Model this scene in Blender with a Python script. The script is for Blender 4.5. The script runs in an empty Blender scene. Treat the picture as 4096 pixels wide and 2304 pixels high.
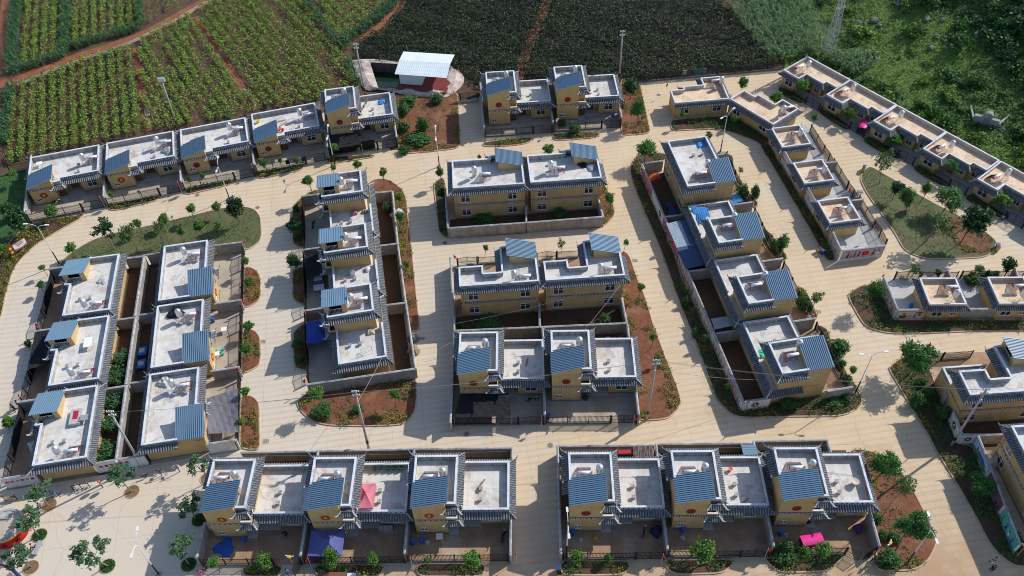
import bpy, bmesh, math, random
from mathutils import Vector, Matrix
R = math.radians
SC = bpy.context.scene
C = SC.collection
# ------------------------------------------------------------------ camera
cd = bpy.data.cameras.new('camera'); cam = bpy.data.objects.new('camera', cd); C.objects.link(cam)
cd.sensor_fit = 'HORIZONTAL'; cd.angle = 1.04529; cd.clip_start = 1.0; cd.clip_end = 3000
PITCH, ROLL = 0.845127061, -0.036885582
_f = Vector((0, math.cos(PITCH), -math.sin(PITCH))); _r = Vector((1, 0, 0)); _u = _r.cross(_f)
_r2 = _r*math.cos(ROLL)+_u*math.sin(ROLL); _u2 = _u*math.cos(ROLL)-_r*math.sin(ROLL)
M = Matrix((( _r2.x, _u2.x, -_f.x, 0), (_r2.y, _u2.y, -_f.y, 0), (_r2.z, _u2.z, -_f.z, 107.46), (0, 0, 0, 1)))
cam.matrix_world = M
SC.camera = cam
# ------------------------------------------------------------------ sky and sun
SUN_EL, SUN_AZ = R(37.5), R(58.5)            # azimuth clockwise from +Y
w = bpy.data.worlds.new('World'); SC.world = w; w.use_nodes = True
nt = w.node_tree; nt.nodes.clear()
sk = nt.nodes.new('ShaderNodeTexSky'); sk.sky_type = 'NISHITA'; sk.sun_disc = False
sk.sun_elevation = SUN_EL; sk.sun_rotation = SUN_AZ; sk.altitude = 1500; sk.air_density = 1.0; sk.dust_density = 2.2
bg = nt.nodes.new('ShaderNodeBackground'); bg.inputs[1].default_value = 0.14
ow = nt.nodes.new('ShaderNodeOutputWorld')
nt.links.new(sk.outputs[0], bg.inputs[0]); nt.links.new(bg.outputs[0], ow.inputs[0])
sl = bpy.data.lights.new('sun', 'SUN'); sun = bpy.data.objects.new('sun', sl); C.objects.link(sun)
sl.energy = 3.65; sl.angle = R(0.53); sl.color = (1.0, 0.955, 0.885)
sd = Vector((math.cos(SUN_EL)*math.sin(SUN_AZ), math.cos(SUN_EL)*math.cos(SUN_AZ), math.sin(SUN_EL)))
sun.rotation_euler = sd.to_track_quat('Z', 'Y').to_euler(); sun.location = sd*300
SC.view_settings.view_transform = 'Standard'; SC.view_settings.look = 'None'
SC.view_settings.exposure = 0.3; SC.view_settings.gamma = 1.0; SC.view_settings.use_curve_mapping = False
SC.cycles.filter_width = 1.0
rnd = random.Random(7)
BEDS = [('grass',[(-75.95,103.74),(-75.2,106.24),(-73.98,107.82),(-71.71,109.97),(-67.85,111.59),(-62.96,112.81),(-58.9,114.09),(-55.46,115.17),(-51.5,116.48),(-48.07,117.02),(-45.67,116.43),(-44.72,115.61),(-43.73,114.04),(-43.03,110.54),(-42.79,108.6),(-43.3,107.43),(-44.94,105.98),(-45.76,107.79),(-50.04,104.5),(-58.64,104.7),(-61.64,106.02),(-65.33,105.28),(-71.3,103.28),(-75.35,102.36)],'grass island north of the two left house columns'),('hedge',[(-75.29,116.99),(-75.87,115.37),(-77.23,114.06),(-79.09,112.18),(-80.65,110.56),(-81.93,108.71),(-82.85,106.4),(-83.41,104.58),(-83.46,102.31),(-83.04,99.43),(-82.9,98.12),(-81.9,93.2),(-82.43,88.97),(-86.06,91.15),(-87.62,99.66),(-88.88,105.31),(-86.9,106.84),(-86.08,110.84),(-84.89,113.47),(-83.09,114.87),(-80.12,115.47),(-75.78,116.25)],'planted verge curving along the far left road edge'),('soil',[(-33.88,120.62),(-35.45,120.31),(-36.73,119.06),(-37.6,117.54),(-38.19,116.03),(-38.02,113.49),(-37.06,107.7),(-36.55,107.08),(-34.89,106.05),(-36.53,117.48),(-33.5,118.1)],'red soil bed left of the third column,upper end'),('soil',[(-36.06,100.39),(-35.61,101.26),(-34.25,101.64),(-33.58,96.99),(-33.01,93.13),(-34.83,94.27),(-35.24,94.93),(-35.57,97.09)],'red soil bed left of the third column,second down'),('soil',[(-32.57,89.62),(-33.72,88.27),(-34.24,87.3),(-33.73,84.35),(-33.17,81.3),(-32.57,80.71),(-31.15,80.18)],'red soil bed left of the third column,third down'),('soil',[(-30.49,76.09),(-31.29,75.42),(-31.9,74.57),(-31.67,73.86),(-30.78,72.62),(-29.48,71.37),(-27.97,70.72),(-26.23,70.36),(-23.08,70.17),(-20.23,70.05),(-16.97,70.07),(-15.99,70.45),(-15.04,71.42),(-14.61,72.94),(-14.65,75.38),(-14.84,78.16),(-15.08,78.45),(-30.63,76.63)],'rounded red soil bed at the foot of the third column'),('soil',[(-25.36,121.89),(-24.17,122.85),(-22.55,122.95),(-21.23,122.2),(-19.69,120.51),(-18.7,118.86),(-18.24,116.75),(-17.61,111.17),(-16.81,105.36),(-15.72,96.11),(-15.34,92.9),(-14.63,87.36),(-15.94,87.13),(-17.34,96.19),(-18.56,100.63),(-20.88,119.51),(-24.18,119.43)],'long red soil bed right of the third column'),('soil',[(-44.68,101.61),(-43.78,102.12),(-42.38,101.26),(-41.8,100.23),(-41.44,99.55),(-41.06,97.36),(-40.74,95.2),(-41.21,94.16),(-43.04,93.1),(-44.07,96.21)],'small red soil bed right of the second column,top one'),('soil',[(-42.31,88.87),(-41.0,88.51),(-40.2,87.98),(-39.41,86.75),(-38.64,81.92),(-39.09,81.19),(-41.07,79.99),(-41.89,85.12)],'small red soil bed right of the second column,middle one'),('soil',[(-40.41,76.17),(-38.89,75.84),(-38.11,75.19),(-37.56,74.3),(-36.81,69.7),(-36.47,68.21),(-36.35,66.99),(-36.74,66.84),(-38.96,67.1)],'small red soil bed right of the second column,bottom one'),('hedge',[(-11.76,122.9),(-13.0,121.75),(-13.32,120.69),(-13.08,118.56),(-12.48,112.88),(-12.18,109.41),(-11.84,108.31),(-10.54,107.04),(-10.76,109.83),(-11.42,120.05)],'planted strip left of the upper central pair of houses'),('soil',[(16.73,119.31),(17.31,118.88),(17.77,116.36),(18.15,114.02),(18.28,112.25),(17.92,110.89),(17.04,109.83),(15.9,108.72),(16.25,111.48),(15.83,114.4)],'red soil strip right of the upper central pair'),('soil',[(18.46,102.5),(19.25,102.12),(19.7,100.95),(20.06,97.8),(20.42,95.38),(20.85,93.67),(21.29,89.68),(21.69,85.64),(22.2,82.7),(22.75,79.11),(23.23,76.35),(23.57,74.2),(23.69,72.45),(23.39,71.6),(22.67,70.61),(21.84,69.81),(21.23,69.5),(19.65,69.32),(17.24,69.34),(17.44,71.52),(17.15,75.73),(17.67,92.34)],'long red soil bed right of the central houses'),('hedge',[(24.29,127.13),(23.14,125.22),(22.38,123.05),(22.36,121.68),(22.58,118.98),(23.32,113.49),(24.2,108.23),(25.14,102.74),(26.01,95.1),(26.14,93.83),(26.83,88.6),(27.84,82.44),(28.68,75.21),(29.0,72.56),(29.51,71.42),(30.51,69.93),(31.52,69.27),(33.6,69.09),(35.67,69.12),(39.88,69.02),(45.49,68.86),(47.3,69.28),(48.86,70.31),(49.65,71.3),(49.5,73.04),(49.28,74.81),(48.61,73.96),(44.42,72.92),(36.09,71.04),(36.28,71.89),(31.88,70.38),(30.34,80.81),(27.45,96.14),(26.26,110.82),(24.49,124.31),(28.99,125.17),(29.63,127.11),(26.71,127.28)],'long bed wrapping the column with the mural wall'),('hedge',[(48.7,74.31),(48.76,76.09),(48.29,79.23),(48.06,81.69),(47.97,84.79),(46.4,85.26),(46.96,83.28),(47.36,79.08),(47.46,76.15)],'planted strip right of the lowest house by mural column'),('hedge',[(45.18,101.25),(45.49,99.42),(43.75,98.61),(43.12,100.9),(42.14,103.26),(42.89,106.77),(43.97,105.52)],'small planted corner by the third house of mural column'),('hedge',[(46.6,87.85),(47.16,86.41),(47.05,90.28),(46.47,93.04),(45.53,93.09),(45.08,90.59)],'planted strip beside the third mural column house'),('hedge',[(38.96,126.72),(41.25,126.17),(41.49,124.75),(40.89,122.84),(41.4,117.68),(43.11,113.95),(43.45,112.66),(42.64,111.7),(42.66,113.47),(40.97,120.92),(40.68,125.07),(38.71,126.31)],'planted strip right of the topmost mural column house'),('hedge',[(31.64,135.8),(31.56,134.59),(32.02,133.81),(35.16,133.93),(38.58,134.03),(40.97,133.59),(43.35,132.26),(45.81,130.49),(47.36,128.97),(47.36,127.24),(47.89,124.95),(48.79,119.27),(50.11,111.42),(50.75,107.08),(51.26,103.72),(51.82,98.87),(53.13,98.58),(52.94,105.05),(49.44,123.74),(48.88,129.46),(49.51,132.34),(46.59,136.14),(42.86,137.6),(31.99,136.85)],'dark planted strip skirting the tan roofed houses'),('grass',[(65.67,121.45),(64.55,120.69),(63.46,119.4),(62.92,117.82),(63.07,114.41),(64.07,109.06),(64.94,103.71),(65.03,101.38),(65.48,100.21),(66.48,99.25),(67.58,98.63),(68.94,98.29),(72.98,98.2),(76.23,98.19),(77.81,98.49),(79.1,99.29),(80.1,100.6),(80.78,101.72),(79.24,104.86),(77.54,107.12),(74.06,110.76),(71.58,113.69),(68.76,117.5)],'triangular grass island among the right hand roads'),('hedge',[(54.89,146.5),(54.33,144.88),(55.18,143.04),(57.31,140.5),(58.96,141.04),(58.24,142.69),(56.88,144.4)],'dark bed in front of the first house of the hillside row'),('hedge',[(62.01,139.9),(60.31,137.8),(62.16,134.61),(64.01,132.03),(65.12,132.32),(64.4,134.48),(63.07,137.32)],'dark bed in front of the second house of the hillside row'),('hedge',[(67.67,130.1),(66.34,128.72),(68.22,125.74),(71.04,123.05),(72.29,123.53),(71.1,126.14),(69.44,128.54)],'dark bed in front of the third house of the hillside row'),('hedge',[(74.12,121.38),(72.97,120.35),(74.16,118.27),(76.82,115.22),(78.17,115.8),(77.11,117.57),(75.65,119.53)],'dark bed in front of the fourth house of the hillside row'),('hedge',[(80.73,113.45),(79.2,112.13),(80.96,109.89),(83.45,107.05),(84.71,107.23),(83.8,109.24),(82.19,111.33)],'dark bed in front of the fifth house of the hillside row'),('hedge',[(56.18,93.07),(59.53,92.59),(59.09,91.15),(58.34,85.68),(80.32,84.63),(79.55,82.81),(70.59,83.13),(61.47,83.08),(57.28,83.28),(55.09,84.06),(53.99,85.0),(53.58,87.31),(53.1,91.13),(54.88,92.41)],'dark bed around the two small houses at right'),('hedge',[(60.96,78.83),(59.29,78.72),(58.26,78.77),(56.81,77.91),(55.45,76.87),(55.25,76.34),(55.63,74.17),(55.99,71.71),(57.1,65.65),(57.36,62.77),(57.75,60.96),(58.18,58.59),(58.62,56.12),(59.14,52.6),(59.35,49.76),(59.83,48.06),(60.19,47.38),(61.11,46.23),(61.83,45.88),(65.25,45.75),(63.88,48.44),(62.3,56.78),(62.56,63.18),(60.46,63.42),(61.1,67.92),(60.69,68.78),(60.92,74.82)],'dark planted bed along the lower right mural wall'),('soil',[(45.75,63.26),(47.46,63.03),(49.04,62.57),(50.28,61.51),(51.61,59.31),(52.27,56.02),(52.55,53.71),(52.82,51.46),(53.02,50.35),(52.85,49.68),(52.54,49.15),(51.64,47.98),(50.83,47.09),(49.26,46.11),(47.83,45.93),(46.12,45.99),(44.41,46.1),(44.27,47.08),(45.22,48.77),(45.28,53.72),(46.77,62.51)],'broad red soil bed right of the near right row'),('hedge',[(4.85,47.01),(8.64,46.81),(12.81,46.73),(13.79,48.26),(5.02,48.8)],'planter in front of the left house of near right row'),('hedge',[(18.64,46.57),(21.05,46.48),(25.16,46.45),(26.89,48.02),(18.0,48.23)],'planter in front of the middle house of near right row'),('hedge',[(31.97,46.25),(35.0,46.2),(38.23,46.21),(40.77,48.21),(31.18,48.05),(30.67,48.0)],'planter in front of the right house of near right row'),('hedge',[(-35.35,48.33),(-30.98,48.16),(-30.41,49.44),(-35.45,49.64)],'planter in front of the left house of near left row'),('hedge',[(-25.93,47.97),(-18.06,47.67),(-17.53,49.01),(-26.41,49.35)],'planter in front of the middle house of near left row'),('hedge',[(-13.1,47.48),(-5.03,47.17),(-4.64,48.71),(-13.36,48.98)],'planter in front of the right house of near left row'),('hedge',[(-71.52,118.07),(-70.39,117.19),(-66.94,118.21),(-63.47,119.33),(-62.76,120.47),(-71.79,118.73)],'planter in front of second house by green vineyard'),('hedge',[(-58.97,121.59),(-57.9,120.81),(-54.0,121.99),(-50.44,123.27),(-49.99,124.28),(-59.05,122.4)],'planter in front of third house by green vineyard'),('hedge',[(-46.48,125.24),(-45.26,124.43),(-41.75,125.39),(-38.12,126.38),(-37.57,127.8),(-46.46,126.2)],'planter in front of fourth house by green vineyard'),('hedge',[(-33.64,128.57),(-32.96,127.88),(-29.05,128.6),(-25.21,129.32),(-24.69,129.86),(-33.7,129.57)],'planter in front of fifth house by green vineyard'),('hedge',[(8.81,133.52),(9.29,132.1),(13.07,132.39),(17.05,132.69),(18.02,133.94),(9.13,134.1)],'planter in front of right house below dark vineyard'),('hedge',[(-4.46,132.22),(-4.37,131.22),(0.99,131.2),(4.1,131.73),(5.01,133.15),(1.04,133.08)],'planter in front of left house below dark vineyard'),('soil',[(-22.06,148.24),(-21.2,133.78),(-20.5,133.18),(-19.94,129.94),(-14.46,130.35),(-9.42,130.93),(-8.69,132.35),(-8.88,132.77),(-9.42,145.18),(-9.66,148.48),(-16.02,147.21)],'red earth plot between the pond and the road'),('soil',[(22.01,134.1),(22.46,133.03),(24.83,133.13),(27.28,133.34),(27.28,139.78),(27.22,147.88),(26.35,150.63),(23.74,150.79)],'red soil bed right of houses below dark vineyard')]
TREES = [(-67.57,107.38,-67.68,107.26,5.35,2.09,2.28,'sparse'),(-63.3,106.57,-63.47,106.45,5.0,2.07,2.07,'airy'),(-63.61,110.88,-63.65,110.83,2.75,0.69,0.97,'round'),(-59.15,108.01,-59.08,108.09,3.85,1.39,1.71,'airy'),(-59.42,112.13,-59.49,112.08,2.45,1.01,1.01,'round'),(-55.87,108.55,-55.81,108.59,2.6,0.85,0.81,'round'),(-55.23,113.65,-54.98,113.82,3.05,0.88,0.82,'round'),(-52.54,108.98,-52.56,109.0,3.5,0.89,1.03,'round'),(-50.76,114.41,-50.81,114.36,2.65,0.86,0.98,'round'),(-47.09,112.47,-47.0,112.55,4.25,1.47,2.1,'dark'),(-49.17,108.33,-49.08,108.36,3.95,0.84,0.75,'round'),(-73.64,105.81,-73.6,105.89,2.4,1.07,0.79,'round'),(-84.57,111.49,-84.32,111.81,3.75,1.66,2.34,'dark'),(-85.69,107.01,-85.72,107.01,1.7,0.92,0.87,'round'),(-79.77,115.2,-79.8,115.15,2.45,1.27,1.08,'round'),(-89.7,125.84,-90.01,125.46,2.6,0.89,0.7,'round'),(-87.82,115.87,-87.66,116.11,2.3,1.51,1.3,'dark'),(-70.22,118.52,-70.18,118.51,2.7,0.48,0.73,'round'),(-65.61,119.31,-65.63,119.32,2.45,0.34,0.53,'airy'),(-57.33,121.5,-57.02,121.67,2.9,0.45,0.83,'round'),(-54.82,123.38,-55.14,123.22,2.25,0.48,0.72,'round'),(-77.19,101.89,-77.25,101.81,2.15,0.59,0.46,'round'),(-76.36,97.77,-76.16,97.99,2.2,0.64,0.72,'round'),(-43.36,100.64,-43.33,100.64,3.1,0.73,0.78,'round'),(-42.26,96.96,-42.35,96.89,2.2,0.83,0.79,'round'),(-34.69,118.42,-35.06,118.33,4.5,1.06,0.93,'round'),(-37.01,112.44,-36.63,112.59,3.1,0.69,0.93,'dark'),(-36.78,108.76,-36.45,108.89,2.95,1.32,1.13,'dark'),(-22.4,120.79,-22.15,120.85,3.65,0.81,0.85,'round'),(-19.32,115.65,-19.11,115.68,2.1,0.72,0.71,'round'),(-18.57,109.26,-18.48,109.26,3.6,0.85,0.98,'round'),(-17.05,98.99,-16.99,99.03,2.65,0.65,0.77,'round'),(-12.12,120.62,-12.06,120.64,3.25,0.75,0.96,'round'),(-11.69,116.14,-11.79,116.15,2.25,0.85,0.88,'dark'),(-35.48,100.58,-35.58,100.55,2.8,1.2,1.17,'dark'),(-4.3,102.29,-4.06,102.31,2.4,0.57,0.53,'round'),(-31.91,124.98,-31.81,125.03,1.5,0.53,0.69,'round'),(-27.62,125.43,-27.41,125.48,1.65,0.84,0.96,'round'),(-5.2,127.25,-5.15,127.24,0.9,0.4,0.42,'round'),(-44.44,126.23,-44.59,126.14,2.35,0.78,1.05,'round'),(-41.82,126.5,-41.56,126.62,2.35,0.57,0.64,'round'),(-38.91,126.76,-38.77,126.82,2.05,0.61,0.82,'round'),(-32.11,129.48,-31.95,129.5,2.65,0.73,0.71,'round'),(-27.47,129.65,-27.54,129.6,1.65,0.33,0.52,'round'),(25.17,135.58,24.98,135.6,4.2,1.64,2.41,'feather'),(24.78,144.08,24.73,144.1,3.35,1.91,1.66,'dark'),(33.57,135.08,33.41,135.14,2.9,0.51,0.78,'round'),(43.26,133.91,43.04,134.0,2.25,0.65,0.85,'round'),(46.96,144.52,46.82,144.58,2.75,1.03,1.21,'round'),(38.27,129.76,37.64,129.97,1.7,0.73,0.84,'round'),(25.11,124.56,25.17,124.52,3.65,2.54,1.65,'feather'),(7.54,127.66,7.65,127.64,1.75,1.14,0.86,'round'),(17.52,112.04,17.25,112.08,3.45,0.88,1.09,'round'),(8.56,102.89,8.41,102.92,2.2,0.87,0.96,'airy'),(18.74,102.03,19.05,101.98,2.75,0.48,0.53,'round'),(26.28,102.33,26.17,102.38,2.35,0.47,0.52,'round'),(41.51,119.27,41.35,119.31,2.35,0.61,0.67,'airy'),(20.09,92.02,20.23,91.98,2.95,0.6,0.67,'round'),(20.49,81.74,20.67,81.7,3.3,0.6,0.67,'round'),(21.54,78.79,21.3,78.87,1.75,0.43,0.6,'round'),(28.93,82.01,28.65,82.09,2.4,0.41,0.42,'round'),(30.56,73.19,30.45,73.23,2.05,0.44,0.59,'round'),(27.65,92.27,27.62,92.27,1.5,0.4,0.44,'round'),(57.89,142.71,57.88,142.69,2.95,1.46,1.46,'round'),(52.85,140.93,52.85,140.91,1.55,1.31,1.13,'round'),(57.78,132.91,57.83,132.88,2.7,0.8,0.8,'round'),(64.8,133.55,64.66,133.68,2.7,1.07,1.12,'round'),(71.46,126.4,71.06,126.7,1.95,1.51,1.04,'round'),(65.9,116.81,65.56,117.1,5.2,1.63,2.55,'airy'),(66.85,112.49,66.82,112.5,3.05,1.14,1.12,'dark'),(67.97,108.97,67.42,109.4,3.75,1.99,2.19,'feather'),(71.24,111.37,71.34,111.29,3.8,0.91,1.03,'round'),(74.19,108.77,74.27,108.7,3.75,2.72,1.97,'feather'),(69.11,102.21,69.82,101.54,5.45,2.46,1.7,'airy'),(74.77,101.57,75.25,101.02,5.9,2.49,2.35,'dark'),(78.4,116.7,77.79,117.32,3.3,1.62,1.17,'feather'),(84.01,108.49,83.74,108.82,2.65,1.57,1.21,'round'),(64.47,94.59,64.4,94.68,1.85,1.13,1.09,'airy'),(68.41,94.18,68.23,94.33,0.85,0.53,0.75,'round'),(75.2,94.17,74.86,94.51,1.45,0.83,0.57,'round'),(79.33,92.89,78.6,93.77,3.05,1.3,1.35,'dark'),(55.67,88.53,55.75,88.47,4.35,1.77,1.52,'feather'),(46.9,88.75,47.06,88.64,2.85,1.13,1.38,'airy'),(48.95,75.45,49.03,75.39,1.9,0.68,0.64,'round'),(57.45,75.34,57.63,75.15,4.75,2.89,2.77,'feather'),(47.77,58.57,47.99,58.36,4.35,2.37,2.29,'feather'),(46.9,53.06,47.31,52.7,9.2,1.29,1.54,'airy'),(47.25,48.42,47.48,48.21,7.45,2.09,2.36,'feather'),(34.83,47.05,34.75,47.1,3.25,1.0,1.1,'round'),(37.08,47.03,36.95,47.12,4.05,1.07,0.94,'round'),(60.97,55.37,60.37,56.16,2.2,2.09,1.23,'feather'),(7.02,47.67,6.76,47.71,3.45,0.99,0.93,'round'),(10.88,48.31,10.82,48.32,1.5,0.5,0.56,'round'),(23.02,47.64,22.48,47.87,3.25,1.65,1.37,'round'),(-32.89,48.68,-32.31,49.03,2.45,1.08,1.31,'round'),(-24.4,48.55,-23.72,48.84,3.25,1.35,1.33,'round'),(-18.74,48.36,-18.46,48.44,3.35,0.78,0.91,'round'),(-11.89,48.53,-11.83,48.53,2.2,0.48,0.44,'round'),(-6.13,48.18,-6.21,48.17,2.9,1.26,0.9,'round'),(-52.68,60.91,-52.72,60.85,4.7,2.15,1.13,'plaza'),(-63.55,59.27,-63.4,59.44,3.85,2.06,1.3,'plaza'),(-42.28,61.99,-42.67,61.74,4.8,1.71,1.79,'plaza'),(-43.02,56.41,-43.1,56.33,3.5,1.81,1.46,'plaza'),(-63.36,54.88,-63.21,55.13,4.25,2.4,2.08,'plaza'),(-52.99,50.34,-53.38,49.87,4.75,2.4,1.62,'plaza'),(-42.5,50.11,-42.28,50.26,4.65,2.03,1.71,'plaza'),(-62.87,50.59,-63.18,50.12,3.8,2.19,1.3,'plaza'),(-38.36,48.89,-38.43,48.85,3.05,0.78,0.52,'round'),(-75.04,86.46,-74.96,86.6,0.95,0.64,0.7,'dark'),(-73.12,71.67,-72.82,72.13,1.25,0.85,1.05,'round'),(-40.93,87.12,-40.69,87.26,2.6,0.95,0.81,'round'),(-40.34,82.56,-40.12,82.7,2.9,0.91,0.78,'round'),(-39.06,74.45,-38.83,74.59,3.25,0.69,0.64,'round'),(-38.89,69.94,-38.88,69.95,2.3,0.66,0.66,'round'),(-27.8,73.0,-28.09,72.89,4.5,1.08,0.83,'round'),(-17.5,72.98,-17.25,73.05,3.4,0.88,1.0,'round')]
BUSHES = [(10.76,136.66,0.83,1.24,'bush'),(13.18,134.51,1.4,1.59,'bush'),(41.01,114.84,1.27,2.73,'bush'),(43.13,114.46,1.0,2.73,'bush'),(43.53,101.27,1.03,2.78,'bush'),(45.06,101.98,1.26,2.73,'bush'),(73.31,92.93,1.43,1.61,'bush'),(76.34,92.98,1.98,1.56,'bush'),(48.65,80.28,1.68,2.15,'bush'),(48.34,77.5,0.71,1.3,'bush'),(48.22,74.52,0.82,1.64,'bush'),(46.15,87.92,0.49,1.84,'bush'),(45.04,88.8,1.06,2.7,'bush'),(56.89,70.29,1.33,2.36,'bush'),(59.15,71.73,0.95,1.55,'bush'),(59.86,68.09,1.22,2.12,'bush'),(58.92,73.61,0.96,1.32,'bush'),(45.75,47.0,1.62,2.01,'bush'),(46.13,50.32,0.78,1.28,'bush'),(47.44,50.02,0.93,1.39,'bush'),(33.19,48.32,1.85,1.44,'bush'),(46.09,52.73,0.79,0.86,'bush'),(-32.96,84.54,0.98,2.48,'bush'),(-32.51,81.98,0.85,1.4,'bush'),(-28.02,72.37,1.63,1.67,'bush'),(-22.9,72.56,0.92,1.21,'bush'),(-4.33,110.84,2.07,1.3,'bush'),(-21.34,114.24,0.8,1.33,'corn'),(8.75,111.67,1.39,1.43,'bush'),(-36.27,108.14,0.79,1.31,'bush'),(-19.92,141.87,1.4,2.7,'bush'),(-18.92,145.27,1.83,1.52,'bush'),(-16.08,136.1,1.46,3.65,'bush'),(-19.65,136.72,1.37,2.05,'bush'),(-16.82,133.19,2.5,1.72,'bush'),(-13.38,145.35,1.42,1.82,'bush'),(-19.22,130.28,1.24,1.28,'bush'),(14.21,87.72,1.09,1.29,'bush'),(10.88,87.73,0.39,0.7,'bush'),(-8.29,87.67,0.54,0.82,'bush'),(-3.72,87.2,2.32,1.39,'bush'),(-59.41,83.01,1.24,2.24,'corn'),(-59.04,79.87,1.72,3.19,'corn'),(-58.39,74.95,1.28,2.77,'corn'),(-57.29,66.66,1.4,3.03,'corn'),(-57.86,71.36,1.42,2.85,'corn'),(66.79,61.26,0.55,0.71,'bush'),(10.03,73.24,0.55,0.77,'bush'),(38.91,70.88,1.5,1.35,'bush'),(45.43,71.01,1.6,0.92,'bush'),(47.23,71.32,1.0,1.15,'bush'),(27.18,90.3,0.64,1.92,'bush'),(27.48,83.94,0.54,2.1,'bush')]
UPOLES = [(-52.43,65.04,-51.98,65.46,13.0),(-20.85,66.25,-20.43,66.38,13.98),(18.45,69.37,18.48,69.35,14.2),(-28.08,148.44,-28.18,148.4,12.12),(23.23,150.14,23.08,150.17,11.66),(-64.0,140.2,-63.52,140.53,11.08),(59.59,63.3,59.5,63.43,13.52)]
LAMPS = [(-75.99,104.43,(-75.91,104.52,8.58),[(-77.45,104.78,9.48),(-74.71,104.68,9.08)]),(-46.13,48.93,(-46.15,48.9,8.26),[(-46.05,50.34,9.36),(-46.64,47.73,8.46)]),(48.99,72.5,(49.07,72.43,9.14),[(50.52,72.67,10.04),(47.73,72.42,9.64)]),(48.24,46.8,(48.35,46.68,9.18),[(48.35,48.14,10.18),(48.46,45.35,9.48)]),(-50.04,119.12,(-49.85,119.21,5.44),[(-50.43,121.58,5.94),(-50.19,119.51,5.54)]),(-12.57,125.98,(-12.48,125.98,5.14),[(-12.58,127.92,5.74),(-12.55,126.56,5.24)]),(39.47,126.98,(39.52,126.95,5.0),[(41.23,131.26,6.2),(40.04,130.0,5.3)]),(5.67,49.37,(5.79,49.36,4.24),[(5.91,51.35,5.04),(5.77,48.29,4.44)]),(-31.98,127.35,(-31.62,127.45,4.72),[(-31.77,128.83,5.22),(-31.66,127.62,4.82)])]
PX = {'tankbins':[(64.03,120.45),(80.16,99.91),(51.2,100.6)],'bin2':[(4.57,47.18)],'rocks':[(74.75,163.56),(75.94,163.16),(78.02,163.51),(78.74,161.9),(89.29,154.11),(90.8,154.59),(92.23,154.93),(91.91,153.3),(88.92,152.09),(88.18,155.64),(86.32,152.87),(90.27,152.25),(95.27,154.5),(95.1,153.42),(87.26,166.35),(83.73,166.96),(88.56,166.14),(90.32,159.75),(93.33,159.71),(68.62,155.47),(69.38,154.53),(91.85,128.56),(100.59,144.57),(87.67,160.81),(99.21,146.52),(83.98,164.95)],'sign':[(-83.16,107.82)],'pink_trike':[(36.83,49.77)],'ne_trike':[(67.17,131.91)],'car':[(-31.42,97.95)],'van':[(-21.58,47.8)],'moto1':[(-2.3,52.26)],'moto2':[(-33.99,111.54)],'bike1':[(15.85,52.1)],'yellow_moto':[(-81.02,119.49)],'bike2':[(2.35,73.22)],'tomb':[(89.44,130.73)],'tower':[(65.33,153.77)],'table1':[(-10.54,52.38)],'tableC':[(-45.34,83.55)],'bench':[(-63.11,52.73)],'arch':[(-64.88,49.46)],'wash':[(-17.6,53.91)]}
PEOPLE = [('walk',-73.23,74.91),('stand',-72.94,75.33),('recline',-62.83,60.72),('squat',-64.64,59.02),('bench',-63.33,53.01),('squat',-40.41,49.36),('walk',-40.65,48.53),('walk',-29.61,48.25),('walk',58.67,46.42),('carry',58.16,45.35),('walk',43.96,47.09),('squat',43.54,47.77),('squat',83.67,106.67),('squat',84.41,107.12),('stand',-30.57,94.06),('bend',-30.54,53.52),('walk',37.19,52.5)]
CORNF = [(48.38,178.36),(50.0,175.12),(50.4,171.09),(51.95,165.64),(53.01,160.47),(54.6,156.17),(57.55,155.12),(62.81,156.21),(64.92,155.09),(68.11,162.36),(67.13,167.62),(67.25,172.22),(66.44,174.37)]
CORN2 = [(66.77,154.46),(71.54,154.21),(75.6,152.45),(75.25,150.53),(72.87,148.87),(70.7,147.88),(69.3,147.78),(67.48,150.62),(65.92,152.5)]
DARKF = [(-22.01,185.56),(-22.26,181.76),(-24.0,176.94),(-25.7,172.66),(-29.55,169.03),(-31.09,166.84),(-31.26,161.66),(-22.14,159.99),(-10.19,156.74),(-7.48,152.74),(-4.45,149.16),(1.55,151.49),(9.66,151.67),(16.57,151.92),(23.34,150.82),(27.31,150.23),(31.4,150.66),(43.34,151.97),(53.88,152.34),(53.96,152.69),(57.77,154.2),(53.06,160.62),(52.04,165.94),(50.64,171.89),(50.47,176.76),(48.96,180.62)]
PLOTS = [('v',-72.2,1.95,[(-101.19,155.8),(-95.86,160.36),(-89.49,165.02),(-81.99,168.83),(-79.75,168.5),(-73.23,150.03),(-70.0,139.33),(-77.01,136.7),(-91.3,132.52),(-94.13,130.39)]),('v',-60.5,1.85,[(-78.75,168.81),(-78.79,172.46),(-75.7,175.99),(-70.57,180.9),(-67.7,177.86),(-56.87,158.62),(-50.02,146.01),(-49.38,144.04),(-63.61,140.18),(-69.8,139.31),(-73.03,150.02)]),('v',-58,1.9,[(-69.65,182.91),(-66.69,187.37),(-56.64,188.4),(-45.97,187.66),(-42.82,180.67),(-38.76,172.35),(-34.91,164.47),(-31.74,157.75),(-30.14,151.42),(-36.82,147.82),(-38.71,146.95),(-49.54,145.01),(-49.8,146.65),(-58.04,161.56),(-65.33,174.9)]),('v',-58,1.9,[(-43.6,187.06),(-26.59,185.88),(-27.46,182.12),(-29.34,177.3),(-32.25,172.7),(-35.15,169.01),(-39.29,177.16)]),('v',-73.5,1.95,[(-110.99,191.75),(-100.79,191.04),(-94.52,167.57),(-101.17,162.49),(-103.46,167.4)]),('v',-74,1.95,[(-99.6,190.95),(-84.04,189.87),(-80.65,179.95),(-83.9,176.13),(-93.57,169.39)])]
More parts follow.
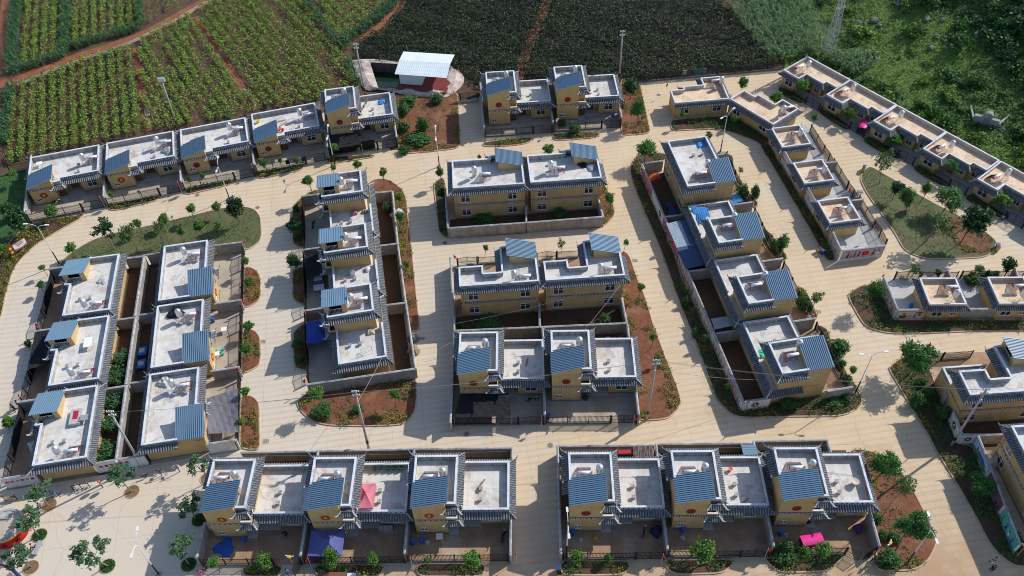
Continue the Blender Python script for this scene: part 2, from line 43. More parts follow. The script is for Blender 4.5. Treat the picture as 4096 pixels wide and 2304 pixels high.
CORNSTRIPS = [([(-112.27,191.4),(-107.36,173.75),(-105.13,166.02),(-102.7,160.79)],2.6),([(-100.65,190.59),(-96.74,176.99),(-94.52,167.57)],2.2),([(-83.93,189.43),(-81.31,180.81),(-80.14,177.88)],1.4),([(-102.27,160.76),(-98.33,164.12),(-93.41,166.75)],2.0),([(-92.69,169.34),(-87.18,172.81),(-82.46,174.85),(-80.04,177.47)],2.0),([(-101.82,155.84),(-100.0,150.0),(-96.54,137.26)],1.8),([(-45.4,186.75),(-41.82,179.78),(-38.32,172.32),(-35.06,165.97)],1.4),([(-23.56,184.81),(-26.16,179.53),(-28.48,174.83),(-31.05,171.45),(-33.6,168.53),(-34.2,165.92)],2.6),([(-32.78,159.95),(-31.13,155.6),(-29.27,150.69)],1.2)]
PATHS = [([(-106.45,156.12),(-103.23,158.7),(-97.73,162.27),(-91.98,165.55),(-85.33,169.24),(-79.83,173.11),(-76.34,176.83),(-71.98,182.24),(-66.86,188.24)],3.2),([(-79.63,168.87),(-76.11,159.12),(-72.86,149.35),(-69.68,139.61)],1.3),([(-69.12,180.39),(-64.25,171.69),(-56.32,157.88),(-49.64,145.66)],1.3),([(-43.96,186.22),(-40.87,179.3),(-38.67,175.51)],1.2),([(10.79,183.28),(7.78,172.0),(5.02,162.63),(2.78,152.1)],1.9),([(-115.12,191.6),(-111.25,177.95),(-106.21,162.44)],2.5),([(-22.4,184.3),(-23.5,179.77),(-26.88,173.92),(-30.17,168.69)],1.8)]
DITCH = [(-100.8,156.46),(-95.61,160.88),(-89.87,164.86),(-84.99,168.01),(-81.34,170.5),(-78.77,173.23),(-75.79,176.39),(-72.93,179.43),(-67.11,187.18)]
ENDPOSTS = [(-98.96,154.98),(-95.77,154.95),(-90.54,161.46),(-88.3,163.12),(-84.66,161.8),(-79.81,164.59),(-82.58,163.85),(-77.0,168.7),(-75.05,170.48),(-73.14,155.44),(-69.18,142.38),(-78.29,169.54),(-74.73,175.13),(-72.0,175.74),(-69.58,176.78),(-67.96,182.38),(-65.69,183.48),(-101.75,168.04),(-99.49,169.02),(-104.66,171.26),(-99.09,150.28)]
HILL = [(63.22,157.23),(64.98,154.44),(69.6,148.27),(76.24,139.51),(82.86,130.84),(89.85,122.01),(92.57,119.12)]
POND = [(-31.92,160.8),(-29.13,161.24),(-25.74,160.77),(-22.1,159.27),(-16.45,158.56),(-10.39,156.4),(-8.94,155.6),(-8.1,152.78),(-8.48,150.42),(-10.25,147.85),(-12.02,146.64),(-20.06,148.12),(-22.92,149.12),(-25.6,150.13),(-28.19,149.78),(-30.51,155.56)]
PONDIN = [(-27.93,159.28),(-22.25,158.39),(-11.01,156.44),(-12.07,148.63),(-21.74,149.55),(-25.61,150.29)]
TREEPITS = [(-52.61,60.9),(-63.4,59.34),(-42.65,62.46),(-42.54,56.32),(-63.25,54.95),(-53.02,50.31),(-42.6,50.11),(-62.92,50.5)]
DISC = [(-67.51,57.99),(-66.03,57.5),(-64.94,56.04),(-65.53,54.53),(-66.99,53.21)]
PATCH = [(74.05,108.28),(76.39,107.67),(77.53,106.15),(78.97,104.16),(80.21,101.52),(78.21,99.1),(74.8,99.17),(74.2,101.6),(73.8,103.25),(72.48,104.26),(72.39,106.42)]
MANH = [(-56.14,120.56),(-44.63,116.63),(30.55,145.19),(4.52,65.73),(16.15,47.06),(-7.16,68.09),(-11.11,106.12),(-65.33,49.48)]
DRAINS = [(-35.58,68.09),(-38.85,86.14),(-14.21,85.61),(20.49,100.41),(13.72,108.18),(47.64,88.0)]
HEAT = [('D1',-26.39,114.18,-28.15,113.8,6.3,8),('D2',-24.56,100.4,-26.1,100.45,6.3,8),('D3',-22.54,87.6,-24.08,87.52,6.3,9),('C1a',-64.46,91.47,-66.19,91.14,3.2,8),('C1b',-62.43,78.17,-64.22,77.98,3.2,8),('C1c',-60.33,64.99,-62.2,64.84,3.2,8),('C2a',-51.35,101.34,-53.03,101.64,3.2,9),('C2b',-49.26,88.49,-50.91,88.4,3.2,9),('C2c',-47.43,75.21,-49.0,75.27,3.2,9),('UL1',-75.28,126.84,-76.78,126.43,3.2,14),('UL2',-62.69,130.54,-64.24,130.47,3.2,14),('UL3',-49.98,133.73,-51.5,133.8,3.2,14),('UL4',-37.32,137.24,-38.89,137.4,3.2,14),('UL5',-31.54,138.35,-30.11,139.0,6.3,9),('G1a',-3.85,114.76,-5.7,115.34,6.3,2),('G1b',8.89,115.71,7.38,116.02,6.3,2),('G2a',2.03,91.04,0.37,91.0,6.3,2),('G2b',15.14,92.03,13.58,91.78,6.3,2),('E1',32.59,112.98,33.87,114.79,6.3,8),('E2',34.64,100.33,35.89,101.71,6.3,8),('E3',36.53,87.51,37.97,88.92,6.3,8),('E4',38.79,74.26,40.0,75.8,6.3,8),('F1',41.08,143.78,42.04,143.14,2.75,4),('F2',53.13,134.48,51.82,133.47,2.75,20),('F3',52.74,127.03,53.27,126.49,2.75,8),('F4',54.34,116.77,54.93,116.26,2.75,8),('F5',55.88,106.94,56.48,106.33,2.75,8),('NE1',58.23,147.21,60.0,147.3,2.75,30),('NE2',64.92,139.03,66.48,139.22,2.75,30),('NE3',71.04,130.32,72.87,130.56,2.75,30),('NE4',77.36,121.65,79.05,121.66,2.75,30),('NE5',83.93,113.3,85.86,113.68,2.75,30),('T1',-1.29,141.81,0.4,142.47,6.3,2),('T2',11.82,142.6,13.58,143.42,6.3,2),('M1',-5.76,77.5,-4.12,78.03,6.3,-2),('M2',7.56,77.33,9.27,77.68,6.3,-2),('BL1',-37.89,58.15,-36.13,58.22,6.3,-2),('BL2',-24.49,57.45,-22.92,57.67,6.3,-2),('BL3',-11.28,57.23,-9.63,57.54,6.3,-2),('BR1',8.32,56.94,10.21,57.14,6.3,-2),('BR2',21.69,56.55,23.49,56.8,6.3,-2),('BR3',35.16,56.57,36.99,56.73,6.3,-2),('R1',67.29,88.77,67.31,86.92,2.75,-2),('R2',77.68,88.47,77.49,86.57,2.75,-2)]
FLAGS = [(-71.91,117.82),(-58.95,121.04),(-46.5,125.21),(-44.68,105.84),(-42.54,92.16),(-40.71,79.13),(-73.68,89.21),(-72.0,75.92),(-34.06,102.3),(-32.29,89.63),(-30.47,76.52),(-26.76,49.15),(-13.94,48.78),(17.49,47.82),(30.55,48.02),(43.61,47.32),(-0.73,48.79),(3.42,68.7),(16.33,68.14),(-9.39,100.37),(39.87,123.91),(41.83,110.91),(57.12,123.48),(58.69,113.01),(60.2,103.41),(58.68,92.79),(68.76,92.71),(79.22,92.83),(61.06,79.01),(45.73,85.28),(32.1,144.87),(61.14,138.91),(48.64,142.23)]
MISC = [(-15.3,51.0)]
GYM = [(-69.35,60.24),(-68.24,60.35),(-62.97,60.73),(-60.48,61.45),(-58.83,61.84),(-57.3,61.7),(-51.23,62.97),(-49.09,63.19),(-46.74,63.71)]
EBLUE = [(26.25,106.15,2.75),(29.79,106.92,2.75),(31.47,96.43,2.75),(27.86,95.74,2.75)]
BTARP = [(30.42,107.91,4.3),(33.02,107.53,4.3),(33.26,105.6,4.3),(31.94,104.61,4.3),(30.7,106.57,4.3)]
GREYROOF = [(30.08,85.28,2.6),(33.28,85.82,2.6),(33.67,83.94,2.6),(30.24,83.24,2.6)]
DNETS = [(-33.85,101.88,2.6),(-30.64,102.4,2.6),(-29.65,97.9,2.6),(-32.82,96.33,2.6)]
D3CAN = [(-31.69,87.76,2.7),(-29.09,88.83,2.7),(-28.03,84.09,2.7),(-31.01,83.27,2.7)]
C1NET = [(-73.56,87.55,2.5),(-71.11,88.02,2.5),(-69.33,81.46,2.5),(-72.27,80.5,2.5)]
M1NET = [(-7.9,73.58,2.4),(-0.98,73.1,2.4),(-0.8,69.22,2.4),(-8.83,69.4,2.4)]
U5NET = [(-33.21,133.27,2.4),(-28.21,133.86,2.4),(-26.98,130.31,2.4),(-33.11,128.94,2.4)]
C2CNET = [(-44.46,74.18,2.4),(-40.3,75.73,2.4),(-38.84,68.27,2.4),(-43.11,68.13,2.4)]
SHEDROOF = [(-20.36,157.26,4.2),(-9.9,155.46,4.2),(-10.72,152.38,4.2),(-21.1,154.25,4.2)]
SHEDROOF2 = [(-21.16,154.7,3.9),(-10.75,152.82,3.9),(-11.25,148.18,3.9),(-21.74,150.17,3.9)]
BLUEPATCH = [(-57.54,84.69,0.5),(-57.0,86.21,0.5),(-57.07,82.21,0.5),(-56.35,84.16,0.5),(39.27,113.49,0.5),(62.04,88.1,0.5),(6.79,52.35,0.5),(20.89,52.2,0.5),(-12.86,52.03,0.5),(-13.94,51.86,0.5),(-47.33,90.52,0.5),(-35.93,53.07,0.5)]
# ------------------------------------------------------------------ materials (all procedural, world-space noise)
MT = {}
def mat(name, c1, c2=None, scale=0.6, detail=5, rough=0.85, metal=0.0, bump=0.0, bscale=None, streak=False, c3=None, s3=0.08, lo=0.35, hi=0.65, spec=0.3, trans=0.0, objrand=0.0, alpha=1.0, seams=False, runs=None):
    m = bpy.data.materials.new(name); m.use_nodes = True; n = m.node_tree.nodes; L = m.node_tree.links
    b = n['Principled BSDF']; b.inputs['Roughness'].default_value = rough; b.inputs['Metallic'].default_value = metal
    b.inputs['Specular IOR Level'].default_value = spec
    c1 = (*c1, 1); col = None
    geo = n.new('ShaderNodeNewGeometry')
    if c2 is not None:
        no = n.new('ShaderNodeTexNoise'); no.inputs['Scale'].default_value = scale; no.inputs['Detail'].default_value = detail; no.inputs['Roughness'].default_value = 0.62
        if streak:
            mp = n.new('ShaderNodeMapping'); mp.inputs['Scale'].default_value = (1, 1, 0.12); L.new(geo.outputs['Position'], mp.inputs[0]); L.new(mp.outputs[0], no.inputs['Vector'])
        else: L.new(geo.outputs['Position'], no.inputs['Vector'])
        rp = n.new('ShaderNodeValToRGB'); rp.color_ramp.elements[0].position = lo; rp.color_ramp.elements[1].position = hi
        rp.color_ramp.elements[0].color = c1; rp.color_ramp.elements[1].color = (*c2, 1)
        L.new(no.outputs['Fac'], rp.inputs[0]); col = rp.outputs[0]
        if c3 is not None:
            n3 = n.new('ShaderNodeTexNoise'); n3.inputs['Scale'].default_value = s3; n3.inputs['Detail'].default_value = 6; n3.inputs['Roughness'].default_value = 0.7
            L.new(geo.outputs['Position'], n3.inputs['Vector'])
            r3 = n.new('ShaderNodeValToRGB'); r3.color_ramp.elements[0].position = 0.5; r3.color_ramp.elements[1].position = 0.68
            L.new(n3.outputs['Fac'], r3.inputs[0])
            mx = n.new('ShaderNodeMixRGB'); L.new(r3.outputs[0], mx.inputs[0]); L.new(col, mx.inputs[1]); mx.inputs[2].default_value = (*c3, 1); col = mx.outputs[0]
    if seams:                                   # screed joints, tide marks of old puddles
        tc = n.new('ShaderNodeTexCoord'); bk = n.new('ShaderNodeTexBrick'); bk.offset = 0; bk.inputs['Scale'].default_value = 1; bk.inputs['Brick Width'].default_value = 3.3; bk.inputs['Row Height'].default_value = 3.5; bk.inputs['Mortar Size'].default_value = 0.03; L.new(tc.outputs['Object'], bk.inputs['Vector'])
        m1 = n.new('ShaderNodeMath'); m1.operation = 'MULTIPLY'; m1.inputs[1].default_value = 0.3; L.new(bk.outputs['Fac'], m1.inputs[0])
        x1 = n.new('ShaderNodeMixRGB'); L.new(m1.outputs[0], x1.inputs[0]); L.new(col, x1.inputs[1]); x1.inputs[2].default_value = (0.2, 0.18, 0.16, 1); col = x1.outputs[0]
        n4 = n.new('ShaderNodeTexNoise'); n4.inputs['Scale'].default_value = 0.55; n4.inputs['Detail'].default_value = 5; n4.inputs['Distortion'].default_value = 0.6; L.new(geo.outputs['Position'], n4.inputs['Vector'])
        r4 = n.new('ShaderNodeValToRGB'); e = r4.color_ramp.elements; e[0].position = 0.57; e[0].color = (0, 0, 0, 1); e[1].position = 0.60; e[1].color = (.55, .55, .55, 1); q = e.new(0.66); q.color = (.12, .12, .12, 1); L.new(n4.outputs['Fac'], r4.inputs[0])
        x2 = n.new('ShaderNodeMixRGB'); L.new(r4.outputs[0], x2.inputs[0]); L.new(col, x2.inputs[1]); x2.inputs[2].default_value = (0.33, 0.28, 0.23, 1); col = x2.outputs[0]
    if runs:                                    # rain runs down a wall
        mp2 = n.new('ShaderNodeMapping'); mp2.inputs['Scale'].default_value = (2.2, 2.2, 0.10); L.new(geo.outputs['Position'], mp2.inputs[0]); n5 = n.new('ShaderNodeTexNoise'); n5.inputs['Scale'].default_value = 1.0; n5.inputs['Detail'].default_value = 6; L.new(mp2.outputs[0], n5.inputs['Vector'])
        r5 = n.new('ShaderNodeValToRGB'); r5.color_ramp.elements[0].position = 0.55; r5.color_ramp.elements[1].position = 0.75; r5.color_ramp.elements[1].color = (.5, .5, .5, 1); L.new(n5.outputs['Fac'], r5.inputs[0])
        x3 = n.new('ShaderNodeMixRGB'); L.new(r5.outputs[0], x3.inputs[0]); L.new(col, x3.inputs[1]); x3.inputs[2].default_value = (*runs, 1); col = x3.outputs[0]
    if objrand:
        oi = n.new('ShaderNodeObjectInfo'); hs = n.new('ShaderNodeHueSaturation')
        mr = n.new('ShaderNodeMapRange'); mr.inputs[3].default_value = 1-objrand; mr.inputs[4].default_value = 1+objrand
        L.new(oi.outputs['Random'], mr.inputs[0]); L.new(mr.outputs[0], hs.inputs['Value'])
        if col: L.new(col, hs.inputs['Color'])
        else: hs.inputs['Color'].default_value = c1
        col = hs.outputs[0]
    if col: L.new(col, b.inputs['Base Color'])
    else: b.inputs['Base Color'].default_value = c1
    if bump:
        nb = n.new('ShaderNodeTexNoise'); nb.inputs['Scale'].default_value = bscale or scale*6; nb.inputs['Detail'].default_value = 4; L.new(geo.outputs['Position'], nb.inputs['Vector'])
        bp = n.new('ShaderNodeBump'); bp.inputs['Strength'].default_value = bump; bp.inputs['Distance'].default_value = 0.1
        L.new(nb.outputs['Fac'], bp.inputs['Height']); L.new(bp.outputs[0], b.inputs['Normal'])
    if trans:
        tr = n.new('ShaderNodeBsdfTranslucent'); ms = n.new('ShaderNodeMixShader'); ms.inputs[0].default_value = trans
        if col: L.new(col, tr.inputs[0])
        else: tr.inputs[0].default_value = c1
        L.new(b.outputs[0], ms.inputs[1]); L.new(tr.outputs[0], ms.inputs[2]); L.new(ms.outputs[0], n['Material Output'].inputs[0])
    if alpha < 1: b.inputs['Alpha'].default_value = alpha
    MT[name] = m; return m
mat('roof_grey', (0.585, 0.57, 0.54), (0.675, 0.66, 0.63), 0.9, c3=(0.47, 0.425, 0.37), s3=0.28, bump=0.08, seams=True)
mat('roof_tan', (0.69, 0.51, 0.345), (0.76, 0.60, 0.435), 0.7, c3=(0.48, 0.32, 0.18), s3=0.4, bump=0.08, seams=True)
mat('coping', (0.66, 0.71, 0.77), (0.55, 0.60, 0.66), 2.5, c3=(0.44, 0.47, 0.51), s3=0.9)
mat('parapet', (0.40, 0.385, 0.36), (0.17, 0.165, 0.155), 2.2, streak=True, lo=0.4, hi=0.72)
mat('parapet_tan', (0.60, 0.47, 0.36), (0.40, 0.32, 0.26), 2.2, streak=True, lo=0.4, hi=0.72)
mat('yellow', (0.52, 0.350, 0.148), (0.57, 0.392, 0.172), 0.8, c3=(0.46, 0.308, 0.14), s3=0.5, bump=0.06, bscale=14, runs=(0.33, 0.22, 0.12))
mat('yellow2', (0.46, 0.305, 0.13), (0.52, 0.35, 0.155), 0.8, bump=0.06, bscale=14)
mat('white_wall', (0.72, 0.72, 0.71), (0.62, 0.61, 0.59), 0.9, c3=(0.55, 0.50, 0.44), s3=0.6, runs=(0.42, 0.38, 0.33))
mat('grey_wall', (0.34, 0.315, 0.285), (0.24, 0.22, 0.20), 1.4, c3=(0.42, 0.36, 0.30), s3=0.5, bump=0.1, runs=(0.12, 0.11, 0.10))
mat('wall_cap', (0.40, 0.41, 0.42), (0.24, 0.245, 0.25), 1.8, c3=(0.52, 0.53, 0.53), s3=0.6, bump=0.15)
mat('tile_trough', (0.062, 0.068, 0.078), (0.10, 0.106, 0.115), 3.0)
mat('tile_ridge', (0.15, 0.158, 0.17), (0.29, 0.295, 0.305), 2.4, lo=0.4, hi=0.62, c3=(0.11, 0.115, 0.125), s3=1.3)
mat('mortar', (0.58, 0.58, 0.58), (0.40, 0.41, 0.42), 3.0)
mat('band', (0.020, 0.018, 0.040), (0.03, 0.028, 0.055), 3.0)
mat('band_x', (0.62, 0.54, 0.60), (0.52, 0.46, 0.54), 3.0)
mat('blue_roof', (0.140, 0.235, 0.330), (0.158, 0.260, 0.358), 0.5, rough=0.42, spec=0.5, c3=(0.150, 0.25, 0.345), s3=0.7, objrand=0.12)
mat('blue_bright', (0.05, 0.24, 0.60), (0.07, 0.30, 0.68), 0.9, rough=0.45)
mat('navy_sheet', (0.035, 0.07, 0.15), (0.05, 0.09, 0.18), 0.6, rough=0.55)
mat('pale_sheet', (0.28, 0.36, 0.43), (0.34, 0.42, 0.48), 0.8, rough=0.5)
mat('grey_sheet', (0.30, 0.28, 0.27), (0.38, 0.36, 0.35), 0.8, rough=0.55)
mat('white_sheet', (0.74, 0.80, 0.83), (0.66, 0.74, 0.78), 0.5, rough=0.45)
mat('steel', (0.70, 0.71, 0.72), None, rough=0.38, metal=0.75)
mat('galv', (0.42, 0.43, 0.44), (0.52, 0.53, 0.54), 3.0, rough=0.5, metal=0.4)
mat('enamel', (0.80, 0.82, 0.83), None, rough=0.35)
mat('red_paint', (0.42, 0.02, 0.035), None, rough=0.5)
mat('tube_dark', (0.022, 0.020, 0.026), None, rough=0.25, spec=0.5)
mat('iron', (0.016, 0.016, 0.018), (0.030, 0.026, 0.024), 4.0, rough=0.6)
mat('window_white', (0.76, 0.76, 0.74), None, rough=0.5)
mat('glass', (0.018, 0.022, 0.030), (0.05, 0.045, 0.06), 2.0, rough=0.08, spec=0.6)
mat('curtain_glass', (0.12, 0.05, 0.09), (0.05, 0.03, 0.05), 4.0, rough=0.15, spec=0.6)
mat('door_brown', (0.13, 0.055, 0.028), (0.17, 0.075, 0.04), 2.0, rough=0.55)
mat('porch', (0.42, 0.42, 0.41), (0.48, 0.47, 0.46), 1.2)
mat('inside_shade', (0.05, 0.045, 0.04), None)  # shade within the stair shed, painted as near-black
mat('plinth', (0.16, 0.15, 0.145), (0.22, 0.205, 0.19), 1.5)
mat('emblem_red', (0.36, 0.035, 0.016), None); mat('emblem_maroon', (0.13, 0.022, 0.014), None); mat('emblem_orange', (0.42, 0.13, 0.03), None)
mat('gold', (0.72, 0.46, 0.04), None); mat('black_paint', (0.012, 0.012, 0.013), None)
mat('yard', (0.39, 0.255, 0.16), (0.29, 0.18, 0.108), 0.5, c3=(0.46, 0.37, 0.28), s3=0.16, bump=0.08)
mat('yard_pale', (0.47, 0.41, 0.33), (0.38, 0.32, 0.25), 0.5, c3=(0.33, 0.25, 0.18), s3=0.2, bump=0.08)
mat('soil', (0.215, 0.082, 0.040), (0.14, 0.055, 0.028), 1.6, detail=8, c3=(0.26, 0.125, 0.07), s3=0.35, bump=0.5, bscale=5)
mat('soil_wet', (0.11, 0.058, 0.034), (0.075, 0.043, 0.026), 1.6, detail=8, c3=(0.055, 0.06, 0.025), s3=0.4, bump=0.5, bscale=5)
mat('field', (0.120, 0.064, 0.036), (0.075, 0.050, 0.030), 0.9, detail=8, c3=(0.085, 0.088, 0.036), s3=0.12, bump=0.5, bscale=3)
mat('dark_field', (0.012, 0.014, 0.008), (0.020, 0.019, 0.011), 1.0, detail=8, bump=0.5, bscale=3)
mat('path', (0.27, 0.095, 0.045), (0.20, 0.078, 0.040), 1.0, detail=8, c3=(0.30, 0.15, 0.09), s3=0.5, bump=0.35, bscale=4)
mat('grass', (0.070, 0.100, 0.034), (0.130, 0.132, 0.058), 1.6, detail=9, c3=(0.155, 0.118, 0.065), s3=0.22, bump=0.5, bscale=10)
mat('lawn', (0.030, 0.090, 0.024), (0.045, 0.115, 0.030), 1.1, detail=8, c3=(0.09, 0.10, 0.04), s3=0.25, bump=0.5, bscale=10)
mat('hill', (0.085, 0.165, 0.026), (0.130, 0.20, 0.040), 0.5, detail=9, c3=(0.032, 0.062, 0.018), s3=0.10, bump=0.6, bscale=5)
mat('kerb', (0.52, 0.38, 0.25), (0.42, 0.30, 0.20), 1.0, c3=(0.58, 0.46, 0.33), s3=0.5)
mat('pit_soil', (0.20, 0.115, 0.065), (0.27, 0.16, 0.09), 2.5, detail=7, bump=0.5)
for nm, a, b in (('leaf_round', (0.070, 0.185, 0.028), (0.125, 0.245, 0.045)), ('leaf_dark', (0.022, 0.072, 0.024), (0.048, 0.118, 0.036)), ('leaf_sparse', (0.028, 0.080, 0.034), (0.050, 0.115, 0.045)),
                 ('leaf_airy', (0.070, 0.145, 0.042), (0.110, 0.185, 0.055)), ('leaf_feather', (0.034, 0.140, 0.028), (0.070, 0.205, 0.040)), ('leaf_plaza', (0.055, 0.130, 0.058), (0.110, 0.195, 0.088)),
                 ('leaf_bush', (0.040, 0.125, 0.032), (0.080, 0.185, 0.046)), ('leaf_corn', (0.036, 0.110, 0.042), (0.075, 0.165, 0.062)), ('leaf_hill', (0.036, 0.110, 0.020), (0.078, 0.170, 0.032)), ('leaf_hill2', (0.12, 0.23, 0.034), (0.19, 0.29, 0.06)),
                 ('leaf_vine', (0.155, 0.275, 0.034), (0.23, 0.340, 0.056)), ('leaf_vine_dark', (0.014, 0.030, 0.015), (0.034, 0.056, 0.026)), ('leaf_vine_tip', (0.17, 0.18, 0.045), (0.12, 0.14, 0.035)), ('leaf_hedge', (0.17, 0.21, 0.026), (0.25, 0.26, 0.042)), ('leaf_cornfield', (0.085, 0.19, 0.065), (0.22, 0.31, 0.15)), ('leaf_dry', (0.17, 0.105, 0.055), (0.12, 0.075, 0.04))):
    mat(nm, a, b, 0.9, detail=3, rough=0.6, trans=0.22, spec=0.25, objrand=0.14, lo=0.3, hi=0.7)
mat('bark', (0.11, 0.08, 0.06), (0.18, 0.14, 0.11), 4.0); mat('bark_pale', (0.30, 0.25, 0.20), (0.22, 0.18, 0.14), 4.0)
mat('concrete_pole', (0.44, 0.41, 0.37), (0.36, 0.33, 0.30), 1.5); mat('lamp_white', (0.66, 0.70, 0.73), None, rough=0.4); mat('lamp_black', (0.02, 0.02, 0.022), None, rough=0.5)
mat('insulator', (0.66, 0.66, 0.66), None, rough=0.3); mat('wire', (0.26, 0.25, 0.24), None)
mat('flag_red', (0.55, 0.015, 0.02), None, trans=0.25); mat('pink', (0.72, 0.03, 0.26), None, rough=0.4); mat('pink_cloth', (0.62, 0.17, 0.24), (0.70, 0.25, 0.31), 1.0, trans=0.2)
mat('navy_cloth', (0.10, 0.12, 0.33), (0.13, 0.15, 0.38), 1.0, trans=0.1); mat('royal_cloth', (0.03, 0.07, 0.34), None, trans=0.1)
mat('net', (0.010, 0.011, 0.014), (0.018, 0.019, 0.022), 3.0, rough=0.9); mat('net_pale', (0.16, 0.16, 0.18), None, rough=0.9)
mat('plastic_film', (0.50, 0.51, 0.52), (0.38, 0.38, 0.38), 2.5, rough=0.35); mat('blue_plastic', (0.025, 0.12, 0.46), None, rough=0.4); mat('green_plastic', (0.04, 0.46, 0.30), None, rough=0.4)
mat('pool_cloth', (0.62, 0.54, 0.49), (0.42, 0.34, 0.30), 0.9, c3=(0.30, 0.20, 0.17), s3=0.5, bump=0.35, bscale=2.5); mat('pool_wall', (0.16, 0.125, 0.11), (0.10, 0.08, 0.07), 0.8, streak=True)
mat('water', (0.012, 0.030, 0.018), None, rough=0.05, spec=0.5); mat('deck_red', (0.20, 0.045, 0.035), (0.15, 0.035, 0.03), 1.2)
mat('rock', (0.24, 0.24, 0.235), (0.11, 0.11, 0.105), 1.5, detail=8, bump=0.6); mat('stone', (0.34, 0.34, 0.34), (0.24, 0.24, 0.24), 1.2, bump=0.2)
mat('wood', (0.34, 0.24, 0.15), (0.25, 0.17, 0.10), 3.0); mat('wood_pale', (0.56, 0.47, 0.36), (0.44, 0.36, 0.27), 2.0); mat('log', (0.26, 0.20, 0.17), (0.15, 0.11, 0.10), 3.0)
mat('skin', (0.42, 0.25, 0.17), None, rough=0.6); mat('hair', (0.012, 0.011, 0.010), None); mat('rubber', (0.015, 0.015, 0.016), None, rough=0.7)
for nm, c in (('c_navy', (0.02, 0.03, 0.08)), ('c_black', (0.015, 0.015, 0.018)), ('c_blue', (0.05, 0.28, 0.45)), ('c_plaid', (0.30, 0.33, 0.40)), ('c_pink', (0.65, 0.10, 0.25)), ('c_rose', (0.42, 0.12, 0.20)), ('c_grey', (0.34, 0.32, 0.32)), ('c_jeans', (0.06, 0.13, 0.28)), ('c_tan', (0.40, 0.30, 0.20)), ('c_white', (0.65, 0.64, 0.62)), ('c_purple', (0.10, 0.03, 0.13))): mat(nm, c, None)
mat('car_white', (0.62, 0.66, 0.72), None, rough=0.25, spec=0.5); mat('truck_brown', (0.20, 0.085, 0.05), None, rough=0.5); mat('green_body', (0.03, 0.06, 0.045), None, rough=0.5)
mat('orange', (0.65, 0.13, 0.03), None, rough=0.45); mat('bin_yellow', (0.68, 0.42, 0.01), None, rough=0.5); mat('bin_blue', (0.02, 0.06, 0.25), None, rough=0.5); mat('sign_brown', (0.16, 0.045, 0.02), None, rough=0.5)
mat('text_red', (0.42, 0.008, 0.035), None); mat('drum_red', (0.48, 0.010, 0.015), None); mat('mural_pink', (0.50, 0.33, 0.32), (0.56, 0.39, 0.37), 1.0); mat('mural_cream', (0.62, 0.52, 0.42), (0.56, 0.46, 0.37), 1.2)
mat('mural_sky', (0.30, 0.46, 0.70), (0.50, 0.60, 0.76), 0.5); mat('mural_teal', (0.06, 0.36, 0.30), (0.10, 0.46, 0.36), 0.8); mat('mural_plum', (0.12, 0.07, 0.09), (0.20, 0.10, 0.10), 0.8); mat('mural_green', (0.10, 0.24, 0.05), None); mat('mural_rose', (0.56, 0.14, 0.22), (0.48, 0.10, 0.18), 0.8); mat('paint_brown', (0.16, 0.05, 0.025), None); mat('paint_blue', (0.05, 0.12, 0.36), None); mat('border_navy', (0.03, 0.05, 0.16), None); mat('paint_white', (0.74, 0.74, 0.72), None)
mat('maroon_board', (0.09, 0.012, 0.025), None); mat('granite', (0.40, 0.42, 0.44), (0.30, 0.31, 0.33), 3.0); mat('plaza_stone', (0.52, 0.45, 0.37), (0.44, 0.38, 0.31), 0.9)
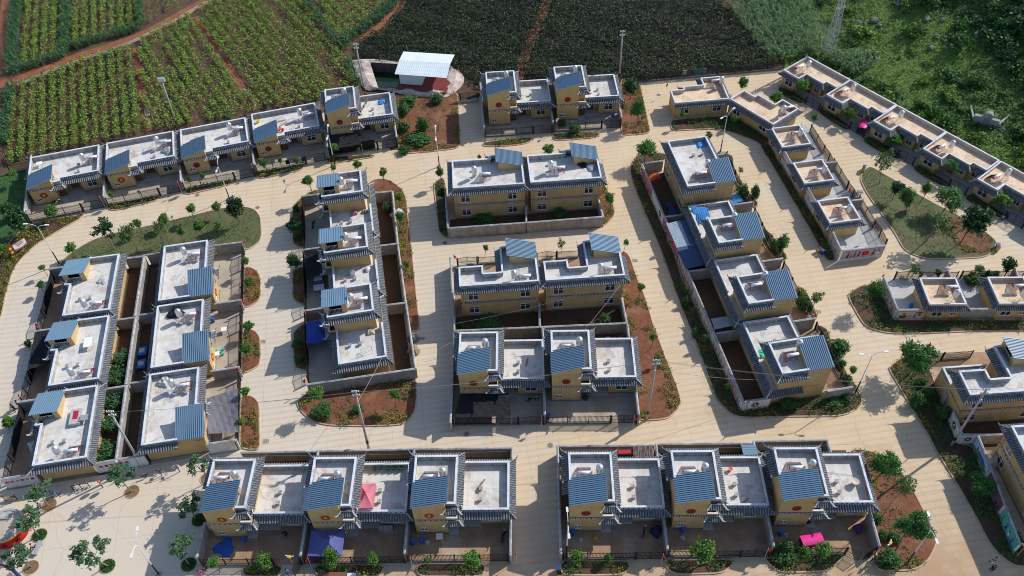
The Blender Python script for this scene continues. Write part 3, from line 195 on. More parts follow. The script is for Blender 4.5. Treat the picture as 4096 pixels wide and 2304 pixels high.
def road_material():
    m = bpy.data.materials.new('road_concrete'); m.use_nodes = True; n = m.node_tree.nodes; L = m.node_tree.links; b = n['Principled BSDF']
    b.inputs['Roughness'].default_value = 0.85; b.inputs['Specular IOR Level'].default_value = 0.25
    g = n.new('ShaderNodeNewGeometry')
    def noise(s, d=6, r=0.65):
        t = n.new('ShaderNodeTexNoise'); t.inputs['Scale'].default_value = s; t.inputs['Detail'].default_value = d; t.inputs['Roughness'].default_value = r; L.new(g.outputs['Position'], t.inputs['Vector']); return t.outputs['Fac']
    def ramp(x, a, b_, c0=(0, 0, 0, 1), c1=(1, 1, 1, 1)):
        r = n.new('ShaderNodeValToRGB'); r.color_ramp.elements[0].position = a; r.color_ramp.elements[1].position = b_; r.color_ramp.elements[0].color = c0; r.color_ramp.elements[1].color = c1; L.new(x, r.inputs[0]); return r.outputs[0]
    def mix(f, a, bcol):
        x = n.new('ShaderNodeMixRGB'); L.new(f, x.inputs[0]); L.new(a, x.inputs[1])
        if isinstance(bcol, tuple): x.inputs[2].default_value = bcol
        else: L.new(bcol, x.inputs[2])
        return x.outputs[0]
    base = ramp(noise(0.35), 0.3, 0.7, (0.595, 0.455, 0.295, 1), (0.64, 0.51, 0.345, 1))
    base = mix(ramp(noise(0.055, 7, 0.7), 0.50, 0.66), base, (0.645, 0.545, 0.415, 1))          # paler slabs
    base = mix(ramp(noise(0.09, 8, 0.72), 0.56, 0.72), base, (0.52, 0.35, 0.205, 1))      # red dust
    sx = n.new('ShaderNodeSeparateXYZ'); L.new(g.outputs['Position'], sx.inputs[0]); wx = n.new('ShaderNodeMapRange'); wx.inputs[1].default_value = 12; wx.inputs[2].default_value = -22; L.new(sx.outputs['X'], wx.inputs[0])
    wy = n.new('ShaderNodeMapRange'); wy.inputs[1].default_value = 122; wy.inputs[2].default_value = 100; L.new(sx.outputs['Y'], wy.inputs[0])
    ww = n.new('ShaderNodeMath'); ww.operation = 'MULTIPLY'; L.new(wx.outputs[0], ww.inputs[0]); L.new(wy.outputs[0], ww.inputs[1]); w3 = n.new('ShaderNodeMath'); w3.operation = 'MULTIPLY'; L.new(ww.outputs[0], w3.inputs[0]); L.new(ramp(noise(0.07, 5, 0.6), 0.25, 0.6, (.45, .45, .45, 1), (1, 1, 1, 1)), w3.inputs[1])
    base = mix(w3.outputs[0], base, (0.61, 0.54, 0.445, 1))                                   # greyer pour in the western streets and the plaza
    base = mix(ramp(noise(1.6, 6, 0.7), 0.60, 0.85), base, (0.50, 0.38, 0.26, 1))
    wv = n.new('ShaderNodeTexWave'); wv.wave_type = 'BANDS'; wv.bands_direction = 'Y'; wv.inputs['Scale'].default_value = 0.31; wv.inputs['Distortion'].default_value = 0.5; wv.inputs['Detail'].default_value = 3
    mp = n.new('ShaderNodeMapping'); mp.inputs['Rotation'].default_value = (0, 0, R(-7)); L.new(g.outputs['Position'], mp.inputs[0]); L.new(mp.outputs[0], wv.inputs['Vector'])
    wr = ramp(wv.outputs['Fac'], 0.55, 1.0, (0, 0, 0, 1), (0.40, 0.40, 0.40, 1)); px_ = n.new('ShaderNodeMapRange'); px_.inputs[1].default_value = -40; px_.inputs[2].default_value = -36; L.new(sx.outputs['X'], px_.inputs[0]); py_ = n.new('ShaderNodeMapRange'); py_.inputs[1].default_value = 61; py_.inputs[2].default_value = 66; L.new(sx.outputs['Y'], py_.inputs[0])
    pm = n.new('ShaderNodeMath'); pm.operation = 'MAXIMUM'; L.new(px_.outputs[0], pm.inputs[0]); L.new(py_.outputs[0], pm.inputs[1]); wm = n.new('ShaderNodeMath'); wm.operation = 'MULTIPLY'; L.new(wr, wm.inputs[0]); L.new(pm.outputs[0], wm.inputs[1]); w5 = n.new('ShaderNodeMath'); w5.operation = 'MULTIPLY'; L.new(wm.outputs[0], w5.inputs[0]); L.new(ramp(noise(0.1, 4, 0.6), 0.3, 0.65, (.35, .35, .35, 1), (1, 1, 1, 1)), w5.inputs[1]); wr = w5.outputs[0]
    base = mix(wr, base, (0.43, 0.335, 0.23, 1))
    sp = n.new('ShaderNodeSeparateXYZ'); L.new(g.outputs['Position'], sp.inputs[0])
    my = n.new('ShaderNodeMapRange'); my.inputs[1].default_value = 58; my.inputs[2].default_value = 46; L.new(sp.outputs['Y'], my.inputs[0])
    mx_ = n.new('ShaderNodeMapRange'); mx_.inputs[1].default_value = -40; mx_.inputs[2].default_value = -28; L.new(sp.outputs['X'], mx_.inputs[0])
    mm = n.new('ShaderNodeMath'); mm.operation = 'MULTIPLY'; L.new(my.outputs[0], mm.inputs[0]); L.new(mx_.outputs[0], mm.inputs[1])
    m2_ = n.new('ShaderNodeMath'); m2_.operation = 'MULTIPLY'; L.new(mm.outputs[0], m2_.inputs[0]); L.new(ramp(noise(0.14, 7, 0.7), 0.28, 0.6), m2_.inputs[1]); base = mix(m2_.outputs[0], base, (0.43, 0.285, 0.17, 1))   # mud tracked along the front access road
    br = n.new('ShaderNodeTexBrick'); br.offset = 0.0; br.inputs['Scale'].default_value = 1.0; br.inputs['Brick Width'].default_value = 4.6; br.inputs['Row Height'].default_value = 6.0; br.inputs['Mortar Size'].default_value = 0.022; br.inputs['Mortar Smooth'].default_value = 0.2
    L.new(mp.outputs[0], br.inputs['Vector']); jr = ramp(br.outputs['Fac'], 0.0, 1.0, (0, 0, 0, 1), (0.55, 0.55, 0.55, 1)); base = mix(jr, base, (0.30, 0.22, 0.15, 1))
    vo = n.new('ShaderNodeTexVoronoi'); vo.feature = 'DISTANCE_TO_EDGE'; vo.inputs['Scale'].default_value = 0.11; nd = n.new('ShaderNodeMixRGB'); nd.blend_type = 'ADD'; nd.inputs[0].default_value = 0.9; L.new(g.outputs['Position'], nd.inputs[1]); nn = n.new('ShaderNodeTexNoise'); nn.inputs['Scale'].default_value = 0.5; nn.inputs['Detail'].default_value = 5; L.new(g.outputs['Position'], nn.inputs['Vector']); L.new(nn.outputs['Color'], nd.inputs[2]); L.new(nd.outputs[0], vo.inputs['Vector'])
    ck = ramp(vo.outputs['Distance'], 0.0, 0.007, (0.22, 0.22, 0.22, 1), (0, 0, 0, 1)); base = mix(ck, base, (0.27, 0.20, 0.14, 1))                                  # hairline cracks
    base = mix(ramp(noise(0.22, 9, 0.75), 0.66, 0.74, (0, 0, 0, 1), (0.6, 0.6, 0.6, 1)), base, (0.36, 0.25, 0.16, 1))                                        # spilt soil, damp patches
    L.new(base, b.inputs['Base Color'])
    bp = n.new('ShaderNodeBump'); bp.inputs['Strength'].default_value = 0.06; L.new(noise(9, 3), bp.inputs['Height']); L.new(bp.outputs[0], b.inputs['Normal'])
    MT['road'] = m
road_material()
# ------------------------------------------------------------------ helpers
def setp(o, label=None, cat=None, group=None, kind=None):
    if label: o['label'] = label
    if cat: o['category'] = cat
    if group: o['group'] = group
    if kind: o['kind'] = kind
    return o
def link(o, parent=None):
    C.objects.link(o)
    if parent is not None: o.parent = parent
    return o
class MB:
    def __init__(s): s.v = []; s.f = []; s.m = []
    def poly(s, pts, m=0):
        b = len(s.v); s.v += [tuple(p) for p in pts]; s.f.append(tuple(range(b, b+len(pts)))); s.m.append(m); return s
    def box(s, x0, x1, y0, y1, z0, z1, m=0, skip=''):
        if x0 > x1: x0, x1 = x1, x0
        if y0 > y1: y0, y1 = y1, y0
        b = len(s.v); s.v += [(x0,y0,z0),(x1,y0,z0),(x1,y1,z0),(x0,y1,z0),(x0,y0,z1),(x1,y0,z1),(x1,y1,z1),(x0,y1,z1)]
        F = {'b':(0,3,2,1),'t':(4,5,6,7),'f':(0,1,5,4),'r':(1,2,6,5),'k':(2,3,7,6),'l':(3,0,4,7)}
        for k, q in F.items():
            if k not in skip: s.f.append(tuple(b+i for i in q)); s.m.append(m)
        return s
    def obox(s, p, q, w, z0, z1, m=0):           # box along a ground line p->q
        d = Vector((q[0]-p[0], q[1]-p[1])); L = d.length
        if L < 1e-4: return s
        d /= L; nx, ny = -d.y*w/2, d.x*w/2; b = len(s.v)
        for z in (z0, z1): s.v += [(p[0]+nx,p[1]+ny,z),(p[0]-nx,p[1]-ny,z),(q[0]-nx,q[1]-ny,z),(q[0]+nx,q[1]+ny,z)]
        for fq in ((3,2,1,0),(4,5,6,7),(0,1,5,4),(1,2,6,5),(2,3,7,6),(3,0,4,7)): s.f.append(tuple(b+i for i in fq)); s.m.append(m)
        return s
    def tube(s, pts, rad, seg=6, m=0, cap=True):
        pts = [Vector(p) for p in pts]; n = len(pts)
        if not isinstance(rad, (list, tuple)): rad = [rad]*n
        b = len(s.v)
        for i, p in enumerate(pts):
            t = (pts[min(i+1, n-1)]-pts[max(i-1, 0)]).normalized()
            a = Vector((0,0,1)) if abs(t.z) < 0.9 else Vector((1,0,0))
            u = t.cross(a).normalized(); w_ = t.cross(u)
            for k in range(seg):
                an = 2*math.pi*k/seg; q = p+(u*math.cos(an)+w_*math.sin(an))*rad[i]; s.v.append(tuple(q))
        for i in range(n-1):
            for k in range(seg):
                k2 = (k+1) % seg; s.f.append((b+i*seg+k, b+i*seg+k2, b+(i+1)*seg+k2, b+(i+1)*seg+k)); s.m.append(m)
        if cap:
            s.f.append(tuple(b+k for k in reversed(range(seg)))); s.m.append(m); s.f.append(tuple(b+(n-1)*seg+k for k in range(seg))); s.m.append(m)
        return s
    def lathe(s, prof, seg=12, cx=0, cy=0, m=0):
        b = len(s.v); n = len(prof)
        for r_, z in prof:
            for k in range(seg): a = 2*math.pi*k/seg; s.v.append((cx+r_*math.cos(a), cy+r_*math.sin(a), z))
        for i in range(n-1):
            for k in range(seg): k2 = (k+1) % seg; s.f.append((b+i*seg+k, b+i*seg+k2, b+(i+1)*seg+k2, b+(i+1)*seg+k)); s.m.append(m)
        s.f.append(tuple(b+k for k in reversed(range(seg)))); s.m.append(m); s.f.append(tuple(b+(n-1)*seg+k for k in range(seg))); s.m.append(m)
        return s
    def xform(s, Mx):
        s.v = [tuple(Mx @ Vector(p)) for p in s.v]; return s
    def mesh(s, name, mats):
        me = bpy.data.meshes.new(name); me.from_pydata(s.v, [], s.f)
        for q in (mats if isinstance(mats, (list, tuple)) else [mats]): me.materials.append(MT[q])
        if any(s.m): me.polygons.foreach_set('material_index', s.m)
        me.update(); return me
    def build(s, name, mats, parent=None, smooth=False):
        me = s.mesh(name, mats)
        if smooth: me.polygons.foreach_set('use_smooth', [True]*len(me.polygons))
        return link(bpy.data.objects.new(name, me), parent)
def thing(name, loc, rz=0.0, label=None, cat=None, group=None):
    o = link(bpy.data.objects.new(name, None)); o.empty_display_size = 0.3; o.location = loc if len(loc) == 3 else (loc[0], loc[1], 0); o.rotation_euler = (0, 0, rz)
    return setp(o, label, cat, group)
def copy_tree(o, parent=None):
    c = o.copy(); C.objects.link(c); c.parent = parent
    for ch in list(o.children): copy_tree(ch, c)
    return c
PROTO = {}
def place(key, maker, loc, rz, label, cat, group=None, scale=None):
    """first use builds the thing, every later one copies it with its parts"""
    if key not in PROTO: PROTO[key] = maker(); r = PROTO[key]
    else: r = copy_tree(PROTO[key])
    r.location = loc if len(loc) == 3 else (loc[0], loc[1], 0); r.rotation_euler = (0, 0, rz)
    if scale: r.scale = scale
    setp(r, label, cat, group); return r
def flat(name, pts, z, m, parent=None, kind=None):
    me = bpy.data.meshes.new(name); bm = bmesh.new(); vs = [bm.verts.new((p[0], p[1], z)) for p in pts]
    es = [bm.edges.new((vs[i], vs[(i+1) % len(vs)])) for i in range(len(vs))]
    bmesh.ops.triangle_fill(bm, use_beauty=True, edges=es)
    for f_ in bm.faces:
        if f_.normal.z < 0: f_.normal_flip()
    bm.to_mesh(me); bm.free(); me.materials.append(MT[m]); o = link(bpy.data.objects.new(name, me), parent)
    if kind: o['kind'] = kind
    return o
def inside(p, poly):
    x, y = p; c = False; n = len(poly); j = n-1
    for i in range(n):
        xi, yi = poly[i]; xj, yj = poly[j]
        if (yi > y) != (yj > y) and x < (xj-xi)*(y-yi)/(yj-yi)+xi: c = not c
        j = i
    return c
def smooth_line(pts, n=3, closed=True):
    for _ in range(n):
        out = []; k = len(pts)
        for i in range(k if closed else k-1):
            a, b = pts[i], pts[(i+1) % k]; L = math.hypot(b[0]-a[0], b[1]-a[1])
            t = min(0.25, 0.6/max(L, 0.01)); out += [(a[0]+(b[0]-a[0])*t, a[1]+(b[1]-a[1])*t), (b[0]+(a[0]-b[0])*t, b[1]+(a[1]-b[1])*t)]
        pts = out if closed else [pts[0]]+out[1:-1]+[pts[-1]]
    return pts
class Leaves:                                   # many small leaf faces in one mesh
    def __init__(s): s.v = []; s.f = []; s.m = []
    def leaf(s, p, size, up=0.5, r=rnd, m=0, asp=0.55):
        n = Vector((r.gauss(0, 1), r.gauss(0, 1), r.gauss(0, 1)+up*2)).normalized()
        t = n.cross(Vector((r.gauss(0, 1), r.gauss(0, 1), r.gauss(0, 1)))).normalized(); w_ = n.cross(t)*size*asp*0.5; t = t*size*0.5; b = len(s.v); p = Vector(p)
        s.v += [tuple(p-t), tuple(p+w_), tuple(p+t), tuple(p-w_)]; s.f.append((b, b+1, b+2, b+3)); s.m.append(m)
    def blade(s, p, h, lean, wd, r=rnd, m=0):
        a = r.random()*6.283; d = Vector((math.cos(a), math.sin(a), 0)); q = Vector((-d.y, d.x, 0))*wd/2; p = Vector(p); b = len(s.v)
        mid = p+d*lean*0.45+Vector((0, 0, h)); tip = p+d*lean+Vector((0, 0, h*0.72))
        s.v += [tuple(p-q*0.6), tuple(p+q*0.6), tuple(mid+q), tuple(mid-q), tuple(tip)]; s.f += [(b, b+1, b+2, b+3), (b+3, b+2, b+4)]; s.m += [m, m]
    def mesh(s, name, mats):
        me = bpy.data.meshes.new(name); me.from_pydata(s.v, [], s.f)
        for q in (mats if isinstance(mats, (list, tuple)) else [mats]): me.materials.append(MT[q])
        if any(s.m): me.polygons.foreach_set('material_index', s.m)
        return me
def text_mesh(s, size, m, name='lettering', vertical=False, extrude=0.004):
    cu = bpy.data.curves.new(name, 'FONT'); cu.body = s; cu.size = size; cu.align_x = 'CENTER'; cu.align_y = 'CENTER'; cu.extrude = extrude; cu.offset = size*0.012; cu.resolution_u = 2; cu.space_character = 1.25
    o = bpy.data.objects.new(name, cu); C.objects.link(o); bpy.context.view_layer.update()
    me = bpy.data.meshes.new_from_object(o.evaluated_get(bpy.context.evaluated_depsgraph_get())); C.objects.unlink(o); bpy.data.objects.remove(o); me.name = name
    me.materials.clear(); me.materials.append(MT[m]); return me
# ------------------------------------------------------------------ the setting: ground, roads, beds, fields, hillside
def hz(x, y):                                  # hillside height: rises away from the village to the north-east, steepened to shade its face
    d = ((x-57.4)*0.797+(y-152.5)*0.605)
    if d <= 0: return 0.0
    return 0.10*d*min(1, d/6)+0.0046*max(0, min(d, 44)-10)**2+0.25*math.sin(x*.35)*math.sin(y*.31)*min(1, d/8)
def flat_hole(name, outer, hole, z, m):
    me = bpy.data.meshes.new(name); bm = bmesh.new(); es = []
    for pts in (outer, hole):
        vs = [bm.verts.new((p[0], p[1], z)) for p in pts]; es += [bm.edges.new((vs[i], vs[(i+1) % len(vs)])) for i in range(len(vs))]
    bmesh.ops.triangle_fill(bm, use_beauty=True, edges=es)
    for f_ in bm.faces:
        if f_.normal.z < 0: f_.normal_flip()
    bm.to_mesh(me); bm.free(); me.materials.append(MT[m]); o = link(bpy.data.objects.new(name, me)); o['kind'] = 'structure'; return o
_pc = (sum(p[0] for p in PONDIN)/len(PONDIN), sum(p[1] for p in PONDIN)/len(PONDIN))
flat_hole('ground', [(-700, -500), (700, -500), (700, 900), (-700, 900)], [(_pc[0]+(p[0]-_pc[0])*1.03, _pc[1]+(p[1]-_pc[1])*1.03) for p in PONDIN], -0.06, 'field')
VIL = [(-69, 20), (120, 20), (120, 70), (104, 94), (61.2, 151.0), (57.4, 152.5), (43.2, 151.1), (27.4, 149.5), (24, 149.6), (22, 147.5), (-5.1, 146.8), (-9.42, 145.2), (-9.0, 132.3), (-22, 131.0), (-23, 146.5), (-36, 143.5), (-49, 140.5), (-62, 136.6), (-88.6, 129.6), (-83.9, 113.6), (-86, 100), (-100, 86), (-100, 20)]
flat('road', VIL, 0.0, 'road', kind='structure')
flat('verge', [(-140, 88), (-84.5, 88), (-83.5, 104), (-83, 112), (-88.8, 129.4), (-92.5, 128.5), (-140, 120)], 0.03, 'lawn', kind='structure')
# hillside terrain
def hillside():
    mb = MB(); st = 2.5; nx, ny = 60, 56; idx = {}
    for j in range(ny):
        for i in range(nx):
            x, y = 55+i*st, 96+j*st
            if ((x-57.4)*0.797+(y-152.5)*0.605) > -1.2 and y < 232: idx[i, j] = len(mb.v); mb.v.append((x, y, hz(x, y)-0.02))
    for (i, j) in list(idx):
        q = [(i, j), (i+1, j), (i+1, j+1), (i, j+1)]
        if all(k in idx for k in q): mb.f.append(tuple(idx[k] for k in q)); mb.m.append(0)
    o = mb.build('hillside', 'hill', smooth=True); o['kind'] = 'structure'
hillside()
def ribbon(pts, wd, z, m, name, parent=None, kind='structure'):
    mb = MB(); P = smooth_line(pts, 2, False); L_ = []; R_ = []
    for i, p in enumerate(P):
        a, b = P[max(0, i-1)], P[min(len(P)-1, i+1)]; d = Vector((b[0]-a[0], b[1]-a[1])); d = d.normalized() if d.length > 1e-6 else Vector((1, 0))
        k = wd/2*(1+0.12*math.sin(i*1.7)); L_.append((p[0]-d.y*k, p[1]+d.x*k, z)); R_.append((p[0]+d.y*k, p[1]-d.x*k, z))
    for i in range(len(P)-1): mb.poly([R_[i], R_[i+1], L_[i+1], L_[i]])
    o = mb.build(name, m, parent); o['kind'] = kind; return o
for i, (pts, wd) in enumerate(PATHS): ribbon(pts, wd, -0.03+0.004*i, 'path', 'dirt_path')
flat('dark_vineyard_ground', DARKF, -0.04, 'dark_field', kind='structure'); flat('cornfield_ground', CORNF, -0.02, 'field', kind='structure')
# beds with kerbs
BEDPOLY = []
for k, (kind, pts, label) in enumerate(BEDS):
    poly = smooth_line(pts, 2); BEDPOLY.append((kind, poly)); z = 0.10+0.0005*k
    nm = {'soil': 'soil_bed', 'grass': 'grass_island', 'hedge': 'planted_bed'}[kind]
    o = flat(nm, poly, z, {'soil': 'soil', 'grass': 'grass', 'hedge': 'soil_wet'}[kind], kind='structure'); o['label'] = label
    mb = MB(); n = len(poly); area = sum(poly[i][0]*poly[(i+1) % n][1]-poly[(i+1) % n][0]*poly[i][1] for i in range(n)); sg = 1 if area > 0 else -1
    off = []
    for i in range(n):
        a, b = poly[i-1], poly[(i+1) % n]; d = Vector((b[0]-a[0], b[1]-a[1])); d = d.normalized() if d.length > 1e-6 else Vector((1, 0)); off.append((poly[i][0]+d.y*.17*sg, poly[i][1]-d.x*.17*sg))
    for i in range(n):
        j = (i+1) % n; a, b, c, d = poly[i], poly[j], off[j], off[i]
        mb.poly([(*a, .155), (*b, .155), (*c, .145), (*d, .145)]); mb.poly([(*d, .145), (*c, .145), (*c, 0), (*d, 0)]); mb.poly([(*a, .05), (*b, .05), (*b, .155), (*a, .155)])
    o2 = mb.build('kerb', 'kerb', o)
o = flat('bare_soil', smooth_line(PATCH, 2), .125, 'soil', kind='structure'); BEDPOLY.append(('soil', smooth_line(PATCH, 2)))
def ring(name, x, y, r0, r1, z0, z1, m, parent=None, seg=20):
    mb = MB(); P = lambda r_, k, z: (x+r_*math.cos(6.2832*k/seg), y+r_*math.sin(6.2832*k/seg), z)
    for k in range(seg):
        mb.poly([P(r0, k, z1), P(r1, k, z1), P(r1, k+1, z1), P(r0, k+1, z1)]); mb.poly([P(r1, k, z0), P(r1, k+1, z0), P(r1, k+1, z1), P(r1, k, z1)]); mb.poly([P(r0, k+1, z0), P(r0, k, z0), P(r0, k, z1), P(r0, k+1, z1)])
    return mb.build(name, m, parent)
for i, (x, y) in enumerate(TREEPITS):
    green = i in (3, 4, 5, 6)
    o = flat('tree_pit', [(x+.95*math.cos(a*.314), y+.95*math.sin(a*.314)) for a in range(20)], .02, 'lawn' if green else 'pit_soil', kind='structure'); ring('kerb_ring', x, y, .95, 1.05, 0, .06, 'kerb', o)
for i, (x, y) in enumerate(MANH):
    lab = 'round manhole cover '+('before third vineyard house', 'in the road at the grass island tip', 'beside the tan house by dark vineyard', 'at the top of the near lane', 'at the bottom of the near lane', 'in the road below central gated pair', 'between the two central pairs', 'at the lower left corner')[i]
    o = flat('manhole_cover', [(x+.38*math.cos(a*.393), y+.38*math.sin(a*.393)) for a in range(16)], .012, 'plinth'); ring('manhole_rim', x, y, .38, .46, 0, .016, 'kerb', o); setp(o, lab, 'manhole', 'manhole covers')
for i, (x, y) in enumerate(DRAINS):
    mb = MB().box(x-.42, x+.42, y-.33, y+.33, 0, .012); o = mb.build('drain_grate', 'plinth'); g_ = MB()
    for a in range(2):
        for b in range(3): g_.box(x-.34+.25*b, x-.19+.25*b, y-.25+.28*a, y-.05+.28*a, .012, .018)
    g_.build('grate_slots', 'kerb', o)['kind'] = 'stuff'; setp(o, 'rectangular drain grate '+('near the bottom second column bed', 'beside the middle second column bed', 'right of the third column foot', 'in the sloping lane by mural wall', 'between the central pairs, right end', 'near lowest mural column gate')[i], 'drain', 'drain grates')
# ------------------------------------------------------------------ houses
W_, D_, LW, SW, PF, ST = 12.02, 6.97, 5.46, 4.12, -8.15, 3.1
def eave(mb, p0, p1, out, z0, dep=0.88, drop=0.42, e0=0.0, e1=0.0, pitch=0.33):
    """tiled eave along p0->p1 (inner edge, height z0) falling outwards; e0/e1 = how far the outer edge runs past the ends (hips)"""
    p0, p1, o = Vector((*p0, 0)), Vector((*p1, 0)), Vector((*out, 0)); d = (p1-p0); L = d.length; d /= L
    Z = Vector((0, 0, 1)); a, b = p0+Z*z0, p1+Z*z0; q0 = p0-d*e0+o*dep+Z*(z0-drop); q1 = p1+d*e1+o*dep+Z*(z0-drop)
    mb.poly([a, q0, q1, b], 0); mb.poly([a-Z*.09, b-Z*.09, q1-Z*.09, q0-Z*.09], 1); mb.poly([q0, q0-Z*.09, q1-Z*.09, q1], 0)
    n = max(2, int((L+e0+e1)/pitch)); r_ = 0.085
    for i in range(n):
        s_ = -e0+(i+0.5)*(L+e0+e1)/n
        t0 = 0.0
        if s_ < 0: t0 = -s_/max(e0, .01)
        if s_ > L: t0 = (s_-L)/max(e1, .01)
        if t0 > 0.9: continue
        A = p0+d*s_+o*(dep*t0)+Z*(z0-drop*t0); B = p0+d*s_+o*(dep+.05)+Z*(z0-drop*1.06)
        k = len(mb.v)
        for P in (A, B): mb.v += [tuple(P-d*r_), tuple(P-d*r_*.5+Z*r_), tuple(P+d*r_*.5+Z*r_), tuple(P+d*r_)]
        for j in range(3): mb.f.append((k+j, k+j+1, k+5+j, k+4+j)); mb.m.append(1)
        mb.f.append((k+4, k+5, k+6, k+7)); mb.m.append(1)
    mb.tube([a+o*.04+Z*.05, b+o*.04+Z*.05], .075, 5, 1)
    for e, c, q, sgn in ((e0, a, q0, -1), (e1, b, q1, 1)):
        if e > 0.05: hip(mb, c, q)
def hip(mb, c, q):
    v = (q-c); h = Vector((v.x, v.y, 0)).normalized(); Z = Vector((0, 0, 1))
    mb.tube([c+Z*.08, c+v*.6+Z*.10, q+Z*.16, q+h*.22+Z*.34, q+h*.34+Z*.58], [.09, .09, .08, .055, .025], 5, 2)
def horn(mb, p, d):
    p, h, Z = Vector(p), Vector((*d, 0)).normalized(), Vector((0, 0, 1))
    mb.tube([p-h*.3+Z*.05, p+Z*.12, p+h*.25+Z*.30, p+h*.38+Z*.58], [.09, .09, .06, .025], 5, 2)
def band(parent, x0, x1, y, z0, z1, axis='x', sgn=-1, name='pattern_band'):
    mb = MB(); L = abs(x1-x0); n = max(2, int(L/0.62)); t = 0.03*sgn
    def P(s_, o_, z): return (x0+(x1-x0)*s_/L, y+o_, z) if axis == 'x' else (y+o_, x0+(x1-x0)*s_/L, z)
    a = [P(0, t, z0), P(L, t, z0), P(L, t, z1), P(0, t, z1)]; b_ = [P(0, 0, z0), P(L, 0, z0), P(L, 0, z1), P(0, 0, z1)]
    mb.poly(a, 0)
    for i in range(4): j = (i+1) % 4; mb.poly([a[i], b_[i], b_[j], a[j]], 0)
    h = z1-z0; tt = t+0.012*sgn
    for i in range(n):
        c = (i+.5)*L/n; w_ = L/n*.40; th = h*.16; zc = (z0+z1)/2; hh = h*.36
        for s_ in (-1, 1): mb.poly([P(c-w_, tt, zc-s_*hh-th), P(c-w_, tt, zc-s_*hh+th), P(c+w_, tt, zc+s_*hh+th), P(c+w_, tt, zc+s_*hh-th)], 1)
        tt += 0.001*sgn*(1 if i % 2 else -1)
    return mb.build(name, ['band', 'band_x'], parent)
def window(parent, x0, x1, z0, z1, y, axis='x', sgn=-1, panes=2, glass='glass', grille=False):
    """white framed window on a wall plane; sgn = outward direction along the other axis"""
    def B(mb, a, b, c, d, o0, o1, m=0):
        o0, o1 = y+o0*sgn, y+o1*sgn
        mb.box(a, b, o0, o1, c, d, m) if axis == 'x' else mb.box(o0, o1, a, b, c, d, m)
    mb = MB(); f = 0.07
    B(mb, x0, x1, z1-f, z1, 0, .06); B(mb, x0-.06, x1+.06, z0-.05, z0+f, 0, .10)
    for k in range(panes+1):
        c = x0+(x1-x0)*k/panes; a = max(x0, c-f*.6); b = min(x1, c+f*.6); B(mb, a, b, z0+f, z1-f, 0, .055)
    B(mb, x0, x1, z0+(z1-z0)*.68-f*.4, z0+(z1-z0)*.68+f*.4, 0.0, .05)
    fr = mb.build('window', 'window_white', parent)
    for k in range(panes):
        mb = MB(); a = x0+(x1-x0)*k/panes+.03; b = x0+(x1-x0)*(k+1)/panes-.03; B(mb, a, b, z0+.04, z1-.04, .004, .026); mb.build('pane', glass, fr)
    return fr
def emblem(parent, x, y, z, kind):
    def disc(r0, r1, o, m, nm, seg=24):
        mb = MB(); ci = [(x+r1*math.cos(2*math.pi*k/seg), y-o, z+r1*math.sin(2*math.pi*k/seg)) for k in range(seg)]
        if r0 <= 0: mb.poly(ci[::1])
        else:
            ci0 = [(x+r0*math.cos(2*math.pi*k/seg), y-o, z+r0*math.sin(2*math.pi*k/seg)) for k in range(seg)]
            for k in range(seg): j = (k+1) % seg; mb.poly([ci0[k], ci0[j], ci[j], ci[k]])
        for k in range(seg): j = (k+1) % seg; mb.poly([ci[k], ci[j], (ci[j][0], y, ci[j][2]), (ci[k][0], y, ci[k][2])])
        return mb.build(nm, m, root)
    mb = MB(); seg = 24; mb.poly([(x+.62*math.cos(2*math.pi*k/seg), y-.03, z+.62*math.sin(2*math.pi*k/seg)) for k in range(seg)])
    for k in range(seg):
        a, b = 2*math.pi*k/seg, 2*math.pi*(k+1)/seg; mb.poly([(x+.62*math.cos(a), y-.03, z+.62*math.sin(a)), (x+.62*math.cos(a), y, z+.62*math.sin(a)), (x+.62*math.cos(b), y, z+.62*math.sin(b)), (x+.62*math.cos(b), y-.03, z+.62*math.sin(b))])
    root = mb.build('wall_emblem', 'emblem_red' if kind == 0 else 'emblem_orange', parent)
    if kind == 0:
        disc(.46, .52, .036, 'emblem_orange', 'emblem_ring')
        mb = MB()
        for (cx, cz, rx, rz) in ((0, .17, .13, .15), (-.15, 0, .13, .09), (.15, 0, .13, .09), (0, -.06, .09, .14), (0, -.24, .15, .06)):
            mb.poly([(x+cx+rx*math.cos(t*.785), y-.042-.002*cx, z+cz+rz*math.sin(t*.785)) for t in range(8)])
        mb.build('emblem_figure', 'gold', root)
    else:
        disc(0, .54, .036, 'emblem_maroon', 'emblem_disc'); disc(.30, .37, .042, 'emblem_red', 'emblem_ring'); disc(0, .17, .046, 'drum_red', 'emblem_centre', 10)
    return root
def corrugated(mb, p00, p10, p11, p01, n, amp=0.035, m=0, thick=0.05):
    """sheet p00->p10 (along the ribs) / p00->p01 (across the ribs), trapezoid ribs"""
    p00, p10, p11, p01 = map(Vector, (p00, p10, p11, p01)); nr = (p10-p00).cross(p01-p00).normalized()
    if nr.z < 0: nr = -nr
    prof = []
    for i in range(n):
        for t, h in ((0, 0), (.70, 0), (.76, 1), (.88, 1), (.94, 0)): prof.append(((i+t)/n, h))
    prof.append((1, 0)); b = len(mb.v)
    for t, h in prof: mb.v += [tuple(p00.lerp(p01, t)+nr*amp*h), tuple(p10.lerp(p11, t)+nr*amp*h)]
    for i in range(len(prof)-1): mb.f.append((b+2*i, b+2*i+1, b+2*i+3, b+2*i+2)); mb.m.append(m)
    Z = nr*thick; mb.poly([p00-Z, p01-Z, p11-Z, p10-Z], m)
    for a, c in ((p00, p10), (p10, p11), (p11, p01), (p01, p00)): mb.poly([a-Z, c-Z, c, a], m)
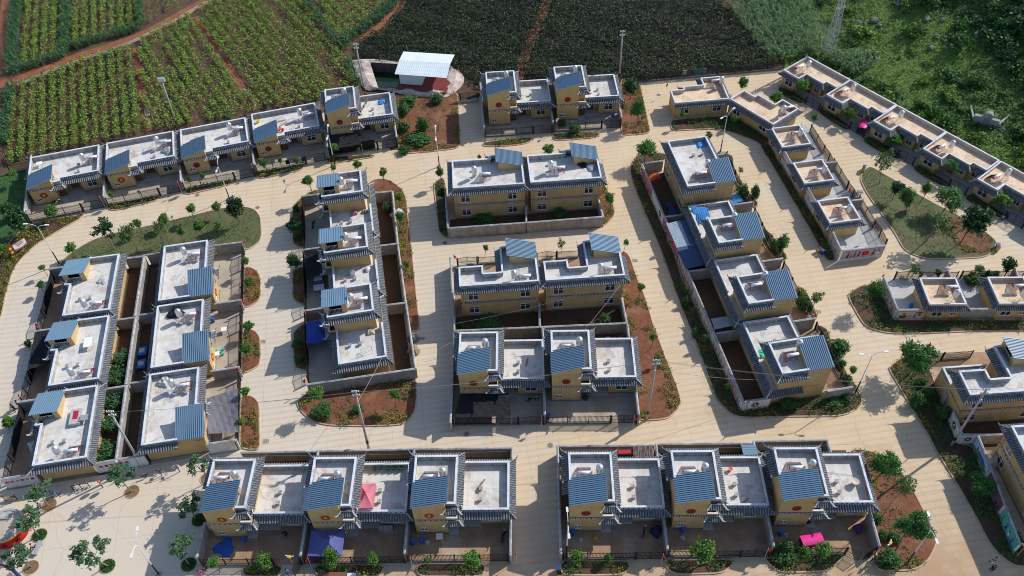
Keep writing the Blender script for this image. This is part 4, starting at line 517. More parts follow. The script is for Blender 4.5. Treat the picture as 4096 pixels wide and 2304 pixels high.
def parapet_run(root, segs, z, mats=('parapet', 'coping'), ph=0.92, t=0.16):
    """segs: list of (x0,x1,y0,y1) wall footprints; each gets a coping a little wider"""
    mb = MB(); cp = MB()
    for x0, x1, y0, y1 in segs:
        mb.box(x0, x1, y0, y1, z+.004, z+ph, 0); e = .06
        cp.box(x0-e, x1+e, y0-e, y1+e, z+ph, z+ph+.09, 0, skip='')
    a = mb.build('parapet', mats[0], root); cp.build('coping', mats[1], a); return a
def make_house(kind, emb=0):
    nL, nR = {'A': (2, 1), 'B': (1, 1), 'C': (2, 2), 'G': (2, 2)}[kind]; zL, zR = ST*nL, ST*nR
    root = link(bpy.data.objects.new('village_house', None)); Y = 'yellow'
    # --- storeys
    mb = MB()
    if kind == 'G':
        mb.box(0, LW, -5.6, 0, 0, zL); mb.box(0, SW, PF, -5.6, 0, zL); mb.box(LW, 8.35, -2.3, 0, 0, zR); mb.box(8.35, W_, -3.9, 0, 0, zR)
    else:
        mb.box(0, W_, -5.3, 0, 0, ST); mb.box(8.25, W_, -6.85, -5.3, 0, ST); mb.box(0, SW, PF, -5.3, 0, ST)
        if nL == 2 and nR == 1: mb.box(0, LW, -7.1, -.9, ST+.12, zL); mb.box(0, SW, PF, -7.1, ST+.002, zL)
        if nR == 2: mb.box(0, W_, -6.6, 0, ST+.002, zR); mb.box(0, SW, PF, -6.6, ST+.002, zL)
    wall = mb.build('wall', Y, root)
    pl = MB(); e = .025
    if kind == 'G': pl.box(-e, W_+e, -.05, e, 0, .3); pl.box(-e, .05, PF-e, 0, 0, .3)
    else: pl.box(-e, SW+e, PF-e, PF+.05, 0, .3); pl.box(8.25-e, W_+e, -6.85-e, -6.8, 0, .3); pl.box(-e, W_+e, -.05, e, 0, .3); pl.box(W_-.05, W_+e, -6.8, -.05, 0, .3); pl.box(-e, .05, PF+.05, -.05, 0, .3)
    pl.build('plinth', 'plinth', root)
    # --- porch, step, door
    if kind != 'G':
        mb = MB(); mb.box(SW, 8.25, -7.2, -5.3, 0, .14); mb.box(SW, 5.4, -8.35, -7.2, 0, .13); mb.build('porch_floor', 'porch', root)
        dr = MB().box(6.0, 7.4, -5.36, -5.3, .14, 2.4).build('door', 'door_brown', root); MB().box(7.22, 7.28, -5.40, -5.36, 1.1, 1.35).build('handle', 'steel', dr)
        window(root, 7.5, 8.15, 1.1, 2.3, -5.3, panes=1)
        MB().box(SW, LW+.0, -7.05, -6.98, .14, 2.5).build('entrance_door', 'door_brown', root)
        MB().box(LW-.14, LW, -7.05, -5.3, .14, ST).build('porch_pier', Y, root)
        window(root, 9.3, 10.9, 1.0, 2.35, -6.85, glass='glass')
        window(root, .62, 1.48, .95, 1.7, PF, panes=2)
    else:
        MB().box(6.2, 7.4, -2.36, -2.3, 0, 2.3).build('door', 'door_brown', root)
    # --- roof slabs
    mb = MB(); e = .02
    if kind == 'A': mb.box(LW+.001, W_+e, -D_-e, e, zR, zR+.12); mb.box(-e, LW, -.9, e, zR, zR+.12); mb.box(0, LW, -7.75, -.92, zL, zL+.12)
    elif kind == 'G': mb.box(0, LW, -5.6, 0, zL, zL+.12); mb.box(LW, 8.35, -2.3, 0, zL, zL+.12); mb.box(8.35, W_, -3.9, 0, zL, zL+.12); mb.box(SW, LW, -7.75, -5.6, zL, zL+.12)
    else: mb.box(-e, W_+e, -D_-e, e, zR, zR+.12); mb.box(SW, LW, -7.75, -D_-e, zR, zR+.12)
    mb.build('roof_slab', 'roof_grey', root)
    zr, zl = zR+.12, zL+.12; t = .16
    # --- parapets
    if kind == 'A':
        parapet_run(root, [(LW, W_, -t, 0), (W_-t, W_, -D_+t, -t), (LW, W_, -D_, -D_+t)], zr)
        parapet_run(root, [(0, LW, -.9-t, -.9), (0, t, -4.7, -.9-t), (LW-t, LW, -7.75+t, -.9-t), (SW+.1, LW, -7.75, -7.75+t)], zl)
    elif kind == 'G':
        parapet_run(root, [(0, W_, -t, 0), (0, t, -4.7, -t), (W_-t, W_, -3.9+t, -t), (8.35, W_, -3.9, -3.9+t), (8.35, 8.35+t, -3.9+t, -2.3), (LW, 8.35, -2.3, -2.3+t), (LW-t, LW, -7.75+t, -2.3), (SW+.1, LW, -7.75, -7.75+t)], zl)
    else:
        parapet_run(root, [(0, W_, -t, 0), (0, t, -4.7, -t), (W_-t, W_, -D_+t, -t), (LW, W_, -D_, -D_+t), (LW-t, LW, -7.75+t, -D_+t), (SW+.1, LW, -7.75, -7.75+t)], zr)
    # --- stair head shed with blue mono-pitch roof
    zl0 = zL+.12; lo, hi = zL+.98, zL+2.12; y0, y1 = PF, -4.75
    mb = MB()
    for ya, yb in ((y0, y0+.16), (y1-.16, y1)):
        v = [(0, ya, zl0 if ya > -7 else zL), (SW, ya, zl0 if ya > -7 else zL), (SW, ya, hi), (0, ya, lo)]; u_ = [(a, yb, c) for a, _, c in v]
        mb.poly(v); mb.poly(u_[::-1])
        for i in range(4): j = (i+1) % 4; mb.poly([v[i], u_[i], u_[j], v[j]][::-1])
    mb.box(0, .14, y0+.16, y1-.16, zl0, lo)
    mb.box(SW-.14, SW, y0+.16, -7.3, zl0, hi-.02); mb.box(SW-.14, SW, -5.5, y1-.16, zl0, hi-.02)
    mb.build('stair_shed', Y, root)
    MB().box(.16, SW-.2, y0+.18, y1-.18, zl0+.01, zl0+.03).build('stair_shade_sheet', 'inside_shade', root)  # dark sheet over the slab paints the shade inside the shed
    rl = MB()
    for k in range(10): rl.box(SW-.1, SW-.06, -7.25+k*.19, -7.22+k*.19, zl0, zl0+.9)
    rl.box(SW-.11, SW-.05, -7.3, -5.5, zl0+.88, zl0+.93); rl.build('stair_railing', 'window_white', root)
    mb = MB(); sl_ = (hi-lo)/SW; xa, xb = -.18, SW+.42
    corrugated(mb, (xa, PF-.22, lo+sl_*xa+.06), (xb, PF-.22, lo+sl_*xb+.06), (xb, -4.5, lo+sl_*xb+.06), (xa, -4.5, lo+sl_*xa+.06), 14, amp=.085)
    mb.build('blue_metal_roof', 'blue_roof', root)
    # --- tiled eaves
    ev = MB(); zi = zR+.52
    if kind == 'A':
        eave(ev, (LW, -D_), (W_, -D_), (0, -1), zi, e0=0, e1=.88); eave(ev, (W_, -D_), (W_, 0), (1, 0), zi, e0=.88, e1=.88); eave(ev, (W_, 0), (0, 0), (0, 1), zi, e0=.88, e1=.88); eave(ev, (0, 0), (0, -4.6), (-1, 0), zi-.25, e0=.88, e1=0)
        ev.build('eave_tiles', ['tile_trough', 'tile_ridge', 'mortar'], root)['kind'] = 'stuff'
        ev = MB(); zi = zL+.55
        eave(ev, (LW, -7.85), (LW, -.9), (1, 0), zi, e0=0, e1=.88); eave(ev, (LW, -.9), (0, -.9), (0, 1), zi, e0=.88, e1=.88); eave(ev, (0, -.9), (0, -4.6), (-1, 0), zi, e0=.88, e1=0)
        horn(ev, (LW+.8, -7.9, zi-.35), (.4, -1)); horn(ev, (-.8, -4.6, zi-.35), (-.2, -1))
        ev.build('eave_tiles', ['tile_trough', 'tile_ridge', 'mortar'], root)['kind'] = 'stuff'
    elif kind == 'G':
        eave(ev, (W_, 0), (0, 0), (0, 1), zi, e0=.88, e1=.88); eave(ev, (0, 0), (0, -4.6), (-1, 0), zi, e0=.88); eave(ev, (W_, -3.9), (W_, 0), (1, 0), zi, e0=.88, e1=.88); eave(ev, (8.35, -3.9), (W_, -3.9), (0, -1), zi, e1=.88); eave(ev, (LW, -7.85), (LW, -3.2), (1, 0), zi)
        horn(ev, (LW+.8, -7.9, zi-.35), (.4, -1)); horn(ev, (8.3, -4.7, zi-.35), (-1, -.4))
        ev.build('eave_tiles', ['tile_trough', 'tile_ridge', 'mortar'], root)['kind'] = 'stuff'
    else:
        eave(ev, (LW, -D_), (W_, -D_), (0, -1), zi, e0=0, e1=.88); eave(ev, (W_, -D_), (W_, 0), (1, 0), zi, e0=.88, e1=.88); eave(ev, (W_, 0), (0, 0), (0, 1), zi, e0=.88, e1=.88); eave(ev, (0, 0), (0, -4.6), (-1, 0), zi, e0=.88, e1=0)
        horn(ev, (-.8, -4.6, zi-.35), (-.2, -1)); ev.build('eave_tiles', ['tile_trough', 'tile_ridge', 'mortar'], root)['kind'] = 'stuff'
    # --- entrance canopies (little hipped tile roofs) and balcony
    lev = [0] if nL == 1 else [0, 1]
    if kind in 'ABC':
        for k in lev:
            z = ST*(k+1)+.42-(.0 if nL == 2 else .05); cv = MB(); x0, x1, yb, yf = SW+.15, LW+.2, -7.15, -8.2
            eave(cv, (x0, yf), (x1, yf), (0, -1), z, dep=.55, drop=.42, e0=.45, e1=.45, pitch=.26)
            eave(cv, (x1, yf), (x1, yb), (1, 0), z, dep=.55, drop=.42, e0=.55, e1=0, pitch=.26)
            cv.box(x0, x1, yf, yb, z-.06, z+.02, 0)
            cv.build('entrance_canopy', ['tile_trough', 'tile_ridge', 'mortar'], root)
        if nL == 2:
            bp = MB().box(SW, LW, -8.1, -7.1, ST-.02, ST+.1).build('balcony_floor', 'porch', root)
            mb = MB(); mb.box(SW+.01, LW, -8.1, -7.98, ST+.1, ST+.95); mb.box(LW-.12, LW, -7.98, -7.1, ST+.1, ST+.95); mb.box(SW-.0, LW+.05, -8.15, -7.93, ST+.95, ST+1.03, 1); mb.build('balcony_parapet', [Y, 'coping'], root)
    # --- pattern bands, emblem, drain pipe, vents
    if kind == 'A': band(root, .02, SW, PF, ST+.32, ST+.72); band(root, LW+.1, W_, -D_, zr+.44, zr+.86); emblem(root, 2.0, PF, ST+1.75, emb)
    if kind == 'B': band(root, .02, SW, PF, ST+.16, ST+.56); band(root, LW+.1, W_, -D_, zr+.44, zr+.86); emblem(root, 2.0, PF, 2.05, emb)
    if kind in 'CG':
        band(root, .02, W_, 0, ST-.05, ST+.36, sgn=1); band(root, .0, -5.2, W_, ST+.0, ST+.32, axis='y', sgn=1) if kind == 'C' else band(root, 0, -3.8, W_, ST, ST+.32, axis='y', sgn=1)
        band(root, 0, PF, 0, ST, ST+.32, axis='y', sgn=-1)
        for z0 in (.85, 3.95):
            for a, gl in ((9.35, 'curtain_glass'), (1.35, 'glass')): window(root, a, a+1.5, z0, z0+1.45, 0, sgn=1, glass=gl)
    mb = MB()
    for x in (.35, W_-.35): mb.tube([(x, .06, 0), (x, .06, zR)], .05, 6)
    mb.build('drain_pipe', 'yellow2', root)
    if kind in 'ABC':
        for y in (-3.65, -5.2):
            v = MB().box(8.15, 8.5, y-.17, y+.17, zr, zr+.42).build('roof_vent', 'mortar', root); MB().box(8.08, 8.57, y-.24, y+.24, zr+.42, zr+.5).build('vent_cap', 'parapet', v)
    return root
def make_small(kind):
    """tan-roofed one-storey houses: 'N' with stepped front, 'Q' square"""
    root = link(bpy.data.objects.new('tan_roof_house', None)); zt = 2.65; t = .14
    if kind == 'N':
        foot = [(0, 3.75, -7.2, 0), (3.75, 7.8, -4.95, 0), (7.8, 10.45, -4.0, 0)]
        par = [(0, 10.45, -t, 0), (0, t, -7.2+t, -t), (0, 3.75, -7.2, -7.2+t), (3.75-t, 3.75, -7.2+t, -4.95), (3.75, 7.8, -4.95, -4.95+t), (7.8-t, 7.8, -4.95+t, -4.0), (7.8, 10.45, -4.0, -4.0+t), (10.45-t, 10.45, -4.0+t, -t)]
    else:
        foot = [(0, 5.5, -5.35, 0)]; par = [(0, 5.5, -t, 0), (0, t, -5.35+t, -t), (5.5-t, 5.5, -5.35+t, -t), (0, 5.5, -5.35, -5.35+t)]
    mb = MB(); sb = MB()
    for x0, x1, y0, y1 in foot: mb.box(x0, x1, y0, y1, 0, zt); sb.box(x0, x1, y0, y1, zt, zt+.12)
    mb.build('wall', 'yellow', root); sb.build('roof_slab', 'roof_tan', root)
    parapet_run(root, par, zt+.12, ('parapet_tan', 'coping'), ph=.74, t=t)
    ev = MB(); zi = zt+.42; dp = .72
    E = lambda a, b, o, **k: eave(ev, a, b, o, zi, dep=dp, drop=.38, **k)
    if kind == 'N':
        E((10.45, 0), (0, 0), (0, 1), e0=.0, e1=.6); E((0, 0), (0, -7.2), (-1, 0), e0=.6, e1=.72); E((0, -7.2), (3.75, -7.2), (0, -1), e0=.72, e1=.72); E((3.75, -7.2), (3.75, -5.7), (1, 0), e0=.72); E((4.5, -4.95), (7.8, -4.95), (0, -1), e1=.72); E((7.8, -4.95), (7.8, -4.72), (1, 0), e0=.72); E((8.5, -4.0), (10.45, -4.0), (0, -1))
    else:
        E((0, -5.35), (5.5, -5.35), (0, -1), e0=.72, e1=.72); E((5.5, -5.35), (5.5, 0), (1, 0), e0=.72, e1=.72); E((5.5, 0), (0, 0), (0, 1), e0=.72, e1=.72); E((0, 0), (0, -5.35), (-1, 0), e0=.72, e1=.72)
    ev.build('eave_tiles', ['tile_trough', 'tile_ridge', 'mortar'], root)['kind'] = 'stuff'
    if kind == 'N':
        window(root, .9, 2.6, .8, 2.2, -7.2); d_ = MB().box(4.6, 5.6, -5.0, -4.95, 0, 2.1).build('door', 'door_brown', root); MB().box(5.42, 5.48, -5.03, -5.0, 1, 1.2).build('handle', 'steel', d_)
        window(root, 6.2, 7.3, .9, 2.1, -4.95); window(root, 8.4, 9.7, .9, 2.1, -4.0)
        window(root, 1.3, 2.9, .9, 2.2, 0, sgn=1); window(root, 7.6, 9.2, .9, 2.2, 0, sgn=1)
    else:
        window(root, 3.0, 4.5, .8, 2.15, 0, sgn=1); window(root, .9, 1.7, 1.0, 1.75, 0, sgn=1)
        d_ = MB().box(1.2, 2.2, -5.4, -5.35, 0, 2.1).build('door', 'door_brown', root); MB().box(2.02, 2.08, -5.43, -5.4, 1, 1.2).build('handle', 'steel', d_); window(root, 3.0, 4.4, .9, 2.1, -5.35)
    mb = MB(); wx = 10.3 if kind == 'N' else 5.3
    for x in (.2, wx): mb.tube([(x, .06, 0), (x, .06, zt)], .05, 6)
    mb.build('drain_pipe', 'yellow2', root)
    return root
HOUSES = {}
def frame(key): return HOUSES[key]
def lw(key, x, y):                            # house-local point -> world
    ox, oy, a, sy, _ = HOUSES[key]; c, s_ = math.cos(a), math.sin(a); y *= sy; return (ox+c*x-s_*y, oy+s_*x+c*y)
def house(key, kind, ox, oy, deg, desc, label, emb=0, sy=1.0, tower=False):
    a = R(deg)
    if tower: ox, oy = ox-math.sin(a)*.905, oy+math.cos(a)*.905
    HOUSES[key] = (ox, oy, a, sy, desc)
    mk = (lambda: make_small(kind)) if kind in 'NQ' else (lambda: make_house(kind, emb))
    grp = {'A': 'stepped two-storey houses', 'B': 'single-storey houses with stair sheds', 'C': 'full two-storey houses', 'G': 'L-shaped two-storey houses', 'N': 'long tan-roofed houses', 'Q': 'square tan-roofed houses'}[kind]
    return place((kind, emb), mk, (ox, oy), a, label, 'house', grp, (1, sy, 1))
E0, E1 = 'yellow stepped house with blue stair roof, ', 'flat-roofed yellow house with blue stair shed, '
for i, (k, x, y, a, d, e) in enumerate([
  ('BL1', -39.53, 60.98, -1.6, 'left house of the near left row', 0), ('BL2', -26.396, 60.72, -1.68, 'middle house of the near left row', 0), ('BL3', -13.269, 60.487, -1.85, 'right house of the near left row', 0),
  ('BR1', 6.515, 60.037, -2.04, 'left house of the near right row', 1), ('BR2', 19.705, 59.799, -2.07, 'middle house of the near right row', 1), ('BR3', 32.945, 59.666, -2.12, 'right house of the near right row', 1),
  ('M1', -7.755, 80.63, -1.55, 'left house of the central gated pair', 1), ('M2', 5.382, 80.35, -1.83, 'right house of the central gated pair', 1),
  ('T1', -3.544, 144.498, 2.45, 'left house below the dark vineyard', 1), ('T2', 9.592, 145.393, 2.19, 'right house below the dark vineyard', 1), ('UL5', -34.078, 140.743, 9.07, 'fifth house by the green vineyard', 1)]):
    house(k, 'A', x, y, a, d, E0+d, e, tower=True)
for k, x, y, a, d in (('D1', -24.4, 117.37, -81.3, 'top house of the third column'), ('D2', -22.5, 104.25, -81.3, 'middle house of the third column'), ('D3', -20.61, 91.06, -80.8, 'bottom house of the third column'),
                      ('E2', 31.79, 96.6, 98, 'second house of the mural wall column'), ('E3', 33.88, 83.98, 98, 'third house of the mural wall column'), ('E4', 35.89, 71.17, 98, 'lowest house of the mural wall column')):
    house(k, 'A', x, y, a, d, E0+d, 1)
for k, x, y, a, d, e, sy in (('UL1', -86.81, 127.71, 14.3, 'first house by the green vineyard', 0, 1.08), ('UL2', -73.86, 131.04, 14.0, 'second house by the green vineyard', 0, 1.07), ('UL3', -60.96, 134.23, 14.4, 'third house by the green vineyard', 1, 1.05), ('UL4', -48.3, 138.2, 13.7, 'fourth house by the green vineyard', 1, 1.05),
                      ('C1a', -63.89, 102.21, -82.2, 'top house of the far left column', 0, 1), ('C1b', -61.92, 89.04, -82, 'middle house of the far left column', 0, 1), ('C1c', -59.98, 75.93, -81.5, 'bottom house of the far left column', 0, 1),
                      ('C2a', -55.0, 91.72, 98.8, 'top house of the second column', 0, 1), ('C2b', -53.01, 78.71, 98.9, 'middle house of the second column', 0, 1), ('C2c', -51.12, 65.59, 98.4, 'bottom house of the second column', 0, 1)):
    house(k, 'B', x, y, a, d, E1+d, e, sy)
for k, x, y, a, d in (('G1a', 2.74, 112.27, -177.6, 'left house of the upper central pair'), ('G1b', 15.80, 113.05, -177.2, 'right house of the upper central pair'), ('E1', 29.88, 110.03, 98, 'top house of the mural wall column'), ('H2', 64.9, 49.6, 92.5, 'house behind the lower right mural wall')):
    house(k, 'C', x, y, a, d, 'two-storey yellow house with flat grey roof, '+d)
for k, x, y, a, d in (('G2a', 4.1, 90.15, -177.6, 'left house of the middle central pair'), ('G2b', 17.21, 90.71, -177.6, 'right house of the middle central pair'), ('H1', 72.95, 67.2, -177.8, 'L-shaped house at the right edge')):
    house(k, 'G', x, y, a, d, 'two-storey yellow house with L-shaped roof, '+d)
for i, (k, x, y, a, d) in enumerate((('NE1', 60.93, 151.28, -53, 'first house of the hillside row'), ('NE2', 67.18, 142.98, -52.8, 'second house of the hillside row'), ('NE3', 73.59, 134.54, -52.6, 'third house of the hillside row'), ('NE4', 79.98, 126.18, -52.6, 'fourth house of the hillside row'), ('NE5', 86.49, 117.68, -52.6, 'fifth house of the hillside row'), ('NE6', 92.9, 109.3, -52.6, 'last house of the hillside row'),
                      ('F1', 42.73, 138.42, -176, 'tan house nearest the dark vineyard fence'), ('F2', 49.35, 130.15, 127.9, 'slanted tan house beside the road bend'))):
    house(k, 'N', x, y, a, d, 'yellow one-storey house with tan flat roof, '+d)
for k, x, y, a, d in (('F3', 49.5, 123.6, 97.5, 'upper square house of the slogan wall row'), ('F4', 51.1, 113.77, 97.3, 'middle square house of the slogan wall row'), ('F5', 52.84, 103.88, 97.2, 'lower square house of the slogan wall row'), ('R1', 68.66, 85.53, 177.4, 'left square house at the right edge'), ('R2', 79.1, 85.2, 177.5, 'right square house at the right edge')):
    house(k, 'Q', x, y, a, d, 'small yellow house with square tan roof, '+d)
# ------------------------------------------------------------------ lots: yards, walls, fences, gates
def wall(p, q, label, h=2.4, m='grey_wall', cap='wall_cap', t=.24, name='boundary_wall', z=0):
    root = thing(name, ((p[0]+q[0])/2, (p[1]+q[1])/2, z), math.atan2(q[1]-p[1], q[0]-p[0]), label, 'wall'); L = math.hypot(q[0]-p[0], q[1]-p[1])
    MB().box(-L/2, L/2, -t/2, t/2, 0, h-.1).build('wall_panel', m, root)
    cp = MB(); e = .05
    cp.v += [(-L/2-e, -t/2-e, h-.1), (L/2+e, -t/2-e, h-.1), (L/2+e, t/2+e, h-.1), (-L/2-e, t/2+e, h-.1), (-L/2-e, -t/2-e, h-.03), (L/2+e, -t/2-e, h-.03), (L/2+e, t/2+e, h-.03), (-L/2-e, t/2+e, h-.03), (-L/2-e, 0, h+.06), (L/2+e, 0, h+.06)]
    for f_ in ((3, 2, 1, 0), (0, 1, 5, 4), (2, 3, 7, 6), (4, 5, 9, 8), (6, 7, 8, 9), (1, 2, 6, 9, 5), (3, 0, 4, 8, 7)): cp.f.append(f_); cp.m.append(0)
    cp.build('wall_cap', cap, root); return root
def fence(p, q, label, h=1.6, plinth=.28, group='iron railing fences'):
    L = math.hypot(q[0]-p[0], q[1]-p[1]); root = thing('railing_fence', (p[0], p[1], 0), math.atan2(q[1]-p[1], q[0]-p[0]), label, 'fence', group)
    if plinth: MB().box(0, L, -.1, .1, 0, plinth).build('fence_plinth', 'plinth', root)
    mb = MB(); n = max(3, int(L/.17))
    for i in range(n): x = (i+.5)*L/n; mb.box(x-.022, x+.022, -.022, .022, plinth, plinth+h, skip='b')
    o = mb.build('bars', 'iron', root); o['kind'] = 'stuff'
    for z in (plinth+.18, plinth+h-.22): MB().box(0, L, -.025, .025, z, z+.05).build('rail', 'iron', root)
    k = max(1, round(L/3.2))
    for i in range(k+1): MB().box(i*L/k-.06, i*L/k+.06, -.06, .06, 0, plinth+h+.1).build('post', 'iron', root)
    return root
def gate(p, q, label, open_a=0.0, h=1.75):
    L = math.hypot(q[0]-p[0], q[1]-p[1]); root = thing('iron_gate', (p[0], p[1], 0), math.atan2(q[1]-p[1], q[0]-p[0]), label, 'gate', 'double leaf iron gates')
    for sd_ in (0, 1):
        w_ = L/2-.03; mb = MB(); n = max(5, int(w_/.16))
        top = lambda x: h+.32*(x/w_)
        mb.box(0, .06, -.03, .03, .06, top(0)); mb.box(w_-.06, w_, -.03, .03, .06, top(w_)); mb.box(.06, w_-.06, -.02, .02, .1, .16); mb.box(.06, w_-.06, -.02, .02, .85, .91)
        mb.poly([(.06, -.02, top(.06)-.06), (w_-.06, -.02, top(w_-.06)-.06), (w_-.06, -.02, top(w_-.06)), (.06, -.02, top(.06))]); mb.poly([(.06, .02, top(.06)), (w_-.06, .02, top(w_-.06)), (w_-.06, .02, top(w_-.06)-.06), (.06, .02, top(.06)-.06)])
        leaf = mb.build('gate_leaf', 'iron', root); b = MB()
        for i in range(n): x = .06+(i+.5)*(w_-.12)/n; b.box(x-.022, x+.022, -.022, .022, .16, top(x)+.06)
        bo = b.build('bars', 'iron', leaf); bo['kind'] = 'stuff'
        if sd_: leaf.location = (L, 0, 0); leaf.rotation_euler = (0, 0, math.pi+open_a); leaf.scale = (1, -1, 1)
        else: leaf.rotation_euler = (0, 0, -open_a)
    for x in (-.1, L+.1): MB().box(x-.1, x+.1, -.1, .1, 0, h+.2).build('gate_post', 'iron', root)
    return root
NY = [0]
def yard(key, x0, x1, y0, y1, m='yard', name='yard_floor'):
    if m == 'yard' and key[:2] in ('C2', 'UL', 'M1', 'M2', 'T1', 'T2', 'D1', 'D2', 'D3'): m = 'yard_pale'
    NY[0] += 1; o = flat(name, [lw(key, x0, y0), lw(key, x1, y0), lw(key, x1, y1), lw(key, x0, y1)], .02+.0003*NY[0], m, kind='structure'); return o
def lot(key, left=True, right=False, gx=(8.3, 11.75), fy=-12.0, ly=-7.3, op=0.0, fence_on=True, back=True, xl=-1.1, xr=12.0, lefty0=None, backy=3.1):
    d = HOUSES[key][4]
    yard(key, xl, xr, fy, 0)
    if back: yard(key, xl, xr, .0, backy, 'soil_wet', 'back_yard')
    if left: wall(lw(key, xl, fy), lw(key, xl, ly if lefty0 is None else lefty0), 'grey yard wall on the shed side of '+d)
    if right: wall(lw(key, xr, fy), lw(key, xr, ly), 'grey yard wall on the far side of '+d)
    if fence_on:
        fence(lw(key, xl+.2, fy), lw(key, gx[0]-.15, fy), 'black iron railing before '+d)
        gate(lw(key, gx[0]+.05, fy), lw(key, gx[1], fy), 'black double iron gate of '+d, op)
for k in ('BL1', 'BL2', 'BL3'): lot(k, left=True, right=False, op=1.25 if k == 'BL1' else 0)
for k in ('BR1', 'BR2', 'BR3'): lot(k, left=k != 'BR1', right=k == 'BR3', op=.5 if k == 'BR3' else 0)
def wl(key, pts, label, **kw):
    for i in range(len(pts)-1): wall(lw(key, *pts[i]), lw(key, *pts[i+1]), label if len(pts) == 2 else label+(', first part', ', second part', ', third part', ', fourth part')[i], **kw)
wall(lw('BL1', 1.5, 3.1), lw('BL2', -1.0, 3.1), 'long grey back wall behind left house of the near left row'); wall(lw('BL2', -.9, 3.1), lw('BL3', -1.0, 3.1), 'long grey back wall behind middle house of the near left row'); wall(lw('BL3', -.9, 3.1), lw('BL3', 12.3, 3.1), 'long grey back wall behind right house of the near left row')
wall(lw('BL3', 12.35, 3.1), lw('BL3', 12.2, -12.3), 'grey lane wall right of the near left row'); wall(lw('BR1', -1.25, 3.2), lw('BR1', -1.25, -12.3), 'grey lane wall left of the near right row')
wall(lw('BR1', -1.1, 3.15), lw('BR1', 11.9, 3.2), 'long grey back wall behind left house of the near right row'); wall(lw('BR2', -1.1, 3.15), lw('BR2', 11.9, 3.2), 'long grey back wall behind middle house of the near right row'); wall(lw('BR3', -1.1, 3.15), lw('BR3', 8.9, 3.3), 'long grey back wall behind right house of the near right row'); wall(lw('BR3', 8.95, 3.25), lw('BR3', 9.0, .1), 'short grey end wall at the right of the near right row')
for k in ('BL2', 'BL3', 'BR2', 'BR3'): wall(lw(k, -1.05, 3.0), lw(k, -1.05, .1), 'short grey wall dividing back yards beside '+HOUSES[k][4])
# central block
lot('M1', left=False, back=False); lot('M2', left=True, right=False, back=False)
wall((-8.95, 84.9), (-9.3, 68.5), 'grey road wall left of the central gated pair'); wall((-9.9, 100.4), (-9.0, 85.1), 'grey road wall left of the middle central pair'); wall((17.02, 90.3), (17.25, 85.2), 'grey wall right of the middle central pair'); wall((17.2, 74.0), (17.05, 68.5), 'grey wall end right of the central gated pair'); wall((17.3, 85.0), (17.25, 81.5), 'grey wall right of the back yard behind central gated pair')
wall((-8.8, 85.0), (3.9, 85.1), 'grey dividing wall behind left house of central gated pair'); wall((4.1, 85.1), (17.1, 85.25), 'grey dividing wall behind right house of central gated pair'); wall((4.0, 85.25), (4.15, 90.0), 'grey wall between back yards of the middle central pair'); wall((4.4, 84.9), (4.4, 81.6), 'grey wall between back yards of the central gated pair')
yard('M1', -1.1, 12.0, 0, 4.2, 'soil_wet', 'back_yard'); yard('M2', -1.1, 12.0, 0, 4.2, 'soil_wet', 'back_yard'); yard('G2a', -.1, 13.1, 0, 5, 'soil_wet', 'back_yard'); yard('G2b', 0, 13.1, 0, 5, 'soil_wet', 'back_yard'); yard('G2a', 0, 13.1, -11, 0); yard('G2b', 0, 13.1, -11, 0)
for k in ('G2a', 'G2b'):
    fence(lw(k, 5.6, -11.0), lw(k, 9.0, -11.0), 'black iron railing before '+HOUSES[k][4]); gate(lw(k, 9.3, -11.0), lw(k, 12.4, -11.0), 'black double iron gate of '+HOUSES[k][4])
wall((-11.1, 117.4), (-10.45, 107.3), 'grey side wall left of the upper central pair'); wall((-10.4, 107.25), (2.7, 107.9), 'grey back wall behind left house of upper central pair'); wall((2.9, 107.9), (15.8, 108.65), 'grey back wall behind right house of upper central pair'); wall((15.85, 108.7), (15.5, 112.9), 'short grey wall right of the upper central pair'); wall((2.8, 108.1), (3.0, 112.2), 'grey wall dividing back yards of the upper central pair')
for k in ('G1a', 'G1b'): yard(k, 0, 13.1, 0, 4.6, 'soil_wet', 'back_yard')
# third column (D)
for k in ('D1', 'D2', 'D3'): lot(k, left=k == 'D1', fence_on=False, ly=-8.3, xl=-1.0, backy=3.2)
for k in ('D2', 'D3'): wall(lw(k, -.95, -12), lw(k, -.95, -8.3), 'grey yard wall on the shed side of '+HOUSES[k][4])
wall((-30.3, 75.98), (-14.66, 78.12), 'long grey wall closing the third column at its foot'); wall((-14.6, 78.2), (-16.7, 91.1), 'grey garden wall right of third column, lower third'); wall((-16.75, 91.2), (-18.7, 104.0), 'grey garden wall right of third column, middle third'); wall((-18.75, 104.1), (-20.4, 117.0), 'grey garden wall right of third column, upper third')
wall((-21.6, 103.7), (-18.8, 104.05), 'short wall between gardens of third column, upper one'); wall((-19.7, 90.65), (-16.8, 91.0), 'short wall between gardens of third column, lower one'); wall((-20.5, 117.05), (-23.5, 116.7), 'short wall at the head of the third column garden')
def net(p, q, label, h=2.0, z=.2):
    L = math.hypot(q[0]-p[0], q[1]-p[1]); root = thing('shade_net', (p[0], p[1], 0), math.atan2(q[1]-p[1], q[0]-p[0]), label, 'net', 'dark nets on fences'); mb = MB(); n = max(3, int(L/1.2))
    for s_ in (0, 1):
        for i in range(n):
            f_ = lambda j: (j*L/n, .06*math.sin(j*2.1)+.03*s_, z); g_ = lambda j: (j*L/n, .05*math.sin(j*1.3+1)+.03*s_, z+h+.08*math.sin(j*2.6))
            a, b, c, d = f_(i), f_(i+1), g_(i+1), g_(i); mb.poly([a, b, c, d] if not s_ else [d, c, b, a])
    mb.build('net_cloth', 'net', root); return root
